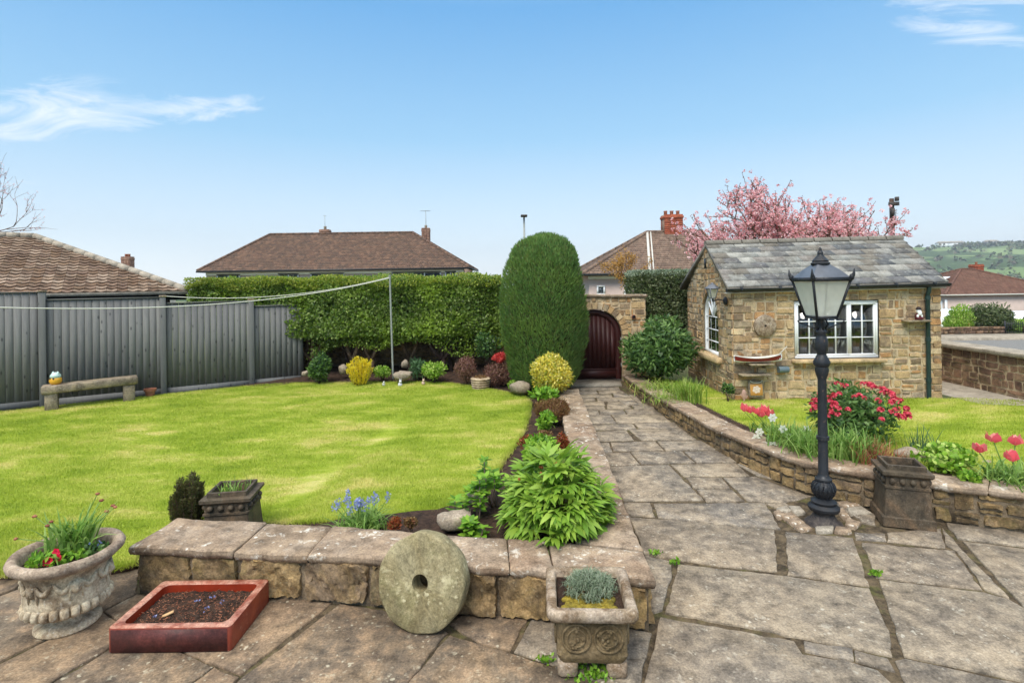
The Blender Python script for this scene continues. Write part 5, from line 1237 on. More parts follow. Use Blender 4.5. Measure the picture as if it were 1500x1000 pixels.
shrub('rhododendron_bush', 'broad glossy green bush between the gate wall and the shed gable', 966, 508, 104, 86, 11.9, 'rhodo', 6000, .13, .042, .3, lump=.2, shape='l', sq=2.4, lsc=2.5)
# small planting of the far bed
def bz(x, y): return bedz(x, y)
shrub('evergreen_bush', 'small upright glossy green bush nearest the end of the grey fence', 467, 537, 36, 42, 12.75, 'glossy', 2200, .075, .035, .2, lump=.15)
def plumes(name, label, cat, px, Y, zb, ytop, wpx, npl, n, L, W, mat, rad=.035, flare=.8, up=.7, rng=rh, fol='foliage'):
    c = P(px, 500, Y); H0 = P(px, ytop, Y)[2] - zb; w_ = wpx / 2 * Y / F; o = thing(name, label, cat, (c[0], Y, zb)); pl = []
    for _ in range(npl):
        a = rng.uniform(0, 2 * PI); q = math.sqrt(rng.uniform(0, 1)); pl.append((math.cos(a) * q * w_, math.sin(a) * q * w_, rng.uniform(.70, 1.0) * (1 - .35 * q * q)))
    pl = np.array(pl); k = rng.integers(0, npl, n); t_ = rng.uniform(0, 1, n) ** .85; w = rng.uniform(0, 2 * PI, n); r_ = rad * np.sqrt(rng.uniform(0, 1, n)) * (1.15 - t_ ** 3)
    f_ = (1 - flare) + flare * t_; p = np.stack([c[0] + pl[k, 0] * f_ + r_ * np.cos(w), Y + pl[k, 1] * f_ + r_ * np.sin(w), zb + .02 + t_ * H0 * pl[k, 2]], 1)
    mb = MB(); leaves(mb, p, unit(np.stack([np.cos(w) * .7, np.sin(w) * .7, np.full(n, up)], 1) + rdir(n, rng) * .3), rdir(n, rng), L, W, .05, 'q'); mb.build(fol, M[mat], o); mb = MB()
    for q in pl: mb.tube([(c[0] + q[0] * (1 - flare), Y + q[1] * (1 - flare), zb), (c[0] + q[0], Y + q[1], zb + H0 * q[2] * .95)], [.008, .003], 4)
    mb.build('stems', M['bark_dark'], o)
plumes('golden_bush', 'bright golden yellow upright bush at the edge of the far bed', 'shrub', 527, 12.5, .2, 519, 42, 34, 5200, .055, .016, 'yellow', .045, .7, 1.0)
shrub('green_bush', 'small round green bush just left of the washing line post', 560, 542, 25, 20, 12.8, 'lime', 1000, .055, .028, .2)
shrub('bluegreen_bush', 'low blue-green pointed-leaf bush right of the washing line post', 611, 541, 28, 28, 12.9, 'bluegreen', 420, .14, .028, .2, shape='l')
shrub('pale_edged_bush', 'round light green bush with pale leaf edges in the far bed', 636, 541, 37, 25, 12.65, 'lime', 1500, .07, .034, .2)
shrub('purple_bush', 'dull purple shrub left of the ribbed stone pot', 683, 540, 36, 38, 12.35, 'purple', 2200, .055, .018, .2, lump=.2)
shrub('copper_bush', 'wide copper brown shrub behind the ribbed stone pot', 735, 545, 62, 44, 12.3, 'purple', 4200, .055, .020, .2, lump=.22)
shrub('azalea_bush', 'small bush covered in coral red flowers against the clipped conifer', 732, 524, 22, 16, 12.2, 'azalea', 700, .045, .03, .4)
shrub('laurel_bush', 'dark green leafy bush in the shade behind the copper shrub', 715, 505, 40, 40, 13.1, 'glossy', 900, .08, .035, .3)
shrub('golden_variegated_bush', 'large rounded yellow variegated bush at the far end of the path-side bed', 805, 547, 70, 62, 10.55, 'variegated', 8500, .07, .028, .15, lump=.12, lsc=4)
shrub('bergenia_plant', 'broad-leaved green plant at the foot of the yellow variegated bush', 797, 575, 44, 18, 10.15, 'freshgreen', 260, .13, .055, .2, cat='plant', shape='l', stemn=6)
shrub('small_green_bush', 'small pale green tuft beside the rounded rock at the lawn corner', 752, 566, 18, 16, 11.3, 'lime', 260, .06, .02, .2, cat='plant', stemn=6)
shrub('bronze_heather', 'low wide bronze-brown spiky shrub spilling onto the path edging', 806, 600, 62, 32, 8.9, 'brownshoot', 5200, .055, .013, .15, cat='shrub', lump=.2, lsc=6, up=.8)
shrub('leafy_seedling', 'small fresh green bush in front of the bronze-brown shrub', 802, 616, 32, 26, 8.3, 'freshgreen', 420, .07, .038, .12, shape='l', cat='plant', stemn=6)
shrub('red_leaved_plant', 'low plant with red and orange new leaves beside the lawn edge', 776, 650, 34, 30, 7.2, 'reddish', 900, .035, .022, .15, cat='plant', stemn=8)
shrub('red_leaved_plant', 'narrow plant with dark red leaves against the path coping', 824, 656, 18, 48, 7.0, 'reddish', 650, .04, .022, .15, cat='plant', stemn=8)
shrub('orange_leaved_plant', 'pale orange-brown leafy plant in the middle of the narrow bed', 797, 640, 30, 22, 7.5, 'brownshoot', 600, .035, .02, .15, cat='plant', stemn=8)
shrub('lime_plant', 'bright yellow-green leafy plant just behind the big peony', 794, 662, 56, 48, 6.4, 'freshgreen', 900, .075, .04, .15, cat='plant', shape='l', stemn=8)
# rocks and small ornaments
def rk(name, label, px, py, w, h, Y, mat='rock', cat='rock'):
    c = P(px, py, Y); r = w / 2 * Y / F; mb = MB(); rock(mb, c, (r, r * .8, h / 2 * Y / F), rh); one(name, mb, M[mat], label, cat, c, smooth='all')
rk('garden_rock', 'large pale rock at the foot of the washing line post', 590, 550, 28, 12, 12.6)
rk('garden_rock', 'pale rock between the glossy green bush and the golden bush', 502, 541, 13, 13, 13.1)
rk('garden_rock', 'small rounded rock by the end of the fence', 447, 547, 9, 8, 13.0)
rk('garden_rock', 'pale pointed rock in the shade between washing line post and blue-green bush', 593, 533, 10, 13, 13.3)
rk('garden_rock', 'rounded grey rock at the corner of the lawn below the conifer', 762, 568, 30, 20, 11.1)
rk('garden_rock', 'flat mossy rock behind the front wall, right of the orange leaves', 666, 762, 50, 28, 4.98)
rk('garden_rock', 'pale rounded rock on the bed half under the peony', 697, 728, 30, 22, 5.25)
def orn(name, label, px, py, Y, h, col, kind):
    c = P(px, py, Y); z0 = bz(c[0], Y); o = thing(name, label, 'garden ornament', (c[0], Y, z0)); x = c[0]
    mb = MB(); mb.ball((x, Y, z0 + h * .32), (h * .30, h * .25, h * .34), 10, 7); mb.build('body', M_plain(name + '_body', col, .6), o, smooth='all')
    mb = MB(); mb.ball((x + h * .06, Y - h * .15, z0 + h * .78), (h * .18,) * 3, 10, 7)
    if kind: 
        for s_ in (-1, 1): mb.ball((x + h * .06 + s_ * h * .09, Y - h * .12, z0 + h * 1.0), (h * .05, h * .04, h * .14), 6, 5)
    mb.build('head', M_plain(name + '_head', [min(255, v * 1.08) for v in col], .6), o, smooth='all')
orn('bird_ornament', 'tiny grey and white bird ornament left of the washing line post', 562, 556, 12.35, .12, (196, 196, 190), 0)
orn('cat_ornament', 'tiny black and white cat ornament by the pale rock right of the post', 586, 554, 12.3, .17, (206, 206, 212), 1)
orn('rabbit_ornament', 'small pinkish rabbit ornament on the soil in front of the pale-edged bush', 620, 556, 12.4, .14, (206, 178, 158), 1)
c = P(704, 557, 11.95); z0 = lz(c[0], 11.95) - .02; mb = MB(); prof = [(.001, 0), (.17, 0)]
for k in range(5): prof += [(.17 + .006 * k, .005 + k * .05), (.195 + .006 * k, .02 + k * .05), (.195 + .006 * k, .035 + k * .05), (.17 + .006 * k, .05 + k * .05)]
prof += [(.16, .26), (.15, .22), (.001, .22)]; rp = thing('ribbed_pot', 'round pale stone pot with horizontal ribs at the edge of the lawn', 'plant pot', (c[0], 11.95, z0)); mb.lathe(prof, (c[0], 11.95, z0), 28); mb.build('pot', M_stone('pale_pot', [(196, 176, 148)], (120, 96, 70), .7, 0, bump=.5, bsc=6), rp, smooth=50)
mb = MB(); bush(mb, (c[0], 11.95, z0 + .24), (.15, .15, .04), 260, .04, .02, 'q', rng=rh); mb.build('moss_plant', M['brownshoot'], rp)
# bare rose twig by the fence
mb = MB(); c = G(412, 556, lawn_z); mb.tube([c, c + [-.03, 0, .5], c + [-.10, 0, .78], c + [-.02, 0, 1.0]], [.012, .01, .008, .004], 6)
for k in range(6): z = .3 + .11 * k; mb.tube([c + [-.05, 0, z], c + [rh.uniform(-.2, .2), rh.uniform(-.1, .1), z + .15]], [.006, .003], 4)
rt = thing('rose_stem', 'thin bare rose stem with a few leaves in front of the end fence panel', 'plant', c); mb.build('stem', M['twig'], rt); mb = MB(); bush(mb, c + [0, 0, .75], (.16, .12, .35), 60, .06, .035, 'q', rng=rh); bush(mb, c + [.0, 0, .06], (.25, .12, .1), 70, .06, .035, 'q', rng=rh); mb.build('leaves', M['reddish'], rt)
# ============================================================ NEAR BED: peony, sprouting hydrangeas, bluebells
rp_ = np.random.default_rng(51)
def fanplant(mb, c, nst, rx, ry, hz_, leafL, leafW, nl, rng, stem_mb=None):
    c = np.array(c)
    for i in range(nst):
        a = rng.uniform(0, 2 * PI); q = rng.uniform(0, 1) ** .7; th = q * 1.5
        tip = c + np.array([math.cos(a) * math.sin(th) * rx * rng.uniform(.75, 1.15), math.sin(a) * math.sin(th) * ry * rng.uniform(.75, 1.1), hz_ * (math.cos(th) * .82 + .2) * rng.uniform(.6, 1.15)])
        if stem_mb is not None: stem_mb.tube([c + [math.cos(a) * .06, math.sin(a) * .06, 0], (c + tip) / 2 + [0, 0, .06], tip], [.006, .005, .003], 5)
        out = unit(np.array([math.cos(a) * (q + .1), math.sin(a) * (q + .1), .25])); n = nl + rng.integers(-1, 3)
        # three leaflet groups
        for g in range(3):
            gd = unit(out + rdir(1, rng)[0] * .75 + [0, 0, .15]); gp = tip + gd * .02 * g
            m = max(3, n // 3 + 1); sd = unit(np.cross(gd, [0, 0, 1])); offs = np.linspace(-1, 1, m)
            dd = unit(gd[None] + sd[None] * offs[:, None] * .75 + np.array([0, 0, -.15])[None] * np.abs(offs)[:, None]); up = unit(np.cross(sd, gd))[None] + rdir(m, rng) * .25
            leaves(mb, gp[None] + dd * .01, dd, up, leafL * rng.uniform(.55, 1.2, m), leafW * rng.uniform(.7, 1.3, m), .30, 'l')
pc = np.array([.38, 4.93, .24]); peo = thing('peony_plant', 'large bushy bright green peony leaning over the corner of the low wall', 'plant', pc)
lm, sm = MB(), MB(); fanplant(lm, pc, 185, .40, .46, .60, .165, .046, 9, rp_, sm); lm.build('leaves', M['peony'], peo); sm.build('stems', M_plain('green_stem', (120, 120, 60), .6), peo)
for k in range(10): mb = MB(); a = rp_.uniform(0, 2 * PI); q = rp_.uniform(0, .35); mb.ball(pc + [math.cos(a) * q, math.sin(a) * q, .60 - q * .35 + .03], (.014, .014, .016), 8, 6); mb.build('bud', M['reddish'], peo)
def hydr(px, py, Y, hh, label, n=6, sp=.22):
    c = P(px, py, Y); z0 = bz(c[0], Y); hh *= 1.0; o = thing('hydrangea', label, 'plant', (c[0], Y, z0)); s_, l_ = MB(), MB()
    for i in range(n):
        a = rp_.uniform(0, 2 * PI); q = sp * rp_.uniform(.2, 1); t_ = np.array([c[0] + math.cos(a) * q, Y + math.sin(a) * q, z0 + hh * rp_.uniform(.35, 1) * (1.1 - q / sp * .4)])
        s_.tube([(c[0] + math.cos(a) * .04, Y + math.sin(a) * .04, z0 - .02), t_ * [1, 1, .5] + [0, 0, z0 * .5], t_], [.008, .007, .005], 5)
        for lev in (0, -.06, -.12):
            m = 7; w = rp_.uniform(0, 2 * PI) + np.arange(m) * 2 * PI / m; dd = unit(np.stack([np.cos(w), np.sin(w), np.full(m, .55)], 1) + rdir(m, rp_) * .3)
            leaves(l_, t_[None] + [0, 0, lev] + dd * .01, dd, np.array([[0, 0, 1.]]) + rdir(m, rp_) * .3, .085 * rp_.uniform(.7, 1.2, m), .052, .2, 'l')
    s_.build('stems', M['twig'], o); l_.build('leaves', M['freshgreen'], o)
hydr(726, 712, 5.6, .62, 'hydrangea with bare woody stems and fresh leaf rosettes behind the peony, tallest', 10, .26)
hydr(697, 752, 5.2, .38, 'low hydrangea with fresh green rosettes at the edge of the lawn left of the peony', 9, .2)
hydr(694, 770, 4.85, .16, 'very small green seedling between the flat mossy rock and the peony', 5, .12)
hydr(770, 680, 6.2, .36, 'hydrangea with pale green leaves in the middle of the bed behind the peony', 9, .22)
c = P(532, 764, 5.05); c[2] = .24; o = thing('bluebell_clump', 'clump of bluebells with arching green leaves behind the front wall', 'flowers', c)
mb = MB(); blades(mb, c, 300, .25, .26, .013, .7, rp_, rad=.10); mb.build('leaves', M['bladegreen'], o)
mb = MB(); st = MB()
for k in range(16):
    a = rp_.uniform(0, 2 * PI); q = rp_.uniform(.02, .22); t_ = c + [math.cos(a) * q * 1.3, math.sin(a) * q, rp_.uniform(.22, .30)]
    st.tube([c + [math.cos(a) * .05, math.sin(a) * .05, 0], t_], .003, 4); mb = MB(); bush(mb, t_, (.02, .02, .045), 40, .02, .014, 'q', rng=rp_); mb.build('bluebell', M['blue_petal'], o)
st.build('stems', M['bladegreen'], o)
for px, py, lab in ((578, 768, 'tiny orange-red leaved plant right of the bluebells'), (600, 764, 'tiny amber leaved plant just left of the flat mossy rock')):
    shrub('orange_seedling', lab, px, py, 26, 16, 4.85, 'reddish' if px < 590 else 'brownshoot', 260, .03, .02, .04, cat='plant', stemn=5)
# ============================================================ POTS AND OBJECTS ON THE TERRACE
ro_ = np.random.default_rng(61)
uc = np.array([-3.365, 4.10, 0.0])
urn = thing('stone_urn', 'pale carved stone urn with a rolled rim, standing left of the glazed trough', 'urn', uc)
def bodywarp(r, z, w):
    return r * (1 + .012 * math.sin(w * 3 + z * 9) + .008 * math.sin(w * 7 + z * 21)), z
mb = MB(); mb.lathe([(.001, 0), (.205, 0), (.215, .012), (.21, .035), (.185, .05), (.15, .065), (.135, .085), (.15, .105)], uc, 48); mb.build('foot', M['urnstone'], urn, smooth=50)
mb = MB(); mb.lathe([(.15, .10), (.20, .115), (.245, .15), (.262, .19), (.268, .24), (.262, .30), (.262, .36), (.275, .41), (.295, .44)], uc, 64, cap=False, warp=bodywarp); mb.lathe([(.001, .42), (.25, .42), (.27, .44)], uc, 32, cap=False); mb.build('bowl', M['urnstone'], urn, smooth=60)
mb = MB()
for k in range(26):                                                            # ring of rounded lobes
    w0 = 2 * PI * k / 26; V = []
    for i in range(9):
        a = PI * i / 8 - PI / 2; row = []
        for j in range(9):
            b = PI * j / 8 - PI / 2; w = w0 + math.sin(b) * .118; rr = .232 + .062 * math.cos(b) ** .6 * max(0, math.cos(a)) ** .6; row.append((uc[0] + rr * math.cos(w), uc[1] + rr * math.sin(w), .175 + .040 * math.sin(a)))
        V.append(row)
    mb.grid(np.array(V)[::-1])
mb.build('lobed_band', M['urnstone'], urn, smooth='all')
mb = MB()
for k in range(6):                                                             # masks and garlands in relief
    w0 = 2 * PI * k / 6 + .35
    def on(w, r, z): return np.array([uc[0] + r * math.cos(w), uc[1] + r * math.sin(w), z])
    mb.ball(on(w0, .27, .345), (.035, .035, .045), 12, 8); mb.ball(on(w0, .30, .335), (.012, .012, .016), 8, 6)
    for s_ in (-1, 1):
        mb.ball(on(w0 + s_ * .07, .285, .36), (.014, .014, .012), 8, 5)
        mb.tube([on(w0 + s_ * t_, .268 + .004, .375 - .05 * math.sin((t_ - .12) / .35 * PI)) for t_ in np.linspace(.12, .50, 9)], [.009, .013, .016, .018, .018, .018, .016, .013, .009], 7)
        mb.tube([on(w0 + s_ * .12, .272, .38), on(w0 + s_ * .14, .272, .32), on(w0 + s_ * .15, .268, .26)], [.012, .010, .004], 6)
mb.build('relief_carving', M['urnstone'], urn, smooth='all')
mb = MB(); mb.lathe([(.27, .43), (.30, .435), (.335, .45), (.365, .475), (.372, .50), (.358, .522), (.33, .53), (.305, .52), (.285, .495), (.275, .45), (.272, .42)], uc, 64, cap=False, warp=bodywarp); mb.build('rim', M['urnrim'], urn, smooth='all')
mb = MB(); n_ = 24; mb.grid(np.array([[(uc[0] + r * math.cos(w), uc[1] + r * math.sin(w), .445 + .012 * math.sin(w * 5 + r * 30)) for w in np.linspace(0, 2 * PI, n_ + 1)] for r in (.001, .1, .2, .28)])[::-1]); mb.build('soil', M['soil'], urn, smooth='all')
urn.scale = (.96, .96, 1.08); uz = uc + [0, 0, .49]
o = thing('daffodil_leaves', 'tuft of upright green daffodil leaves with withered heads in the stone urn', 'plant', uz)
mb = MB(); blades(mb, uz + [-.02, .08, 0], 130, .36, .20, .020, .40, ro_, rad=.06); blades(mb, uz + [.02, .02, 0], 26, .26, .26, .022, 1.5, ro_, rad=.06); mb.build('leaves', M['bladegreen'], o)
mb, m2 = MB(), MB()
for k in range(9):
    a = ro_.uniform(0, 2 * PI) if k > 1 else (PI * 1.02, .3)[k]; q = ro_.uniform(.12, .30); t_ = uz + [math.cos(a) * q, .06 + math.sin(a) * q, ro_.uniform(.26, .42)] if k else uz + [-.34, -.05, .17]
    mb.tube([uz + [0, .06, 0], (uz + t_) / 2 + [0, .02, .04], t_], [.004, .0035, .003], 5); m2.ball(t_, (.016, .012, .010), 8, 5, .3)
mb.build('stalks', M['bladegreen'], o); m2.build('withered_heads', M['drystem'], o)
o = thing('primula', 'bright crimson primula flower at the front of the stone urn', 'flowers', uz + [.03, -.14, 0]); mb = MB()
for q in ((.0, -.155, .06), (.045, -.13, .065), (.02, -.115, .10), (-.025, -.15, .045)):
    for k in range(5):
        w = k * 2 * PI / 5 + q[0] * 40; dd = unit(np.array([[math.cos(w), -.5, math.sin(w) + .2]])); leaves(mb, np.array([uz + q]), dd, np.array([[0, -1., .4]]), .034, .034, .1, 'l')
mb.build('petals', M['crimson'], o); mb = MB(); bush(mb, uz + [-.06, -.13, .03], (.10, .06, .05), 110, .05, .025, 'l', rng=ro_); bush(mb, uz + [.10, -.08, .03], (.11, .07, .04), 90, .045, .024, 'l', rng=ro_); mb.build('leaves', M['freshgreen'], o)
shrub_loc = uz + [.2, .02, 0]; o = thing('pansy', 'small dark pansy plant at the right inside edge of the stone urn', 'flowers', shrub_loc); mb = MB(); bush(mb, shrub_loc + [0, 0, .04], (.08, .08, .05), 140, .035, .02, 'l', rng=ro_); mb.build('leaves', M['glossy'], o); mb = MB(); bush(mb, shrub_loc + [0, 0, .085], (.05, .05, .015), 7, .025, .02, 'q', rng=ro_); mb.build('petals', M['blue_petal'], o)
# ---- salt-glazed trough
tx0, tx1, ty0, ty1, tz = -2.815, -1.965, 3.75, 4.36, .172
tr = thing('glazed_trough', 'shallow square red-brown glazed trough filled with bare soil on the terrace', 'planter', ((tx0 + tx1) / 2, (ty0 + ty1) / 2, 0))
def rrect(x0, x1, y0, y1, r, n=5):
    pts = []
    for cx, cy, a0 in ((x1 - r, y0 + r, -PI / 2), (x1 - r, y1 - r, 0), (x0 + r, y1 - r, PI / 2), (x0 + r, y0 + r, PI)):
        for k in range(n + 1): a = a0 + PI / 2 * k / n; pts.append((cx + r * math.cos(a), cy + r * math.sin(a)))
    return pts
def shell(mb, rows, close=True):
    V = np.array(rows); V = np.concatenate([V, V[:, :1]], 1); mb.grid(V[:, ::-1])
mb = MB(); w_ = .06; rows = []
for ins_, z, r in ((.0, .004, .03), (.0, tz - .010, .03), (.004, tz - .003, .03)): rows.append([(x, y, z) for x, y in rrect(tx0 + ins_, tx1 - ins_, ty0 + ins_, ty1 - ins_, r)])
shell(mb, rows); mb.add([(x, y, .004) for x, y in rrect(tx0, tx1, ty0, ty1, .03)], [list(range(24))]); mb.build('outer_wall', M['glaze'], tr, smooth=50)
mb = MB(); mb.box(((tx0 + tx1) / 2, ty0 - .001, .083), (tx1 - tx0 - .05, .004, .155)); mb.build('front_sheet', M['trough_front'], tr)
mb = MB(); rows = []
for ins_, z, r in ((.003, tz - .003, .03), (.010, tz + .001, .03), (.052, tz + .001, .05), (.060, tz - .006, .05)): rows.append([(x, y, z) for x, y in rrect(tx0 + ins_, tx1 - ins_, ty0 + ins_, ty1 - ins_, r)])
shell(mb, rows); mb.build('rim', M['glaze_rim'], tr, smooth=50)
mb = MB(); rows = []
for ins_, z, r in ((.060, tz - .006, .05), (.066, .06, .05)): rows.append([(x, y, z) for x, y in rrect(tx0 + ins_, tx1 - ins_, ty0 + ins_, ty1 - ins_, r)])
shell(mb, rows); mb.build('inner_wall', M_plain('inner_glaze', (150, 52, 30), .25, .5, var=.4), tr, smooth=50)
nx = 90; xs = np.linspace(tx0 + .062, tx1 - .062, nx); ys_ = np.linspace(ty0 + .062, ty1 - .062, 60); Xg, Yg = np.meshgrid(xs, ys_, indexing='ij'); pg = np.stack([Xg, Yg, 0 * Xg], -1)
mb = MB(); mb.grid(np.stack([Xg, Yg, .112 + .006 * vnoise(pg, 14) + .008 * vnoise(pg, 40, 2) + ro_.normal(0, .003, Xg.shape)], -1)); mb.build('soil', M['soil'], tr)
mb = MB(); n = 900; p = np.stack([ro_.uniform(tx0 + .08, tx1 - .08, n), ro_.uniform(ty0 + .08, ty1 - .08, n), .118 + ro_.uniform(0, .008, n)], 1); leaves(mb, p, rdir(n, ro_) * [1, 1, .3], rdir(n, ro_), .028 * ro_.uniform(.4, 1.3, n), .004, .1, 'q'); mb.build('dry_twigs', M['drystem'], tr)
for qx, qy in ((-2.42, 4.14), (-2.33, 4.2), (-2.22, 4.12), (-2.62, 3.95), (-2.3, 4.05)):
    mb = MB(); n = 7; leaves(mb, np.array([[qx, qy, .126]]) + ro_.normal(0, .012, (n, 3)) * [1, 1, .2], rdir(n, ro_) + [0, 0, .6], rdir(n, ro_), .016, .012, .1, 'q'); mb.build('violet_flower', M['blue_petal'], tr)
mb = MB(); c_ = P(246, 902, 3.98); mb.box((c_[0], 3.98, .128), (.075, .028, .012), .5, .003, tilt=Matrix.Rotation(-.25, 4, 'Y')); one('wooden_plant_label', mb, M_plain('raw_wood', (206, 168, 120), .7), 'short stub of pale wood lying on the soil in the glazed trough', 'plant label', c_)
# ---- millstone
mcx = P(617, 920, 3.93); yaw = math.radians(-24); lean = math.radians(-15)
mc_ = np.array([P(610, 850, 3.96)[0], 3.80, 0]); Rm = .335; T = Matrix.Rotation(math.radians(-14), 3, 'Z') @ Matrix.Rotation(math.radians(-13), 3, 'X')
mst = np.array([-.70, 3.97, Rm * math.cos(math.radians(13)) + .004]); mb = MB(); disc(mb, mst, Rm, .15, .062, n=96, tilt=T, jit=.016)
one('millstone', mb, M['grit'], 'large mossy millstone with a round centre hole leaning on the low wall', 'millstone', mst, smooth=50)
# ---- square stone planter with feet
pcx = P(868, 860, 3.62); pw, pd, pz0, pz1 = .50, .50, .0, .46; pyaw = math.radians(-3)
pl0 = np.array([.485, 3.645, 0.0]); sp = thing('square_stone_planter', 'square stone planter with carved roundels on four small feet by the wall corner', 'planter', pl0)
def rot2(p_, a): return np.array([p_[0] * math.cos(a) - p_[1] * math.sin(a), p_[0] * math.sin(a) + p_[1] * math.cos(a)])
def sq(mb, rows, c, yaw, close_bottom=False, close_top=False):
    """rows of (half width x, half depth y, z, corner radius)"""
    V = []
    for hx, hy, z, r in rows: V.append([tuple(c[:2] + rot2(q, yaw)) + (c[2] + z,) for q in rrect(-hx, hx, -hy, hy, r, 4)])
    shell(mb, V)
    if close_bottom: mb.add(V[0], [list(range(len(V[0])))[::-1]])
    if close_top: mb.add(V[-1], [list(range(len(V[0])))])
mb = MB(); sq(mb, [(.20, .20, .10, .03), (.215, .215, .13, .03), (.225, .225, .16, .03), (.22, .22, .17, .03), (.226, .226, .375, .03), (.235, .235, .39, .03)], pl0, pyaw, True); mb.build('body', M['planter_body'], sp, smooth=50)
mb = MB(); sq(mb, [(.235, .235, .375, .03), (.272, .272, .395, .04), (.285, .285, .42, .04), (.285, .285, .45, .04), (.272, .272, .466, .04), (.232, .232, .466, .03), (.220, .220, .455, .03), (.212, .212, .36, .03)], pl0, pyaw); mb.build('rim', M['planter'], sp, smooth=60)
for sx in (-1, 1):
    for sy in (-1, 1):
        mb = MB(); q = pl0[:2] + rot2((sx * .155, sy * .15), pyaw); mb.box((q[0], q[1], .055), (.13, .12, .11), pyaw, .02); mb.build('foot', M['planter'], sp)
mb = MB()
for face in range(4):
    for sx in (-1, 1):
        for r_, t_ in ((.088, .009), (.055, .006)):
            pts = [];
            for k in range(25):
                w = 2 * PI * k / 24; l_ = (sx * .10 + r_ * math.cos(w), -.227); q = rot2(rot2(l_, face * PI / 2), pyaw); pts.append((pl0[0] + q[0], pl0[1] + q[1], .272 + r_ * math.sin(w)))
            mb.tube(pts, t_, 6, cap=False)
        for k in range(14):
            w = ro_.uniform(0, 2 * PI); rr = ro_.uniform(0, .07); q = rot2(rot2((sx * .10 + rr * math.cos(w), -.225), face * PI / 2), pyaw); mb.ball((pl0[0] + q[0], pl0[1] + q[1], .272 + rr * math.sin(w)), (.014, .012, .012), 6, 5)
mb.build('roundels', M['planter_body'], sp, smooth='all')
mb = MB(); mb.box((pl0[0], pl0[1], .40), (.42, .42, .04), pyaw); mb.build('soil', M['soil'], sp)
o = thing('dianthus_plant', 'low silvery green mat of fine leaves filling the square stone planter', 'plant', pl0 + [0, 0, .42])
mb = MB(); p = pl0 + [0, 0, .42]
for k in range(150):
    a_ = ro_.uniform(0, 2 * PI); q_ = math.sqrt(ro_.uniform(0, 1)); c_ = p + np.array([math.cos(a_) * q_ * .165 + .01, .03 + math.sin(a_) * q_ * .155, .01 + .085 * (1 - q_ * q_)]); blades(mb, c_, 15, .065, .055, .0045, .9, ro_, 3, rad=.012)
mb.build('leaves', M['silver'], o); mb = MB()
for k in range(40): c_ = p + np.array([ro_.uniform(-.18, .18), ro_.uniform(-.19, .0), .004]); mb.ball(c_, (ro_.uniform(.02, .04), ro_.uniform(.02, .04), .018), 8, 5, .2)
mb.build('moss_cushion', M['moss'], o, smooth='all'); mb = MB()
for k in range(26): c_ = p + np.array([ro_.uniform(-.16, .16), ro_.uniform(-.1, .17), .02]); bush(mb, c_, (.035, .035, .03), 26, .03, .006, 'q', rng=ro_)
mb.build('dry_tips', M['brownshoot'], o)
# ---- chimney-pot planters
def chimneypot(c, yaw, label, s=1.0):
    o = thing('chimney_pot', label, 'chimney pot', c); c = np.array(c)
    mb = MB(); sq(mb, [(.262 * s, .25 * s, .0, .012), (.258 * s, .246 * s, .085 * s, .012), (.235 * s, .225 * s, .095 * s, .012), (.212 * s, .202 * s, .36 * s, .012)], c, yaw); mb.build('base', M['clay_dark'], o, smooth=40)
    mb = MB(); sq(mb, [(.212 * s, .202 * s, .36 * s, .012), (.225 * s, .215 * s, .365 * s, .012), (.225 * s, .215 * s, .385 * s, .012), (.212 * s, .202 * s, .39 * s, .012), (.212 * s, .202 * s, .47 * s, .012), (.235 * s, .225 * s, .485 * s, .012), (.25 * s, .24 * s, .50 * s, .012), (.25 * s, .24 * s, .53 * s, .012), (.225 * s, .215 * s, .535 * s, .012), (.195 * s, .185 * s, .54 * s, .012), (.195 * s, .185 * s, .585 * s, .012), (.175 * s, .165 * s, .59 * s, .012), (.165 * s, .155 * s, .58 * s, .012), (.155 * s, .145 * s, .40 * s, .012)], c, yaw); mb.build('moulded_top', M['clay_dark'], o, smooth=40)
    for face in range(4):
        for k in range(4):
            mb = MB(); q = rot2(rot2(((-.15 + .1 * k) * s, -(.205 if face % 2 == 0 else .215) * s), face * PI / 2), yaw)
            mb.ball((c[0] + q[0], c[1] + q[1], c[2] + .435 * s), (.033 * s, .033 * s, .033 * s), 12, 8); mb.build('ball_moulding', M['clay_dark'], o, smooth='all')
    mb = MB(); mb.box((c[0], c[1], c[2] + .44 * s), (.30 * s, .28 * s, .02), yaw); mb.build('soil', M['soil'], o)
    return o
rc = (G(1283, 769, 0) + G(1377, 782, 0)) / 2; ryaw = math.atan2((G(1377, 782, 0) - G(1283, 769, 0))[1], (G(1377, 782, 0) - G(1283, 769, 0))[0]) * .8
rcc = rc[:2] + rot2((.03, .25), ryaw); rpot = chimneypot((rcc[0], rcc[1], .0), ryaw, 'empty square brown clay chimney pot standing in front of the curved wall', 1.03); rpot.scale = (.86, .86, 1)
lc = np.array([P(340, 735, 5.32)[0], 5.34, .02]); chimneypot(tuple(lc), math.radians(8), 'square grey-brown clay chimney pot with a few shoots, behind the front wall by the lawn', .92)
o = thing('daffodil_shoots', 'short green and yellowing shoots growing in the chimney pot by the lawn', 'plant', lc + [0, 0, .43]); mb = MB(); blades(mb, lc + [0, 0, .42], 46, .22, .09, .014, .4, ro_, rad=.07); mb.build('leaves', M['bladegreen'], o); mb = MB(); blades(mb, lc + [-.06, 0, .42], 14, .2, .08, .018, .2, ro_, rad=.03); mb.build('yellow_leaves', M['yellowgrass'], o)
# small upright conifer beside it
plumes('small_conifer', 'small dark upright conifer left of the chimney pot by the lawn', 'conifer', 272, 5.3, .06, 686, 44, 30, 17000, .034, .007, 'yew', .036, .55, .7, ro_)
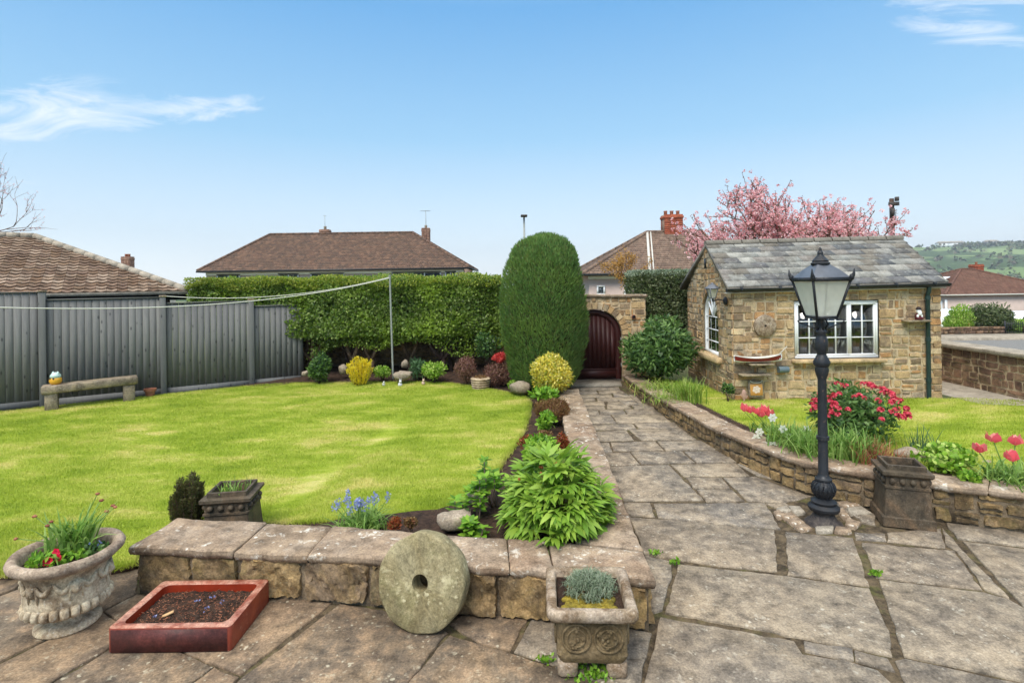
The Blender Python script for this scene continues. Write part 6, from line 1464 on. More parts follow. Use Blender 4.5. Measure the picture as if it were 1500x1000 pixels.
# ---- lamp post
Lb = G(1207, 764, 0.0); lx_, ly_ = Lb[0], Lb[1]; px2z = ly_ / F
def LZ(py): return P(1210, py, ly_)[2]
lp = thing('lamp_post', 'tall black cast iron lamp post with a four-sided glass lantern beside the path', 'lamp post', (lx_, ly_, 0))
c0 = (lx_, ly_, 0)
mb = MB(); mb.lathe([(.001, -.03), (.22, -.03), (.20, .0), (.15, .03), (.115, .08), (.10, .12)], c0, 40); mb.build('foot_cone', M['iron_rust'], lp, smooth=40)
mb = MB(); mb.lathe([(.10, .11), (.16, .125), (.172, .145), (.172, .165), (.15, .18), (.13, .195), (.14, .205), (.14, .22), (.11, .235), (.075, .25), (.09, .27), (.118, .31), (.125, .35), (.115, .385), (.09, .41), (.078, .425), (.092, .435), (.092, .45), (.07, .465), (.055, .50), (.051, 1.20)], c0, 40)
mb.lathe([(.052, .845), (.070, .85), (.070, .885), (.052, .89)], c0, 32)
for k in range(14):
    w = 2 * PI * k / 14; mb.tube([(lx_ + r * math.cos(w + tt_), ly_ + r * math.sin(w + tt_), z) for r, z, tt_ in ((.085, .262, 0), (.117, .305, .06), (.128, .35, .12), (.115, .39, .18), (.085, .42, .24))], [.008, .012, .013, .011, .007], 6)
mb.build('lower_shaft', M['iron'], lp, smooth=50)
mb = MB(); zc1, zc0 = LZ(535), LZ(548)
prof = [(.051, 1.18), (.047, LZ(556))]
prof += [(.050, LZ(554)), (.066, LZ(548)), (.076, LZ(542)), (.07, LZ(537)), (.092, LZ(533)), (.092, LZ(529)), (.07, LZ(524)), (.05, LZ(519)), (.056, LZ(515)), (.068, LZ(512)), (.068, LZ(496)), (.052, LZ(493)), (.05, LZ(490)), (.062, LZ(487)), (.062, LZ(485)), (.04, LZ(482)), (.028, LZ(478)), (.022, LZ(468)), (.02, LZ(463))]
mb.lathe(prof, c0, 36); mb.build('upper_shaft', M['iron'], lp, smooth=40)
mb = MB()
for sy in (-1, 1):
    pts = []
    for t_ in np.linspace(0, 1, 14):
        pts.append((lx_ + sy * (.03 + .25 * math.sin(t_ * PI * .80) ** 1.2), ly_, LZ(484) + t_ * (LZ(467) - LZ(484)) + .03 * math.sin(t_ * PI)))
    mb.tube(pts, .007, 6)
    mb.tube([(lx_ + sy * .03, ly_, LZ(484)), (lx_ + sy * .07, ly_ - .02, LZ(475)), (lx_ + sy * .045, ly_, LZ(466))], [.010, .016, .01], 8); mb.tube([(lx_, ly_ + sy * .03, LZ(484)), (lx_, ly_ + sy * .07, LZ(475)), (lx_, ly_ + sy * .045, LZ(466))], [.010, .016, .01], 8)
mb.build('scroll_bracket', M['iron'], lp, smooth='all')
lz0, lz1 = LZ(464), LZ(409); lrot = math.radians(-133.5)
lan = bpy.data.objects.new('lantern', None); COL.objects.link(lan); lan.parent = lp; lan.location = (0, 0, lz0)
def cn(r, z, k): w = lrot + PI / 2 * k; return np.array([lx_ + r * math.cos(w), ly_ + r * math.sin(w), z])
fm, gl = MB(), MB()
for k in range(4):
    fm.bar(cn(.172, lz0, k), cn(.318, lz1, k), .024); fm.bar(cn(.172, lz0, k), cn(.172, lz0, k + 1), .020, .028); fm.bar(cn(.318, lz1, k), cn(.318, lz1, k + 1), .030, .040)
    gl.add([cn(.168, lz0, k), cn(.168, lz0, k + 1), cn(.312, lz1, k + 1), cn(.312, lz1, k)], [[0, 1, 2, 3]])
    q = cn(.325, lz1, k); fm.ball(q + [0, 0, .02], (.028, .028, .035), 8, 6); fm.tube([q, cn(.345, lz1 + .05, k), cn(.352, lz1 + .105, k)], [.02, .017, .006], 8)
fm.bar(cn(.172, lz0, 0), cn(.172, lz0, 2), .016); fm.bar(cn(.172, lz0, 1), cn(.172, lz0, 3), .016)
fm.build('lantern_frame', M['iron'], lan); gl.build('glass', M['lampglass'], lan)
zr = LZ(386); mb = MB(); V = []
for r, z in ((.318, lz1 + .015), (.20, lz1 + .015 + (zr - lz1) * .52), (.085, zr)): V.append([cn(r, z, k) for k in range(5)])
mb.grid(np.array(V)[::-1]); mb.add([cn(.318, lz1 + .012, k) for k in range(4)], [[0, 1, 2, 3]]); mb.build('lantern_roof', M['lead'], lan)
mb = MB(); mb.lathe([(.10, zr - .01), (.105, zr + .005), (.085, zr + .02), (.09, zr + .03), (.06, zr + .06), (.035, zr + .085), (.03, zr + .10), (.034, zr + .11), (.015, zr + .14), (.018, zr + .15), (.001, zr + .175)], (lx_, ly_, 0), 24); mb.build('finial', M['iron'], lan, smooth=40)
mb = MB(); mb.tube([(lx_, ly_, lz0), (lx_, ly_, lz0 + .13)], .03, 12); mb.ball((lx_, ly_, lz0 + .2), (.045, .045, .06), 14, 9); mb.build('bulb', M['white'], lan, smooth='all')
lp.scale = (.86, .86, 1)
# ============================================================ FLOWER BORDER BEHIND THE CURVED WALL
rb_ = np.random.default_rng(71)
def Gz(px, py): return G(px, py, RZ)
def clump(name, label, px, py, n, h, sp_, w, mat, cat='flowers', rad=.1, droop=.7, group=None):
    c = Gz(px, py); o = thing(name, label, cat, c, group); mb = MB(); blades(mb, c, n, h, sp_, w, droop, rb_, rad=rad); mb.build('leaves', M[mat], o); return o, c
def flower(o, base, top, kind, mat, r=.03, name='flower'):
    mb = MB()
    if kind == 'tulip':
        for k in range(6):
            w = k * PI / 3 + rb_.uniform(-.3, .3); op = rb_.uniform(.05, .55); d = unit(np.array([[math.cos(w) * op, math.sin(w) * op, 1]])); leaves(mb, np.array([top]) + d * .004 + [math.cos(w) * r * .35, math.sin(w) * r * .35, 0], d, np.array([[math.cos(w), math.sin(w), 0.]]), r * rb_.uniform(1.7, 2.4), r * rb_.uniform(1.3, 1.9), rb_.uniform(-.15, .12), 'l')
    else:
        for k in range(6):
            w = k * PI / 3; d = np.array([[math.cos(w), -.35, math.sin(w)]]); leaves(mb, np.array([top]), d, np.array([[0, -1., .1]]), r * 1.3, r * .9, .1, 'l')
        mb.lathe([(r * .25, 0), (r * .4, r * .5)], (0, 0, 0), 8, cap=False); mb.v[-1] = np.stack([mb.v[-1][:, 0], -mb.v[-1][:, 2], mb.v[-1][:, 1]], 1) + top
    mb.build(name, M[mat], o)
def stemline(mb, a, b, r=.0045): mb.tube([a, (np.array(a) + np.array(b)) / 2 + [rb_.uniform(-.02, .02), 0, .01], b], r, 5)
o, c = clump('daffodil_clump', 'clump of white daffodils among green strap leaves behind the curved wall', 1160, 655, 260, .44, .24, .018, 'bladegreen', rad=.14)
st = MB()
for px, py in ((1112, 632), (1096, 650), (1180, 629), (1131, 611), (1156, 640), (1131, 652), (1107, 641), (1146, 628)):
    t_ = P(px, py, c[1] + (.25 if px < 1120 else -.05)); t_ = np.array(t_); b0 = np.array([t_[0] + rb_.uniform(-.05, .05), t_[1] + .05, RZ]); stemline(st, b0, t_); flower(o, b0, t_, 'daff', 'white_petal', .05)
st.build('stalks', M['bladegreen'], o)
clump('daffodil_leaves', 'thick tuft of arching green daffodil leaves just right of the lamp post', 1248, 676, 340, .52, .28, .018, 'bladegreen', 'plant', rad=.12)
clump('daffodil_leaves', 'tuft of green strap leaves hard against the left of the lamp post', 1185, 668, 280, .46, .26, .017, 'bladegreen', 'plant', rad=.12)
o, c = clump('tulip_clump', 'loose clump of coral pink tulips left of the white daffodils', 1122, 632, 60, .22, .16, .02, 'bladegreen', rad=.12); st = MB()
for px, py in ((1099, 605), (1109, 607), (1091, 603), (1121, 604), (1115, 611), (1127, 610)):
    t_ = P(px, py, c[1]); b0 = np.array([c[0] + rb_.uniform(-.1, .1), c[1], RZ]); stemline(st, b0, t_); flower(o, b0, t_, 'tulip', 'coral_petal', .055)
st.build('stalks', M['bladegreen'], o)
# red rhododendron
o, c, rr_ = shrub('red_rhododendron', 'rounded rhododendron covered in red flower clusters behind the lamp post', 1253, 603, 128, 84, 7.35, 'rhodo', 2600, .085, .032, RZ, shape='l', lump=.16, lsc=4, stemn=24)
mb = MB(); tip = np.array([0., 0., 0.])
for k in range(9):
    d = rdir(1, rb_)[0]; d[2] = abs(d[2]) * .8; d = unit(d); p_ = d * .016
    for j in range(5):
        w = j * 2 * PI / 5 + k; s_ = unit(np.cross(d, [.3, .2, 1])); t2 = np.cross(d, s_); dd = unit(d * .9 + s_ * math.cos(w) * .7 + t2 * math.sin(w) * .7); leaves(mb, np.array([p_]), dd[None], d[None], .030, .024, .15, 'l')
first = None
for k in range(78):
    d = unit(np.array([rb_.normal(), -abs(rb_.normal()) * .8 + .15, abs(rb_.normal()) * .7 + .05])); p_ = c + d * np.array(rr_) * 1.0
    if first is None: mb.v = [v_ + base_of(o) for v_ in mb.v]; first = mb.build('bloom', M['red_petal'], o); first.location = Vector(tuple(p_ - base_of(o))); 
    else: q = first.copy(); COL.objects.link(q); q.parent = o; q.location = Vector(tuple(p_ - base_of(o))); q.rotation_euler = (rb_.uniform(-.6, .6), rb_.uniform(-.6, .6), rb_.uniform(0, 6)); s_ = rb_.uniform(.7, 1.15); q.scale = (s_, s_, s_)
# dried brown tuft, lady's mantle, rocks, right-hand tulips
c = Gz(1280, 682); o = thing('dried_plant', 'dead-looking tuft of reddish brown upright stems left of the empty chimney pot', 'plant', c); mb = MB(); blades(mb, c, 420, .30, .20, .008, .1, rb_, rad=.10); mb.build('stems', M['drystem'], o)
rk('garden_rock', 'grey rock on the border behind the empty chimney pot', 1332, 666, 40, 18, 6.6)
rk('garden_rock', 'brown rock near the right edge of the border', 1447, 690, 52, 22, 6.35)
for px, py, w, h, lab, m_ in ((1382, 672, 90, 44, 'frilly light green leafy plant right of the empty chimney pot', 'lime'), (1412, 701, 40, 18, 'low bright yellow-green plant at the wall edge in front of the frilly one', 'freshgreen')):
    Y_ = Gz(px, py + h * .4)[1]; shrub('ladys_mantle', lab, px, py, w, h, Y_, m_, 700 if w > 50 else 260, .055, .050, RZ, cat='plant', shape='l', stemn=10, up=.5, lsc=8)
clump('daffodil_leaves', 'thin tuft of upright dark green stems between rhododendron and lady\'s mantle', 1345, 665, 60, .38, .16, .010, 'bluegreen', 'plant', rad=.1, droop=.3)
for i, (px, py, by_, lab) in enumerate(((1435, 663, 705, 'large open coral tulip leaning at the right edge, lowest of the four'), (1456, 648, 705, 'coral tulip in the middle of the group at the right edge'), (1487, 652, 712, 'coral red tulip closest to the picture edge'), (1483, 676, 718, 'short coral tulip hanging low near the wall at the right edge'))):
    b0 = Gz(1462 + i * 10, by_); t_ = P(px, py, b0[1]); o = thing('tulip', lab, 'tulip', b0, 'coral tulips at the right edge'); st = MB(); stemline(st, b0, t_, .006); st.build('stalk', M['bladegreen'], o); flower(o, b0, t_, 'tulip', 'coral_petal', .056, 'petals'); mb = MB(); blades(mb, b0, 22, .34, .26, .034, .8, rb_, rad=.04); mb.build('leaves', M['bladegreen'], o)
clump('strap_leaved_plant', 'wide tuft of green strap leaves below the tulips at the right edge', 1475, 712, 120, .3, .3, .014, 'bladegreen', 'plant', rad=.14)
clump('bulb_leaves', 'arching green leaves beyond the tulips past the right edge', 1520, 700, 90, .3, .24, .016, 'bladegreen', 'plant', rad=.14)
# sedge by the path in front of the gable
c = G(1008, 590, RZ); o = thing('sedge_clump', 'tall tuft of bright green grass spilling over the wall beside the shed gable', 'ornamental grass', c); mb = MB(); blades(mb, c, 420, .52, .26, .012, .5, rb_, rad=.10); blades(mb, c + [-.25, .2, 0], 160, .3, .5, .010, 1.1, rb_, rad=.2); mb.build('leaves', M['yellowgrass'], o)
c = G(975, 572, RZ); o = thing('grassy_plant', 'low spreading bright green grassy plant left of the tall tuft', 'plant', c); mb = MB(); blades(mb, c, 420, .26, .3, .012, .6, rb_, rad=.26); mb.build('leaves', M['yellowgrass'], o)
shrub('ivy_plant', 'small patch of green leaves climbing the shed corner above the lawn', 1066, 572, 20, 26, 9.78, 'glossy', 240, .05, .03, RZ, cat='plant', stemn=5, depth=.06)
# weeds in the paving
def weed(px, py, n, r, label):
    c = G(px, py, PZ); o = thing('creeping_weed', label, 'weed', c); mb = MB(); bush(mb, c + [0, 0, .012], (r, r * .55, .03), n, .028, .024, 'q', .3, .5, .5, 1, rng=rb_, zmin=c[2]); mb.build('leaves', M['freshgreen'], o)
weed(868, 990, 260, .17, 'patch of round green weed leaves in front of the square planter feet'); weed(798, 970, 60, .06, 'sprig of green weed left of the square planter'); weed(960, 812, 60, .06, 'small moss tuft in the joint beside the path coping'); weed(988, 826, 50, .05, 'small yellow-green tuft in the joint right of the moss tuft'); weed(1284, 843, 70, .055, 'yellow-green tuft at the meeting of four slabs near the lower right')
# ============================================================ RIGHT-HAND BOUNDARY, ROAD
rq = np.random.default_rng(81)
bw = thing('boundary_wall', 'stained stone boundary wall with a wide flat coping between shed and road', 'wall', (9.0, 10, .25))
a, b = MB(), MB(); f, L = linemap((9.0, 14.5), (8.95, 4.2))
rubble(a, f, lambda z: [(0, L)], [.22, 1.06], dep=.014, area=(.02, .07), rng=rq, rough=1.2, clamp=False); backing(b, f, lambda z: [(0, L)], .1, 1.08, .3)
b.box((9.21, 9.35, .6), (.40, 10.2, 1.0)); a.build('stonework', M['farstone'], bw, smooth=35); b.build('mortar_core', M['mortar'], bw)
cp = MB(); coping(cp, [(8.92, 14.5), (8.87, 4.2)], [(9.46, 14.5), (9.42, 4.2)], 1.14, .07, list(np.linspace(0, 1, 11)), rq, .8, cell=.1); cp.build('coping', M['concrete'], bw, smooth='all')
m = MB(); m.add([(7.95, 9.3, RZ + .006), (9.0, 9.0, RZ + .006), (9.0, 14.6, RZ + .006), (7.9, 14.6, RZ + .006)], [[0, 1, 2, 3]]); struct('side_path', m, M['concrete'])
asph = M_stone('asphalt', [(128, 126, 122)], (104, 102, 98), .4, 0, bump=.2, fine=.2, sc_=3)
m = MB(); m.grid(np.array([[(x, y, -.40 - .002 * (y - 14)) for y in np.linspace(13, 25.2, 6)] for x in np.linspace(9.55, 60, 12)])); struct('road', m, asph)
m = MB(); m.prism([(9.55, 25.2), (60, 25.2), (60, 26.9), (9.55, 26.9)], -.6, -.30); struct('pavement', m, M['concrete'])
gwl = thing('garden_wall', 'low brown stone garden wall across the road in front of the shrubs', 'wall', (23, 27, -.3)); a = MB(); f, L = linemap((17, 27.0), (24.35, 27.0)); masonry(a, f, lambda z: [(0, L)], [-.35, .04], (.1, .2), (.2, .5), .02, .02, .15, rq); f, L = linemap((25.5, 27.0), (31, 27.0)); masonry(a, f, lambda z: [(0, L)], [-.35, .04], (.1, .2), (.2, .5), .02, .02, .15, rq)
a.build('stonework', M['farstone'], gwl, smooth='all'); b = MB(); b.box((20.65, 27.15, -.16), (7.3, .26, .36)); b.box((28.25, 27.15, -.16), (5.5, .26, .36)); b.build('core', M['farstone'], gwl)
ga = thing('metal_gate', 'dark low metal gate in the garden wall across the road', 'gate', (24.9, 27.05, -.35)); mb = MB()
for k in range(12): mb.bar((24.4 + k * .096, 27.05, -.30), (24.4 + k * .096, 27.05, .22 + .08 * math.sin(k / 11 * PI)), .022)
for z in (-.25, .15): mb.bar((24.38, 27.05, z), (25.48, 27.05, z), .03)
mb.build('bars', M['iron'], ga)
for x in (24.38, 25.48): mb = MB(); mb.bar((x, 27.05, -.35), (x, 27.05, .3), .06); mb.build('gate_post', M['iron'], ga)
m = MB(); bb = np.array(P(1485, 480, 28)); boxcloud(m, (P(1474, 480, 27.6)[0], 27.5, -.4), (29.5, 28.8, P(1485, 471, 27.6)[2]), 9000, .10, .06, .05, .2)
o = thing('box_hedge', 'bright green clipped box-shaped hedge across the road at the right edge', 'hedge', (27, 28.1, -.4)); m.build('foliage', M['lime'], o); m = MB(); m.box((27.2, 28.15, -.1), (4.4, .9, .5)); m.build('twigs', M['bark_dark'], o)
shrub('round_evergreen', 'large dark green rounded evergreen shrub across the road', 1451, 468, 54, 54, 28.2, 'hedge_dark', 6500, .16, .07, -.5, lump=.10, sq=2.4, lsc=1.2)
shrub('golden_conifer', 'yellow-green loose conifer across the road close to the shed corner', 1402, 470, 40, 46, 28.0, 'lime', 4200, .15, .05, -.5, lump=.22, lsc=1.6, up=.9)
shrub('brown_shrub', 'small twiggy brownish shrub below the yellow-green conifer', 1417, 484, 18, 20, 27.6, 'autumn', 500, .10, .03, -.5, lump=.2)
def car(name, label, c, L, Wd, H, yaw):
    o = thing(name, label, 'car', c); 
    def T(p_): q = rot2(p_[:2], yaw); return (c[0] + q[0], c[1] + q[1], c[2] + p_[2])
    prof = [(-L / 2, .35), (-L / 2, .75), (-L * .46, .92), (-L * .28, .98), (-L * .14, H), (L * .22, H), (L * .36, 1.0), (L * .47, .92), (L / 2, .7), (L / 2, .35)]
    mb = MB(); n = len(prof); vs = [T((x, s * Wd / 2 * (.86 if z > 1.05 else 1), z)) for s in (-1, 1) for x, z in prof]
    mb.add(vs, [list(range(n)), list(range(n, 2 * n))[::-1]] + [[i + n, (i + 1) % n + n, (i + 1) % n, i] for i in range(n)]); mb.build('body', M['white'], o)
    mb = MB()
    for s in (-1, 1):
        for xa, xb in ((-.23, -.02), (0, .2)): mb.add([T((L * xa, s * Wd / 2 * 1.005, 1.0)), T((L * xb, s * Wd / 2 * 1.005, 1.0)), T((L * (xb - .01), s * Wd / 2 * .90, H - .08)), T((L * (xa + (.08 if xa < -.1 else 0)), s * Wd / 2 * .90, H - .08))], [[0, 1, 2, 3]])
    mb.build('window', M['black_plastic'], o)
    for x in (-L * .3, L * .3):
        for s in (-1, 1):
            mb = MB(); mb.lathe([(.001, -.1), (.30, -.1), (.32, -.06), (.32, .06), (.30, .1), (.001, .1)], (0, 0, 0), 18)
            V = mb.v[0]; mb.v[0] = np.array([T((x + v[0], s * (Wd / 2 - .08) + v[2], .32 + v[1])) for v in V]); mb.build('wheel', M['black_plastic'], o)
car('parked_car', 'white car parked behind the green box hedge at the right edge', (P(1500, 470, 33)[0], 33, -1.05), 4.2, 1.75, 1.42, 0)
car('parked_car', 'white vehicle half hidden behind the yellow-green conifer across the road', (P(1392, 470, 32.0)[0], 32.2, -1.0), 3.6, 1.7, 1.6, .1)
# ============================================================ HOUSES
def house(name, label, x0, x1, y0, y1, zg, ze, zr, inset, wall, tile, rows, tw_, loc, xr=None, over=.35, tilep=0):
    """hipped house: x0..x1, y0..y1 eaves; ridge runs along x, inset from both ends"""
    o = thing(name, label, 'house', loc)
    mb = MB(); mb.box(((x0 + x1) / 2, (y0 + y1) / 2, (zg + ze) / 2), (x1 - x0 - 2 * over, y1 - y0 - 2 * over, ze - zg)); w = mb.build('wall', M[wall], o)
    ym = (y0 + y1) / 2; xa, xb = xr if xr else (x0 + inset, x1 - inset)
    A, B, C, D, Ra, Rb = (x0, y0, ze), (x1, y0, ze), (x1, y1, ze), (x0, y1, ze), (xa, ym, zr), (xb, ym, zr)
    mb = MB(); roof_courses(mb, A, B, Rb, Ra, rows, tw_, .02, rq, 1.15, profile=tilep); roof_courses(mb, C, D, Ra, Rb, max(4, rows // 2), tw_ * 2, .02, rq, 1.15)
    roof_courses(mb, B, C, Rb, Rb, rows, tw_, .02, rq, 1.15, profile=tilep); roof_courses(mb, D, A, Ra, Ra, rows, tw_, .02, rq, 1.15, profile=tilep)
    r = mb.build('roof', M[tile], o)
    mb = MB(); mb.add([A, B, C, D, Ra, Rb], [[0, 1, 5, 4], [1, 2, 5], [2, 3, 4, 5], [3, 0, 4], [3, 2, 1, 0]]); mb.build('roof_deck', M[tile], r)
    mb = MB()
    for a_, b_ in ((A, Ra), (B, Rb), (C, Rb), (D, Ra), (Ra, Rb)):
        a_, b_ = np.array(a_), np.array(b_); n = max(3, int(np.linalg.norm(b_ - a_) / .4))
        if np.linalg.norm(b_ - a_) < .1: continue
        for k in range(n): mb.tube([a_ + (b_ - a_) * (k + .02) / n + [0, 0, .03], a_ + (b_ - a_) * (k + .98) / n + [0, 0, .03]], .09, 7)
    mb.build('hip_tiles', M[tile], r)
    mb = MB(); mb.bar((x0, y0 - .02, ze - .03), (x1, y0 - .02, ze - .03), .10, .09); mb.bar((x1 + .02, y0, ze - .03), (x1 + .02, y1, ze - .03), .10, .09); mb.bar((x0 - .02, y0, ze - .03), (x0 - .02, y1, ze - .03), .10, .09); mb.build('gutter', M['black_plastic'] if name != 'far_bungalow' else M['offwhite'], o)
    return o, r
def chimney(root, c, w, h, mat, pots=2, pot='clay_pot'):
    mb = MB(); n = max(3, int(h / .09)); 
    for i in range(n):
        z = c[2] + i * h / n
        for sgn in (-1, 1):
            for k in range(3): mb.box((c[0] + (k - 1) * w / 3, c[1] + sgn * w * .36, z + h / n / 2), (w / 3 - .012, .12, h / n - .012)); mb.box((c[0] + sgn * w * .42, c[1] + (k - 1) * w / 4, z + h / n / 2), (.10, w / 4 - .012, h / n - .012))
    s_ = mb.build('chimney', M[mat], root); mb = MB(); mb.box((c[0], c[1], c[2] + h / 2), (w * .97, w * .82, h)); mb.build('chimney_core', M['brick_mortar'], s_)
    mb = MB(); mb.box((c[0], c[1], c[2] + h * .88), (w * 1.07, w * .93, h * .10), bev=.01); mb.build('chimney_cap', M[mat], s_)
    for k in range(pots):
        mb = MB(); mb.lathe([(.001, 0), (.10, 0), (.085, .22), (.10, .25), (.10, .28), (.07, .28), (.07, .05)], (c[0] + (k - (pots - 1) / 2) * w * .34, c[1], c[2] + h * .94), 12, cap=False); mb.build('chimney_pot', M[pot], s_)
def hwin(o, x0, x1, z0, z1, y, n=2):
    mb = MB(); frame(mb, x0, x1, z0, z1, y - .03, .07, .08)
    for k in range(1, n): mb.box((x0 + (x1 - x0) * k / n, y - .03, (z0 + z1) / 2), (.06, .07, z1 - z0 - .1))
    w = mb.build('window', M['white'], o); mb = MB(); mb.box(((x0 + x1) / 2, y - .015, (z0 + z1) / 2), (x1 - x0 - .1, .02, z1 - z0 - .1)); mb.build('pane', M_darkglass, w)
M_darkglass = M_plain('window_dark_glass', (70, 78, 84), .08, .6, var=.1)
# semi-detached pair in the centre
hc, r = house('semi_detached_house', 'wide semi-detached house with a low brown tiled hipped roof behind the long hedge', -18.45, -2.5, 32, 40, -1.0, 3.46, 5.92, 4, 'render_pink', 'tile_red', 24, .19, (-10.4, 36, -1), xr=(-15.9, -6.5))
chimney(hc, (-12.4, 36.4, 5.3), .62, .95, 'brick_pale', 1, 'concrete'); chimney(hc, (-5.75, 36.8, 4.9), .52, 1.4, 'brick_pale', 1, 'concrete')
mb = MB(); mb.bar((-18.1, 32.30, 3.30), (-2.85, 32.30, 3.30), .04, .20); mb.build('fascia', M['white'], hc)  # white bar added to lighten the shaded wall strip under the eaves
for px0, px1 in ((318, 352), (408, 438), (455, 505), (574, 646), (652, 668)): hwin(hc, P(px0, 400, 32.35)[0], P(px1, 400, 32.35)[0], 2.05, 3.28, 32.35, 3 if px1 - px0 > 40 else 2)
mb = MB(); ax_ = P(624, 330, 36.8); mb.tube([(ax_[0], 36.8, 6.0), (ax_[0], 36.8, P(624, 308, 36.8)[2])], .02, 5); z = P(624, 309, 36.8)[2]; mb.bar((ax_[0] - .35, 36.8, z), (ax_[0] + .3, 36.8, z), .02)
for k in range(6): mb.bar((ax_[0] - .33 + k * .11, 36.55, z), (ax_[0] - .33 + k * .11, 37.05, z), .012)
mb.bar((ax_[0] - .2, 36.8, z - 1.2), (ax_[0] + .3, 36.8, z - 1.2), .02); mb.build('aerial', M['galv'], hc)
mb = MB(); ax_ = P(476, 330, 36.4); z = P(476, 316, 36.4)[2]; mb.tube([(ax_[0], 36.4, 6.2), (ax_[0], 36.4, z)], .015, 5); mb.bar((ax_[0] - .12, 36.4, z), (ax_[0] + .12, 36.4, z), .02); mb.build('aerial', M['galv'], hc)
# house right of the gate
hr_, r = house('hipped_house', 'pale rendered house with a brown hipped roof and red chimney behind the gate', P(853, 400, 24)[0], P(1078, 400, 24)[0], 24, 31.5, -.8, 2.86, 4.98, 3.4, 'render_pink', 'tile_brown', 20, .17, (6.5, 27.5, -.8), xr=(P(948, 340, 27.75)[0], P(1028, 340, 27.75)[0]))
cpx = P(984, 330, 27.9); chimney(hr_, (cpx[0], 27.9, 4.75), .92, 1.12, 'brick', 3)
mb = MB(); a_ = np.array([P(952, 397, 24)[0], 23.99, 2.93]); b_ = np.array([P(948, 340, 27.75)[0], 27.74, 5.03]); mb.bar(a_, b_, .11, .06); a_ = a_ + [.17, 0, 0]; b_ = b_ + [.17, 0, 0]; mb.bar(a_, b_, .06, .05); mb.build('verge_strip', M['offwhite'], hr_)
hwin(hr_, P(874, 425, 24.35)[0], P(886, 425, 24.35)[0], P(880, 432, 24.35)[2], P(880, 418, 24.35)[2], 24.35, 1); hwin(hr_, P(914, 425, 24.35)[0], P(922, 425, 24.35)[0], 1.2, 2.3, 24.35, 1)
mb = MB(); mb.bar((P(853, 400, 24)[0] + .3, 24.33, 2.72), (P(1078, 400, 24)[0] - .3, 24.33, 2.72), .03, .16); mb.build('fascia', M['white'], hr_)
# bungalow across the road
hb, r = house('far_bungalow', 'pale pink bungalow with a russet pyramid roof across the road on the right', 31.7, 41.4, 40, 48.5, -1.8, 1.22, 3.12, 4.2, 'render_pink', 'tile_far', 20, .25, (36, 44, -1.8), xr=(36.4, 37.2), over=.25)
chimney(hb, (P(1430, 395, 46)[0], 46, 2.2), .75, 1.35, 'brick', 1)
mb = MB(); mb.box((33.9, 43.4, 2.36), (.9, 1.3, .05), tilt=Matrix.Rotation(-math.atan2(1.9, 4.7), 4, 'Y')); mb.build('skylight', M['white'], hb); mb = MB(); mb.box((31.93, 41, .1), (.04, .9, 1.3)); mb.build('window', M['white'], hb); mb = MB(); mb.box((31.96, 39.99 + .25, .1), (.16, .06, 1.5)); mb.build('corner_post', M['white'], hb)
# house beyond the fence: big tiled roof
C1 = np.array([-8.0, 13.45]); da = np.array([-.83, -.56]); da /= np.linalg.norm(da); dn = np.array([da[1], -da[0]]); dn = -dn if dn[1] < 0 else dn
lh = thing('neighbour_bungalow', 'neighbouring bungalow with a large weathered brown tiled roof beyond the fence', 'house', (-13, 13, -.2)); ZE = 2.42; w_ = 3.25; ln = 13.0; ZR = 3.88
def L2(s, t_, z): q = C1 + da * s + dn * t_; return (q[0], q[1], z)
A, B = L2(ln, 0, ZE), L2(0, 0, ZE); Ra, Rb = L2(ln - w_, w_, ZR), L2(w_, w_, ZR); Cc, Dd = L2(0, 2 * w_, ZE), L2(ln, 2 * w_, ZE)
mb = MB(); roof_courses(mb, A, B, Rb, Ra, 20, .20, .013, rq, 1.2, stagger=False, profile=.026); roof_courses(mb, B, Cc, Rb, Rb, 20, .20, .013, rq, 1.2, stagger=False, profile=.026); roof_courses(mb, Cc, Dd, Ra, Rb, 8, .6, .014, rq, 1.2)
rr = mb.build('roof', M['tile_left'], lh, smooth=35); mb = MB(); lowr = lambda p_: (p_[0], p_[1], p_[2] - .03); mb.add([lowr(v) for v in (A, B, Cc, Dd, Ra, Rb)], [[0, 1, 5, 4], [1, 2, 5], [2, 3, 4, 5], [3, 0, 4]]); mb.build('roof_deck', M['tile_left'], rr)
mb = MB(); a_, b_ = np.array(B), np.array(Rb)
for k in range(14): mb.tube([a_ + (b_ - a_) * (k + .02) / 14 + [0, 0, .03], a_ + (b_ - a_) * (k + .99) / 14 + [0, 0, .03]], .085, 8)
a_, b_ = np.array(Rb), np.array(Ra)
for k in range(24): mb.tube([a_ + (b_ - a_) * (k + .02) / 24 + [0, 0, .03], a_ + (b_ - a_) * (k + .99) / 24 + [0, 0, .03]], .085, 8)
mb.build('hip_tiles', M['concrete'], rr)
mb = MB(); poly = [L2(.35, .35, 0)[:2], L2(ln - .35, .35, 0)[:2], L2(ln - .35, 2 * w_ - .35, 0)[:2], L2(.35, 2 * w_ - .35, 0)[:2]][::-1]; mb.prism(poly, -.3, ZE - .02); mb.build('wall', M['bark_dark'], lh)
mb = MB(); off_ = np.array([*(-dn * .05), -.035]); mb.bar(np.array(A) + off_, np.array(B) + off_, .10, .075); mb.build('gutter', M['concrete'], lh)
mb = MB(); off_ = np.array([*(dn * .10), -.13]); mb.bar(np.array(A) + off_, np.array(B) + off_, .04, .16); mb.build('fascia', M['black_plastic'], lh)
hd_, r = house('far_house', 'distant house of which only the small brick chimney shows above the neighbouring roof', -30.6, -25.6, 38, 42.5, -1, 2.6, 3.7, 2, 'render_cream', 'tile_far', 10, .3, (-28, 40, -1), xr=(-28.2, -27.9)); chimney(hd_, (P(187, 375, 40)[0], 40, 3.4), .62, 1.45, 'brick_pale', 2)
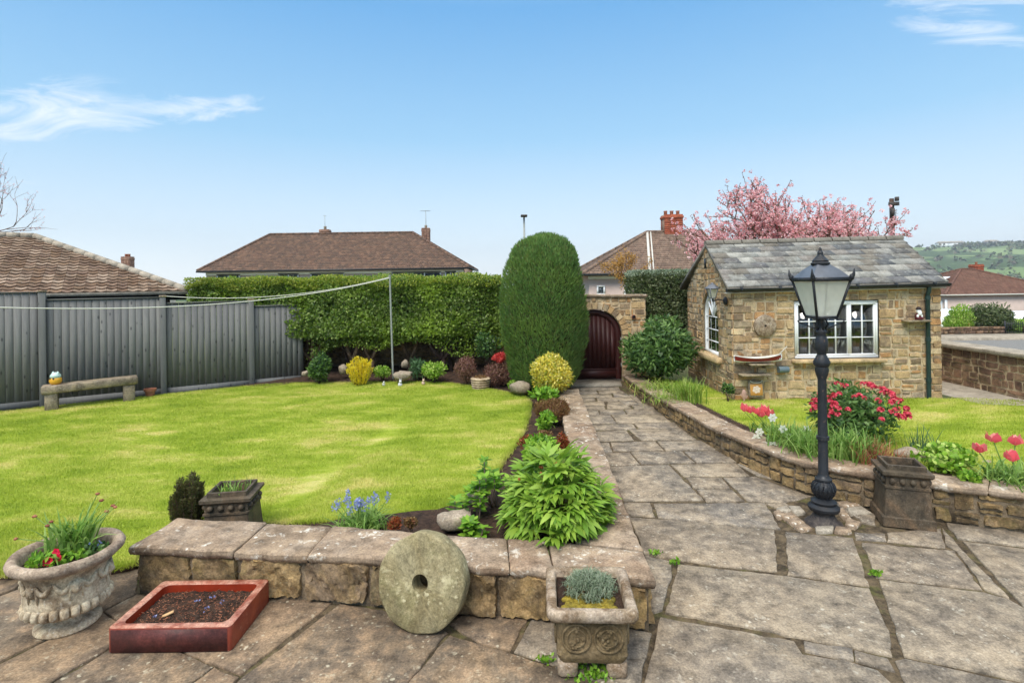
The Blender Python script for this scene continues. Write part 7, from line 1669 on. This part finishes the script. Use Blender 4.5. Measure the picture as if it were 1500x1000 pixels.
# ============================================================ STREET LAMP, POLE, TREES
Ys = 30; c = P(768, 350, Ys); z1 = P(768, 318, Ys)[2]; o = thing('street_lamp', 'tall grey street lamp rising above the clipped conifer', 'street lamp', (c[0], Ys, -.8)); mb = MB(); mb.tube([(c[0], Ys, -.8), (c[0], Ys, z1)], [.09, .05], 10); mb.build('pole', M['galv'], o); mb = MB(); mb.box((c[0], Ys - .1, z1 + .05), (.36, .5, .10), bev=.03); mb.build('lamp_head', M['iron_rust'], o)
Ys = 24; c = P(1309, 350, Ys); z1 = P(1307, 291, Ys)[2]; o = thing('telegraph_pole', 'dark wooden telegraph pole standing behind the right end of the shed roof', 'pole', (c[0], Ys, -.8)); mb = MB(); mb.tube([(c[0], Ys, -.8), (P(1306, 291, Ys)[0], Ys, z1)], [.12, .09], 10); mb.build('pole', M['bark_dark'], o); mb = MB(); q = P(1307, 299, Ys); mb.box((q[0], Ys - .1, q[2]), (.42, .12, .16), bev=.01); mb.box((q[0] + .1, Ys - .15, q[2] + .2), (.12, .12, .18)); mb.box((q[0] - .1, Ys - .15, q[2] - .35), (.12, .14, .3)); mb.build('fittings', M['iron_rust'], o)
def grow(mb, p, d, L, r, lev, rng, tips, spread_=.55, up=.15, kmin=2, kmax=4, wob=.12, shr=.72):
    n = 4; pts = [p]; q = p.copy(); dd = d.copy()
    for i in range(n): dd = unit(dd + rng.normal(0, wob, 3) + [0, 0, up * .25]); q = q + dd * L / n; pts.append(q.copy())
    mb.tube(pts, list(np.linspace(r, r * .62, n + 1)), 6 if lev > 2 else 4)
    if lev <= 2: tips += [(pp, dd, lev) for pp in pts[1:]]
    if lev == 0: return
    for i in range(rng.integers(kmin, kmax + 1)):
        k = rng.integers(2, n + 1) if i else n; nd = unit(dd + rdir(1, rng)[0] * spread_ * 1.3 + [0, 0, up]); grow(mb, pts[k].copy(), nd, L * shr * rng.uniform(.75, 1.15), r * .6, lev - 1, rng, tips, spread_, up, kmin, kmax, wob, shr)
rt_ = np.random.default_rng(94)
ch = thing('cherry_tree', 'pink flowering cherry tree in full blossom behind the shed roof', 'tree', (8.65, 17.2, -.3)); mb = MB(); tips = []
mb.tube([(8.65, 17.2, -.4), (8.65, 17.2, 1.0), (8.6, 17.2, 1.7)], [.2, .16, .15], 10)
for k in range(13):
    a = 2 * PI * k / 13 + .2; dx = math.cos(a); grow(mb, np.array([8.6, 17.2, 1.6]), unit(np.array([dx * 1.18, math.sin(a) * .8, .85 + .3 * (k % 2)])), 1.38, .085, 4, rt_, tips, .55, .14, 2, 4, .1, .76)
mb.build('trunk', M['bark'], ch, smooth='all')
tp_ = np.array([t_[0] for t_ in tips]); td = np.array([t_[1] for t_ in tips]); 
keep = (tp_[:, 2] > 1.6); tp_, td = tp_[keep], td[keep]
print('cherry tips', len(tp_), tp_.min(0), tp_.max(0)); ncl = min(len(tp_), 9000); sel = rt_.choice(len(tp_), ncl, replace=False); m_ = 9
cpt = np.repeat(tp_[sel] + rt_.normal(0, .08, (ncl, 3)), m_, 0); n = len(cpt); dd = rdir(n, rt_)
bl = MB(); leaves(bl, cpt + dd * .015, dd, rdir(n, rt_), .062 * rt_.uniform(.6, 1.2, n), .055, .15, 'q'); bl.build('blossom', M['blossom'], ch)
n = ncl * 2; cpt = np.repeat(tp_[sel], 2, 0); bl = MB(); dd = unit(rdir(n, rt_) + [0, 0, .5]); leaves(bl, cpt, dd, rdir(n, rt_), .07, .026, .1, 'q'); bl.build('leaves', M['purple'], ch)
bt = thing('bare_tree', 'bare pale-twigged tree at the upper left edge behind the tiled roof', 'tree', (-18.2, 17, -.3)); mb = MB(); tips = []
mb.tube([(-18.5, 17, -.4), (-18.5, 17, 2.4)], [.18, .13], 8)
for k in range(7): a = 2 * PI * k / 7; grow(mb, np.array([-18.5, 17, 2.2]), unit(np.array([math.cos(a) * .5, math.sin(a) * .5, 1.5])), 1.65, .06, 5, rt_, tips, .55, .15, 2, 4, .13, .74)
mb.build('trunk', M['twig'], bt); mb = MB(); tp_ = np.array([t_[0] for t_ in tips]); k = rt_.choice(len(tp_), 6000); dd = rdir(6000, rt_); leaves(mb, tp_[k], dd, rdir(6000, rt_), .055, .03, .1, 'q'); mb.build('buds', M['blossom'], bt)
ot = thing('small_tree', 'small sparse tree with orange leaves behind the gate wall', 'tree', (P(930, 430, 17)[0], 17, -.2)); mb = MB(); tips = []; x_ = P(926, 430, 17)[0]
mb.tube([(x_, 17, -.2), (x_ - .05, 17, 2.3)], [.06, .04], 8)
for k in range(7): a = 2 * PI * k / 7; grow(mb, np.array([x_ - .05, 17, 2.2]), unit(np.array([math.cos(a) * .7 - .35, math.sin(a) * .4, 1.2])), .55, .02, 3, rt_, tips, .6, .1, 2, 3, .12, .7)
mb.build('trunk', M['bark'], ot); tp_ = np.array([t_[0] for t_ in tips]); k = rt_.choice(len(tp_), 1800); mb = MB(); dd = rdir(1800, rt_); leaves(mb, tp_[k] + rt_.normal(0, .05, (1800, 3)), dd, rdir(1800, rt_), .065, .03, .1, 'q'); mb.build('leaves', M['autumn'], ot)
# ============================================================ FAR HILLSIDE
mb = MB(); n = 0; pts = []
for _ in range(26000):
    az_ = rq.uniform(.62, 1.15); r_ = rq.uniform(230, 1650) ; x = r_ * math.sin(math.atan(az_)); y = r_ * math.cos(math.atan(az_))
    nz = math.sin(x * .011 + 2.1 * math.sin(y * .007)) + .7 * math.sin(y * .016 + x * .004) + .5 * math.sin(x * .03)
    thr = 1.15 if r_ < 1250 else (.1 if r_ < 1420 else .9)
    if r_ < 600: thr = .55
    if nz > thr or rq.random() < .02: pts.append((x, y, float(terrain(x, y))))
pts = np.array(pts[:9000]); m_ = 7; n = len(pts); rad = rq.uniform(3, 7, n); cpt = np.repeat(pts, m_, 0); rr2 = np.repeat(rad, m_); d = rdir(len(cpt), rq); d[:, 2] = np.abs(d[:, 2])
p = cpt + d * rr2[:, None] * .6 * [1, 1, 1.0] + [0, 0, 1] ; leaves(mb, p, rdir(len(p), rq), d, rr2 * 1.1, rr2 * .9, .2, 'q')
tag(mb.build('far_woodland', M_leaf('far_tree_leaf', [(72, 88, 56), (88, 100, 62), (64, 78, 54), (104, 112, 72), (92, 86, 66)], trans=.1)), 'distant woods and hedgerows on the hillside across the valley', 'woodland', kind='stuff')
proto = thing('hillside_house', 'tiny pale house with a brown roof in the valley settlement far off on the right', 'house', (0, 0, 0), 'houses in the valley on the right')
mb = MB(); mb.box((0, 0, 2.4), (9, 7, 5)); mb.build('wall', M['render_cream'], proto); mb = MB(); mb.add([(-5, -4, 4.8), (5, -4, 4.8), (5, 4, 4.8), (-5, 4, 4.8), (-4, 0, 7.6), (4, 0, 7.6)], [[0, 1, 5, 4], [1, 2, 5], [2, 3, 4, 5], [3, 0, 4], [3, 2, 1, 0]]); mb.build('roof', M['tile_brown'], proto)
spots = []
for _ in range(90):
    az_ = rq.uniform(.84, 1.12); r_ = rq.uniform(300, 620); x = r_ * math.sin(math.atan(az_)); y = r_ * math.cos(math.atan(az_))
    if all((x - a) ** 2 + (y - b) ** 2 > 190 for a, b in spots): spots.append((x, y))
for i, (x, y) in enumerate(spots[:70]):
    l_ = (x, y, float(terrain(x, y)) - .2)
    if i == 0: proto.location = l_
    else: dup(proto, l_, 'tiny pale house with a brown roof in the valley settlement far off on the right', rq.uniform(-.5, .5))
p2 = thing('hilltop_building', 'faint long white building on the wooded skyline of the far hill', 'building', (0, 0, 0), 'white buildings on the far skyline'); mb = MB(); mb.box((0, 0, 4), (20, 12, 8)); mb.build('wall', M['white'], p2); mb = MB(); mb.add([(-10.5, -6.5, 8), (10.5, -6.5, 8), (10.5, 6.5, 8), (-10.5, 6.5, 8), (-8, 0, 12), (8, 0, 12)], [[0, 1, 5, 4], [1, 2, 5], [2, 3, 4, 5], [3, 0, 4], [3, 2, 1, 0]]); mb.build('roof', M['concrete'], p2)
for i, px in enumerate((1381, 1389, 1397, 1404, 1449, 1456)):
    a = (px - 750) / F; y = 1380 / math.hypot(1, a); x = a * y; l_ = (x, y, float(terrain(x, y)))
    if i == 0: p2.location = l_
    else: dup(p2, l_, 'faint long white building on the wooded skyline of the far hill', rq.uniform(-.4, .4))
# ============================================================ SKY, SUN, AIR, CAMERA
w = bpy.data.worlds.new('World'); sc.world = w; w.use_nodes = True; nt = w.node_tree; nt.nodes.clear()
def nn(ty, **kw):
    x = nt.nodes.new(ty)
    for k, v in kw.items(): setattr(x, k, v)
    return x
SUN_EL, SUN_AZ = math.radians(52), math.radians(205)        # azimuth clockwise from +Y: behind the camera, a little left
sky = nn('ShaderNodeTexSky', sky_type='NISHITA', sun_disc=False, sun_elevation=SUN_EL, sun_rotation=SUN_AZ, altitude=150, air_density=1.0, dust_density=.8, ozone_density=2.2)
bg = nn('ShaderNodeBackground'); bg.inputs[1].default_value = .15
outw = nn('ShaderNodeOutputWorld'); tc = nn('ShaderNodeTexCoord'); sp_ = nn('ShaderNodeSeparateXYZ'); nt.links.new(tc.outputs['Generated'], sp_.inputs[0])
def wm(op, a, b=0.0, clamp=False):
    x = nn('ShaderNodeMath', operation=op, use_clamp=clamp)
    for i, v in ((0, a), (1, b)):
        if hasattr(v, 'is_output'): nt.links.new(v, x.inputs[i])
        else: x.inputs[i].default_value = v
    return x.outputs[0]
yy = wm('MAXIMUM', sp_.outputs[1], .05); u = wm('DIVIDE', sp_.outputs[0], yy); v = wm('DIVIDE', sp_.outputs[2], yy)
cb_ = nn('ShaderNodeCombineXYZ'); nt.links.new(u, cb_.inputs[0]); nt.links.new(v, cb_.inputs[1])
def wnoise(sx, sy, det, rough, off=0, dist=.6):
    mp = nn('ShaderNodeMapping'); nt.links.new(cb_.outputs[0], mp.inputs[0]); mp.inputs['Scale'].default_value = (sx, sy, 1); mp.inputs['Location'].default_value = (off, off * .7, 0); mp.inputs['Rotation'].default_value = (0, 0, .12)
    x = nn('ShaderNodeTexNoise'); nt.links.new(mp.outputs[0], x.inputs[0]); x.inputs['Scale'].default_value = 1; x.inputs['Detail'].default_value = det; x.inputs['Roughness'].default_value = rough; x.inputs['Distortion'].default_value = dist; return x.outputs['Fac']
def win(u0, v0, au, av, sl=0):
    du = wm('DIVIDE', wm('SUBTRACT', u, u0), au); dv = wm('DIVIDE', wm('SUBTRACT', wm('SUBTRACT', v, v0), wm('MULTIPLY', wm('SUBTRACT', u, u0), sl)), av)
    s_ = wm('ADD', wm('MULTIPLY', du, du), wm('MULTIPLY', dv, dv)); return wm('SUBTRACT', 1.0, s_, True)
n1 = wnoise(4.5, 17, 12, .66, 0, 1.2); n2 = wnoise(3.2, 24, 12, .68, 3.1, 1.2)
c1 = wm('MAXIMUM', wm('MULTIPLY', win(-.80, .335, .24, .062, .0), 1.0), wm('MULTIPLY', win(-.60, .325, .22, .028, .08), .9)); c1 = wm('MAXIMUM', c1, wm('MULTIPLY', win(-.93, .29, .16, .03), .8))
k1 = wm('MULTIPLY', wm('SUBTRACT', wm('ADD', wm('MULTIPLY', c1, .40), wm('MULTIPLY', n1, 1.5)), .86), 2.0, True); k1 = wm('MULTIPLY', k1, wm('MULTIPLY', c1, 3.0, True))
c2 = wm('MAXIMUM', win(.86, .45, .18, .045, -.12), wm('MAXIMUM', wm('MULTIPLY', win(-.94, .155, .10, .016), .9), wm('MAXIMUM', wm('MULTIPLY', win(-.92, .195, .08, .012), .6), wm('MULTIPLY', win(.80, .50, .22, .02, 0), .8))))
k2 = wm('MULTIPLY', wm('SUBTRACT', wm('ADD', wm('MULTIPLY', c2, .40), wm('MULTIPLY', n2, 1.5)), .92), 1.8, True); k2 = wm('MULTIPLY', k2, wm('MULTIPLY', c2, 3.0, True))
haz = wm('MULTIPLY', wm('SUBTRACT', wnoise(1.1, 6, 6, .6, 9), .50), 1.3, True); haz = wm('MULTIPLY', haz, wm('MULTIPLY', wm('SUBTRACT', .30, v, True), 1.6, True))
km = wm('MAXIMUM', wm('MULTIPLY', k1, .85), wm('MAXIMUM', wm('MULTIPLY', k2, .8), wm('MULTIPLY', haz, .5)))
front = wm('GREATER_THAN', sp_.outputs[1], .06); km = wm('MULTIPLY', km, front)
mixw = nn('ShaderNodeMix', data_type='RGBA'); nt.links.new(km, mixw.inputs[0]); hs = nn('ShaderNodeHueSaturation'); hs.inputs['Saturation'].default_value = 1.0; hs.inputs['Value'].default_value = .6; nt.links.new(sky.outputs[0], hs.inputs['Color'])
rpw = nn('ShaderNodeValToRGB'); nt.links.new(sp_.outputs[2], rpw.inputs[0]); cr = rpw.color_ramp
K = 3.0
for i, (p_, c_, k_) in enumerate(((0, (238, 243, 246), 1.15), (.09, (212, 230, 242), 1), (.25, (148, 198, 232), 1), (.45, (98, 167, 222), 1), (.60, (150, 188, 220), 1.3), (.80, (230, 229, 226), 2.0), (1, (234, 231, 225), 2.0))):
    e = cr.elements[i] if i < 2 else cr.elements.new(p_); e.position = p_; e.color = tuple(v_ * K * k_ for v_ in lin(c_)[:3]) + (1,)
mx0 = nn('ShaderNodeMix', data_type='RGBA'); mx0.inputs[0].default_value = .85; nt.links.new(hs.outputs[0], mx0.inputs[6]); nt.links.new(rpw.outputs[0], mx0.inputs[7]); nt.links.new(mx0.outputs[2], mixw.inputs[6]); mixw.inputs[7].default_value = CLOUDC if 'CLOUDC' in globals() else (2.9, 2.95, 3.05, 1)
nt.links.new(mixw.outputs[2], bg.inputs[0]); nt.links.new(bg.outputs[0], outw.inputs[0])
sl = bpy.data.lights.new('sun', 'SUN'); sl.energy = 1.25; sl.angle = math.radians(30); sl.color = (1, .95, .87); so = bpy.data.objects.new('sun', sl); COL.objects.link(so)
dvec = Vector((math.sin(SUN_AZ) * math.cos(SUN_EL), math.cos(SUN_AZ) * math.cos(SUN_EL), math.sin(SUN_EL))); so.rotation_euler = dvec.to_track_quat('Z', 'Y').to_euler(); so.location = (0, -5, 8)
hz = MB(); hz.box((700, 800, 60), (3400, 3400, 190)); t = bpy.data.materials.new('thin_haze'); t.use_nodes = True; t.node_tree.nodes.clear()
pv = t.node_tree.nodes.new('ShaderNodeVolumePrincipled'); pv.inputs['Density'].default_value = .00030; pv.inputs['Color'].default_value = (.86, .92, 1, 1); pv.inputs['Anisotropy'].default_value = .2; om = t.node_tree.nodes.new('ShaderNodeOutputMaterial'); t.node_tree.links.new(pv.outputs[0], om.inputs['Volume'])
if USE_HAZE: tag(hz.build('haze', t), 'thin pale haze over the valley', 'haze', kind='stuff')
cam = bpy.data.cameras.new('camera'); co = bpy.data.objects.new('camera', cam); COL.objects.link(co)
cam.sensor_width = 36; cam.lens = 36 * F / 1500; cam.shift_y = -(500 - HY) / 1500; cam.clip_start = .05; cam.clip_end = 6000
co.location = (0, 0, E); co.rotation_euler = (Matrix.Rotation(math.radians(90), 3, 'X') @ Matrix.Rotation(-ROLL, 3, 'Z')).to_euler()
sc.camera = co
sc.view_settings.view_transform = 'Standard'; sc.view_settings.look = 'None'; sc.view_settings.exposure = EXPO; sc.view_settings.gamma = 1
sc.cycles.max_bounces = 6; sc.cycles.diffuse_bounces = 3; sc.cycles.transparent_max_bounces = 12; sc.cycles.volume_bounces = 0; sc.cycles.use_denoising = True; sc.cycles.sample_clamp_indirect = 6
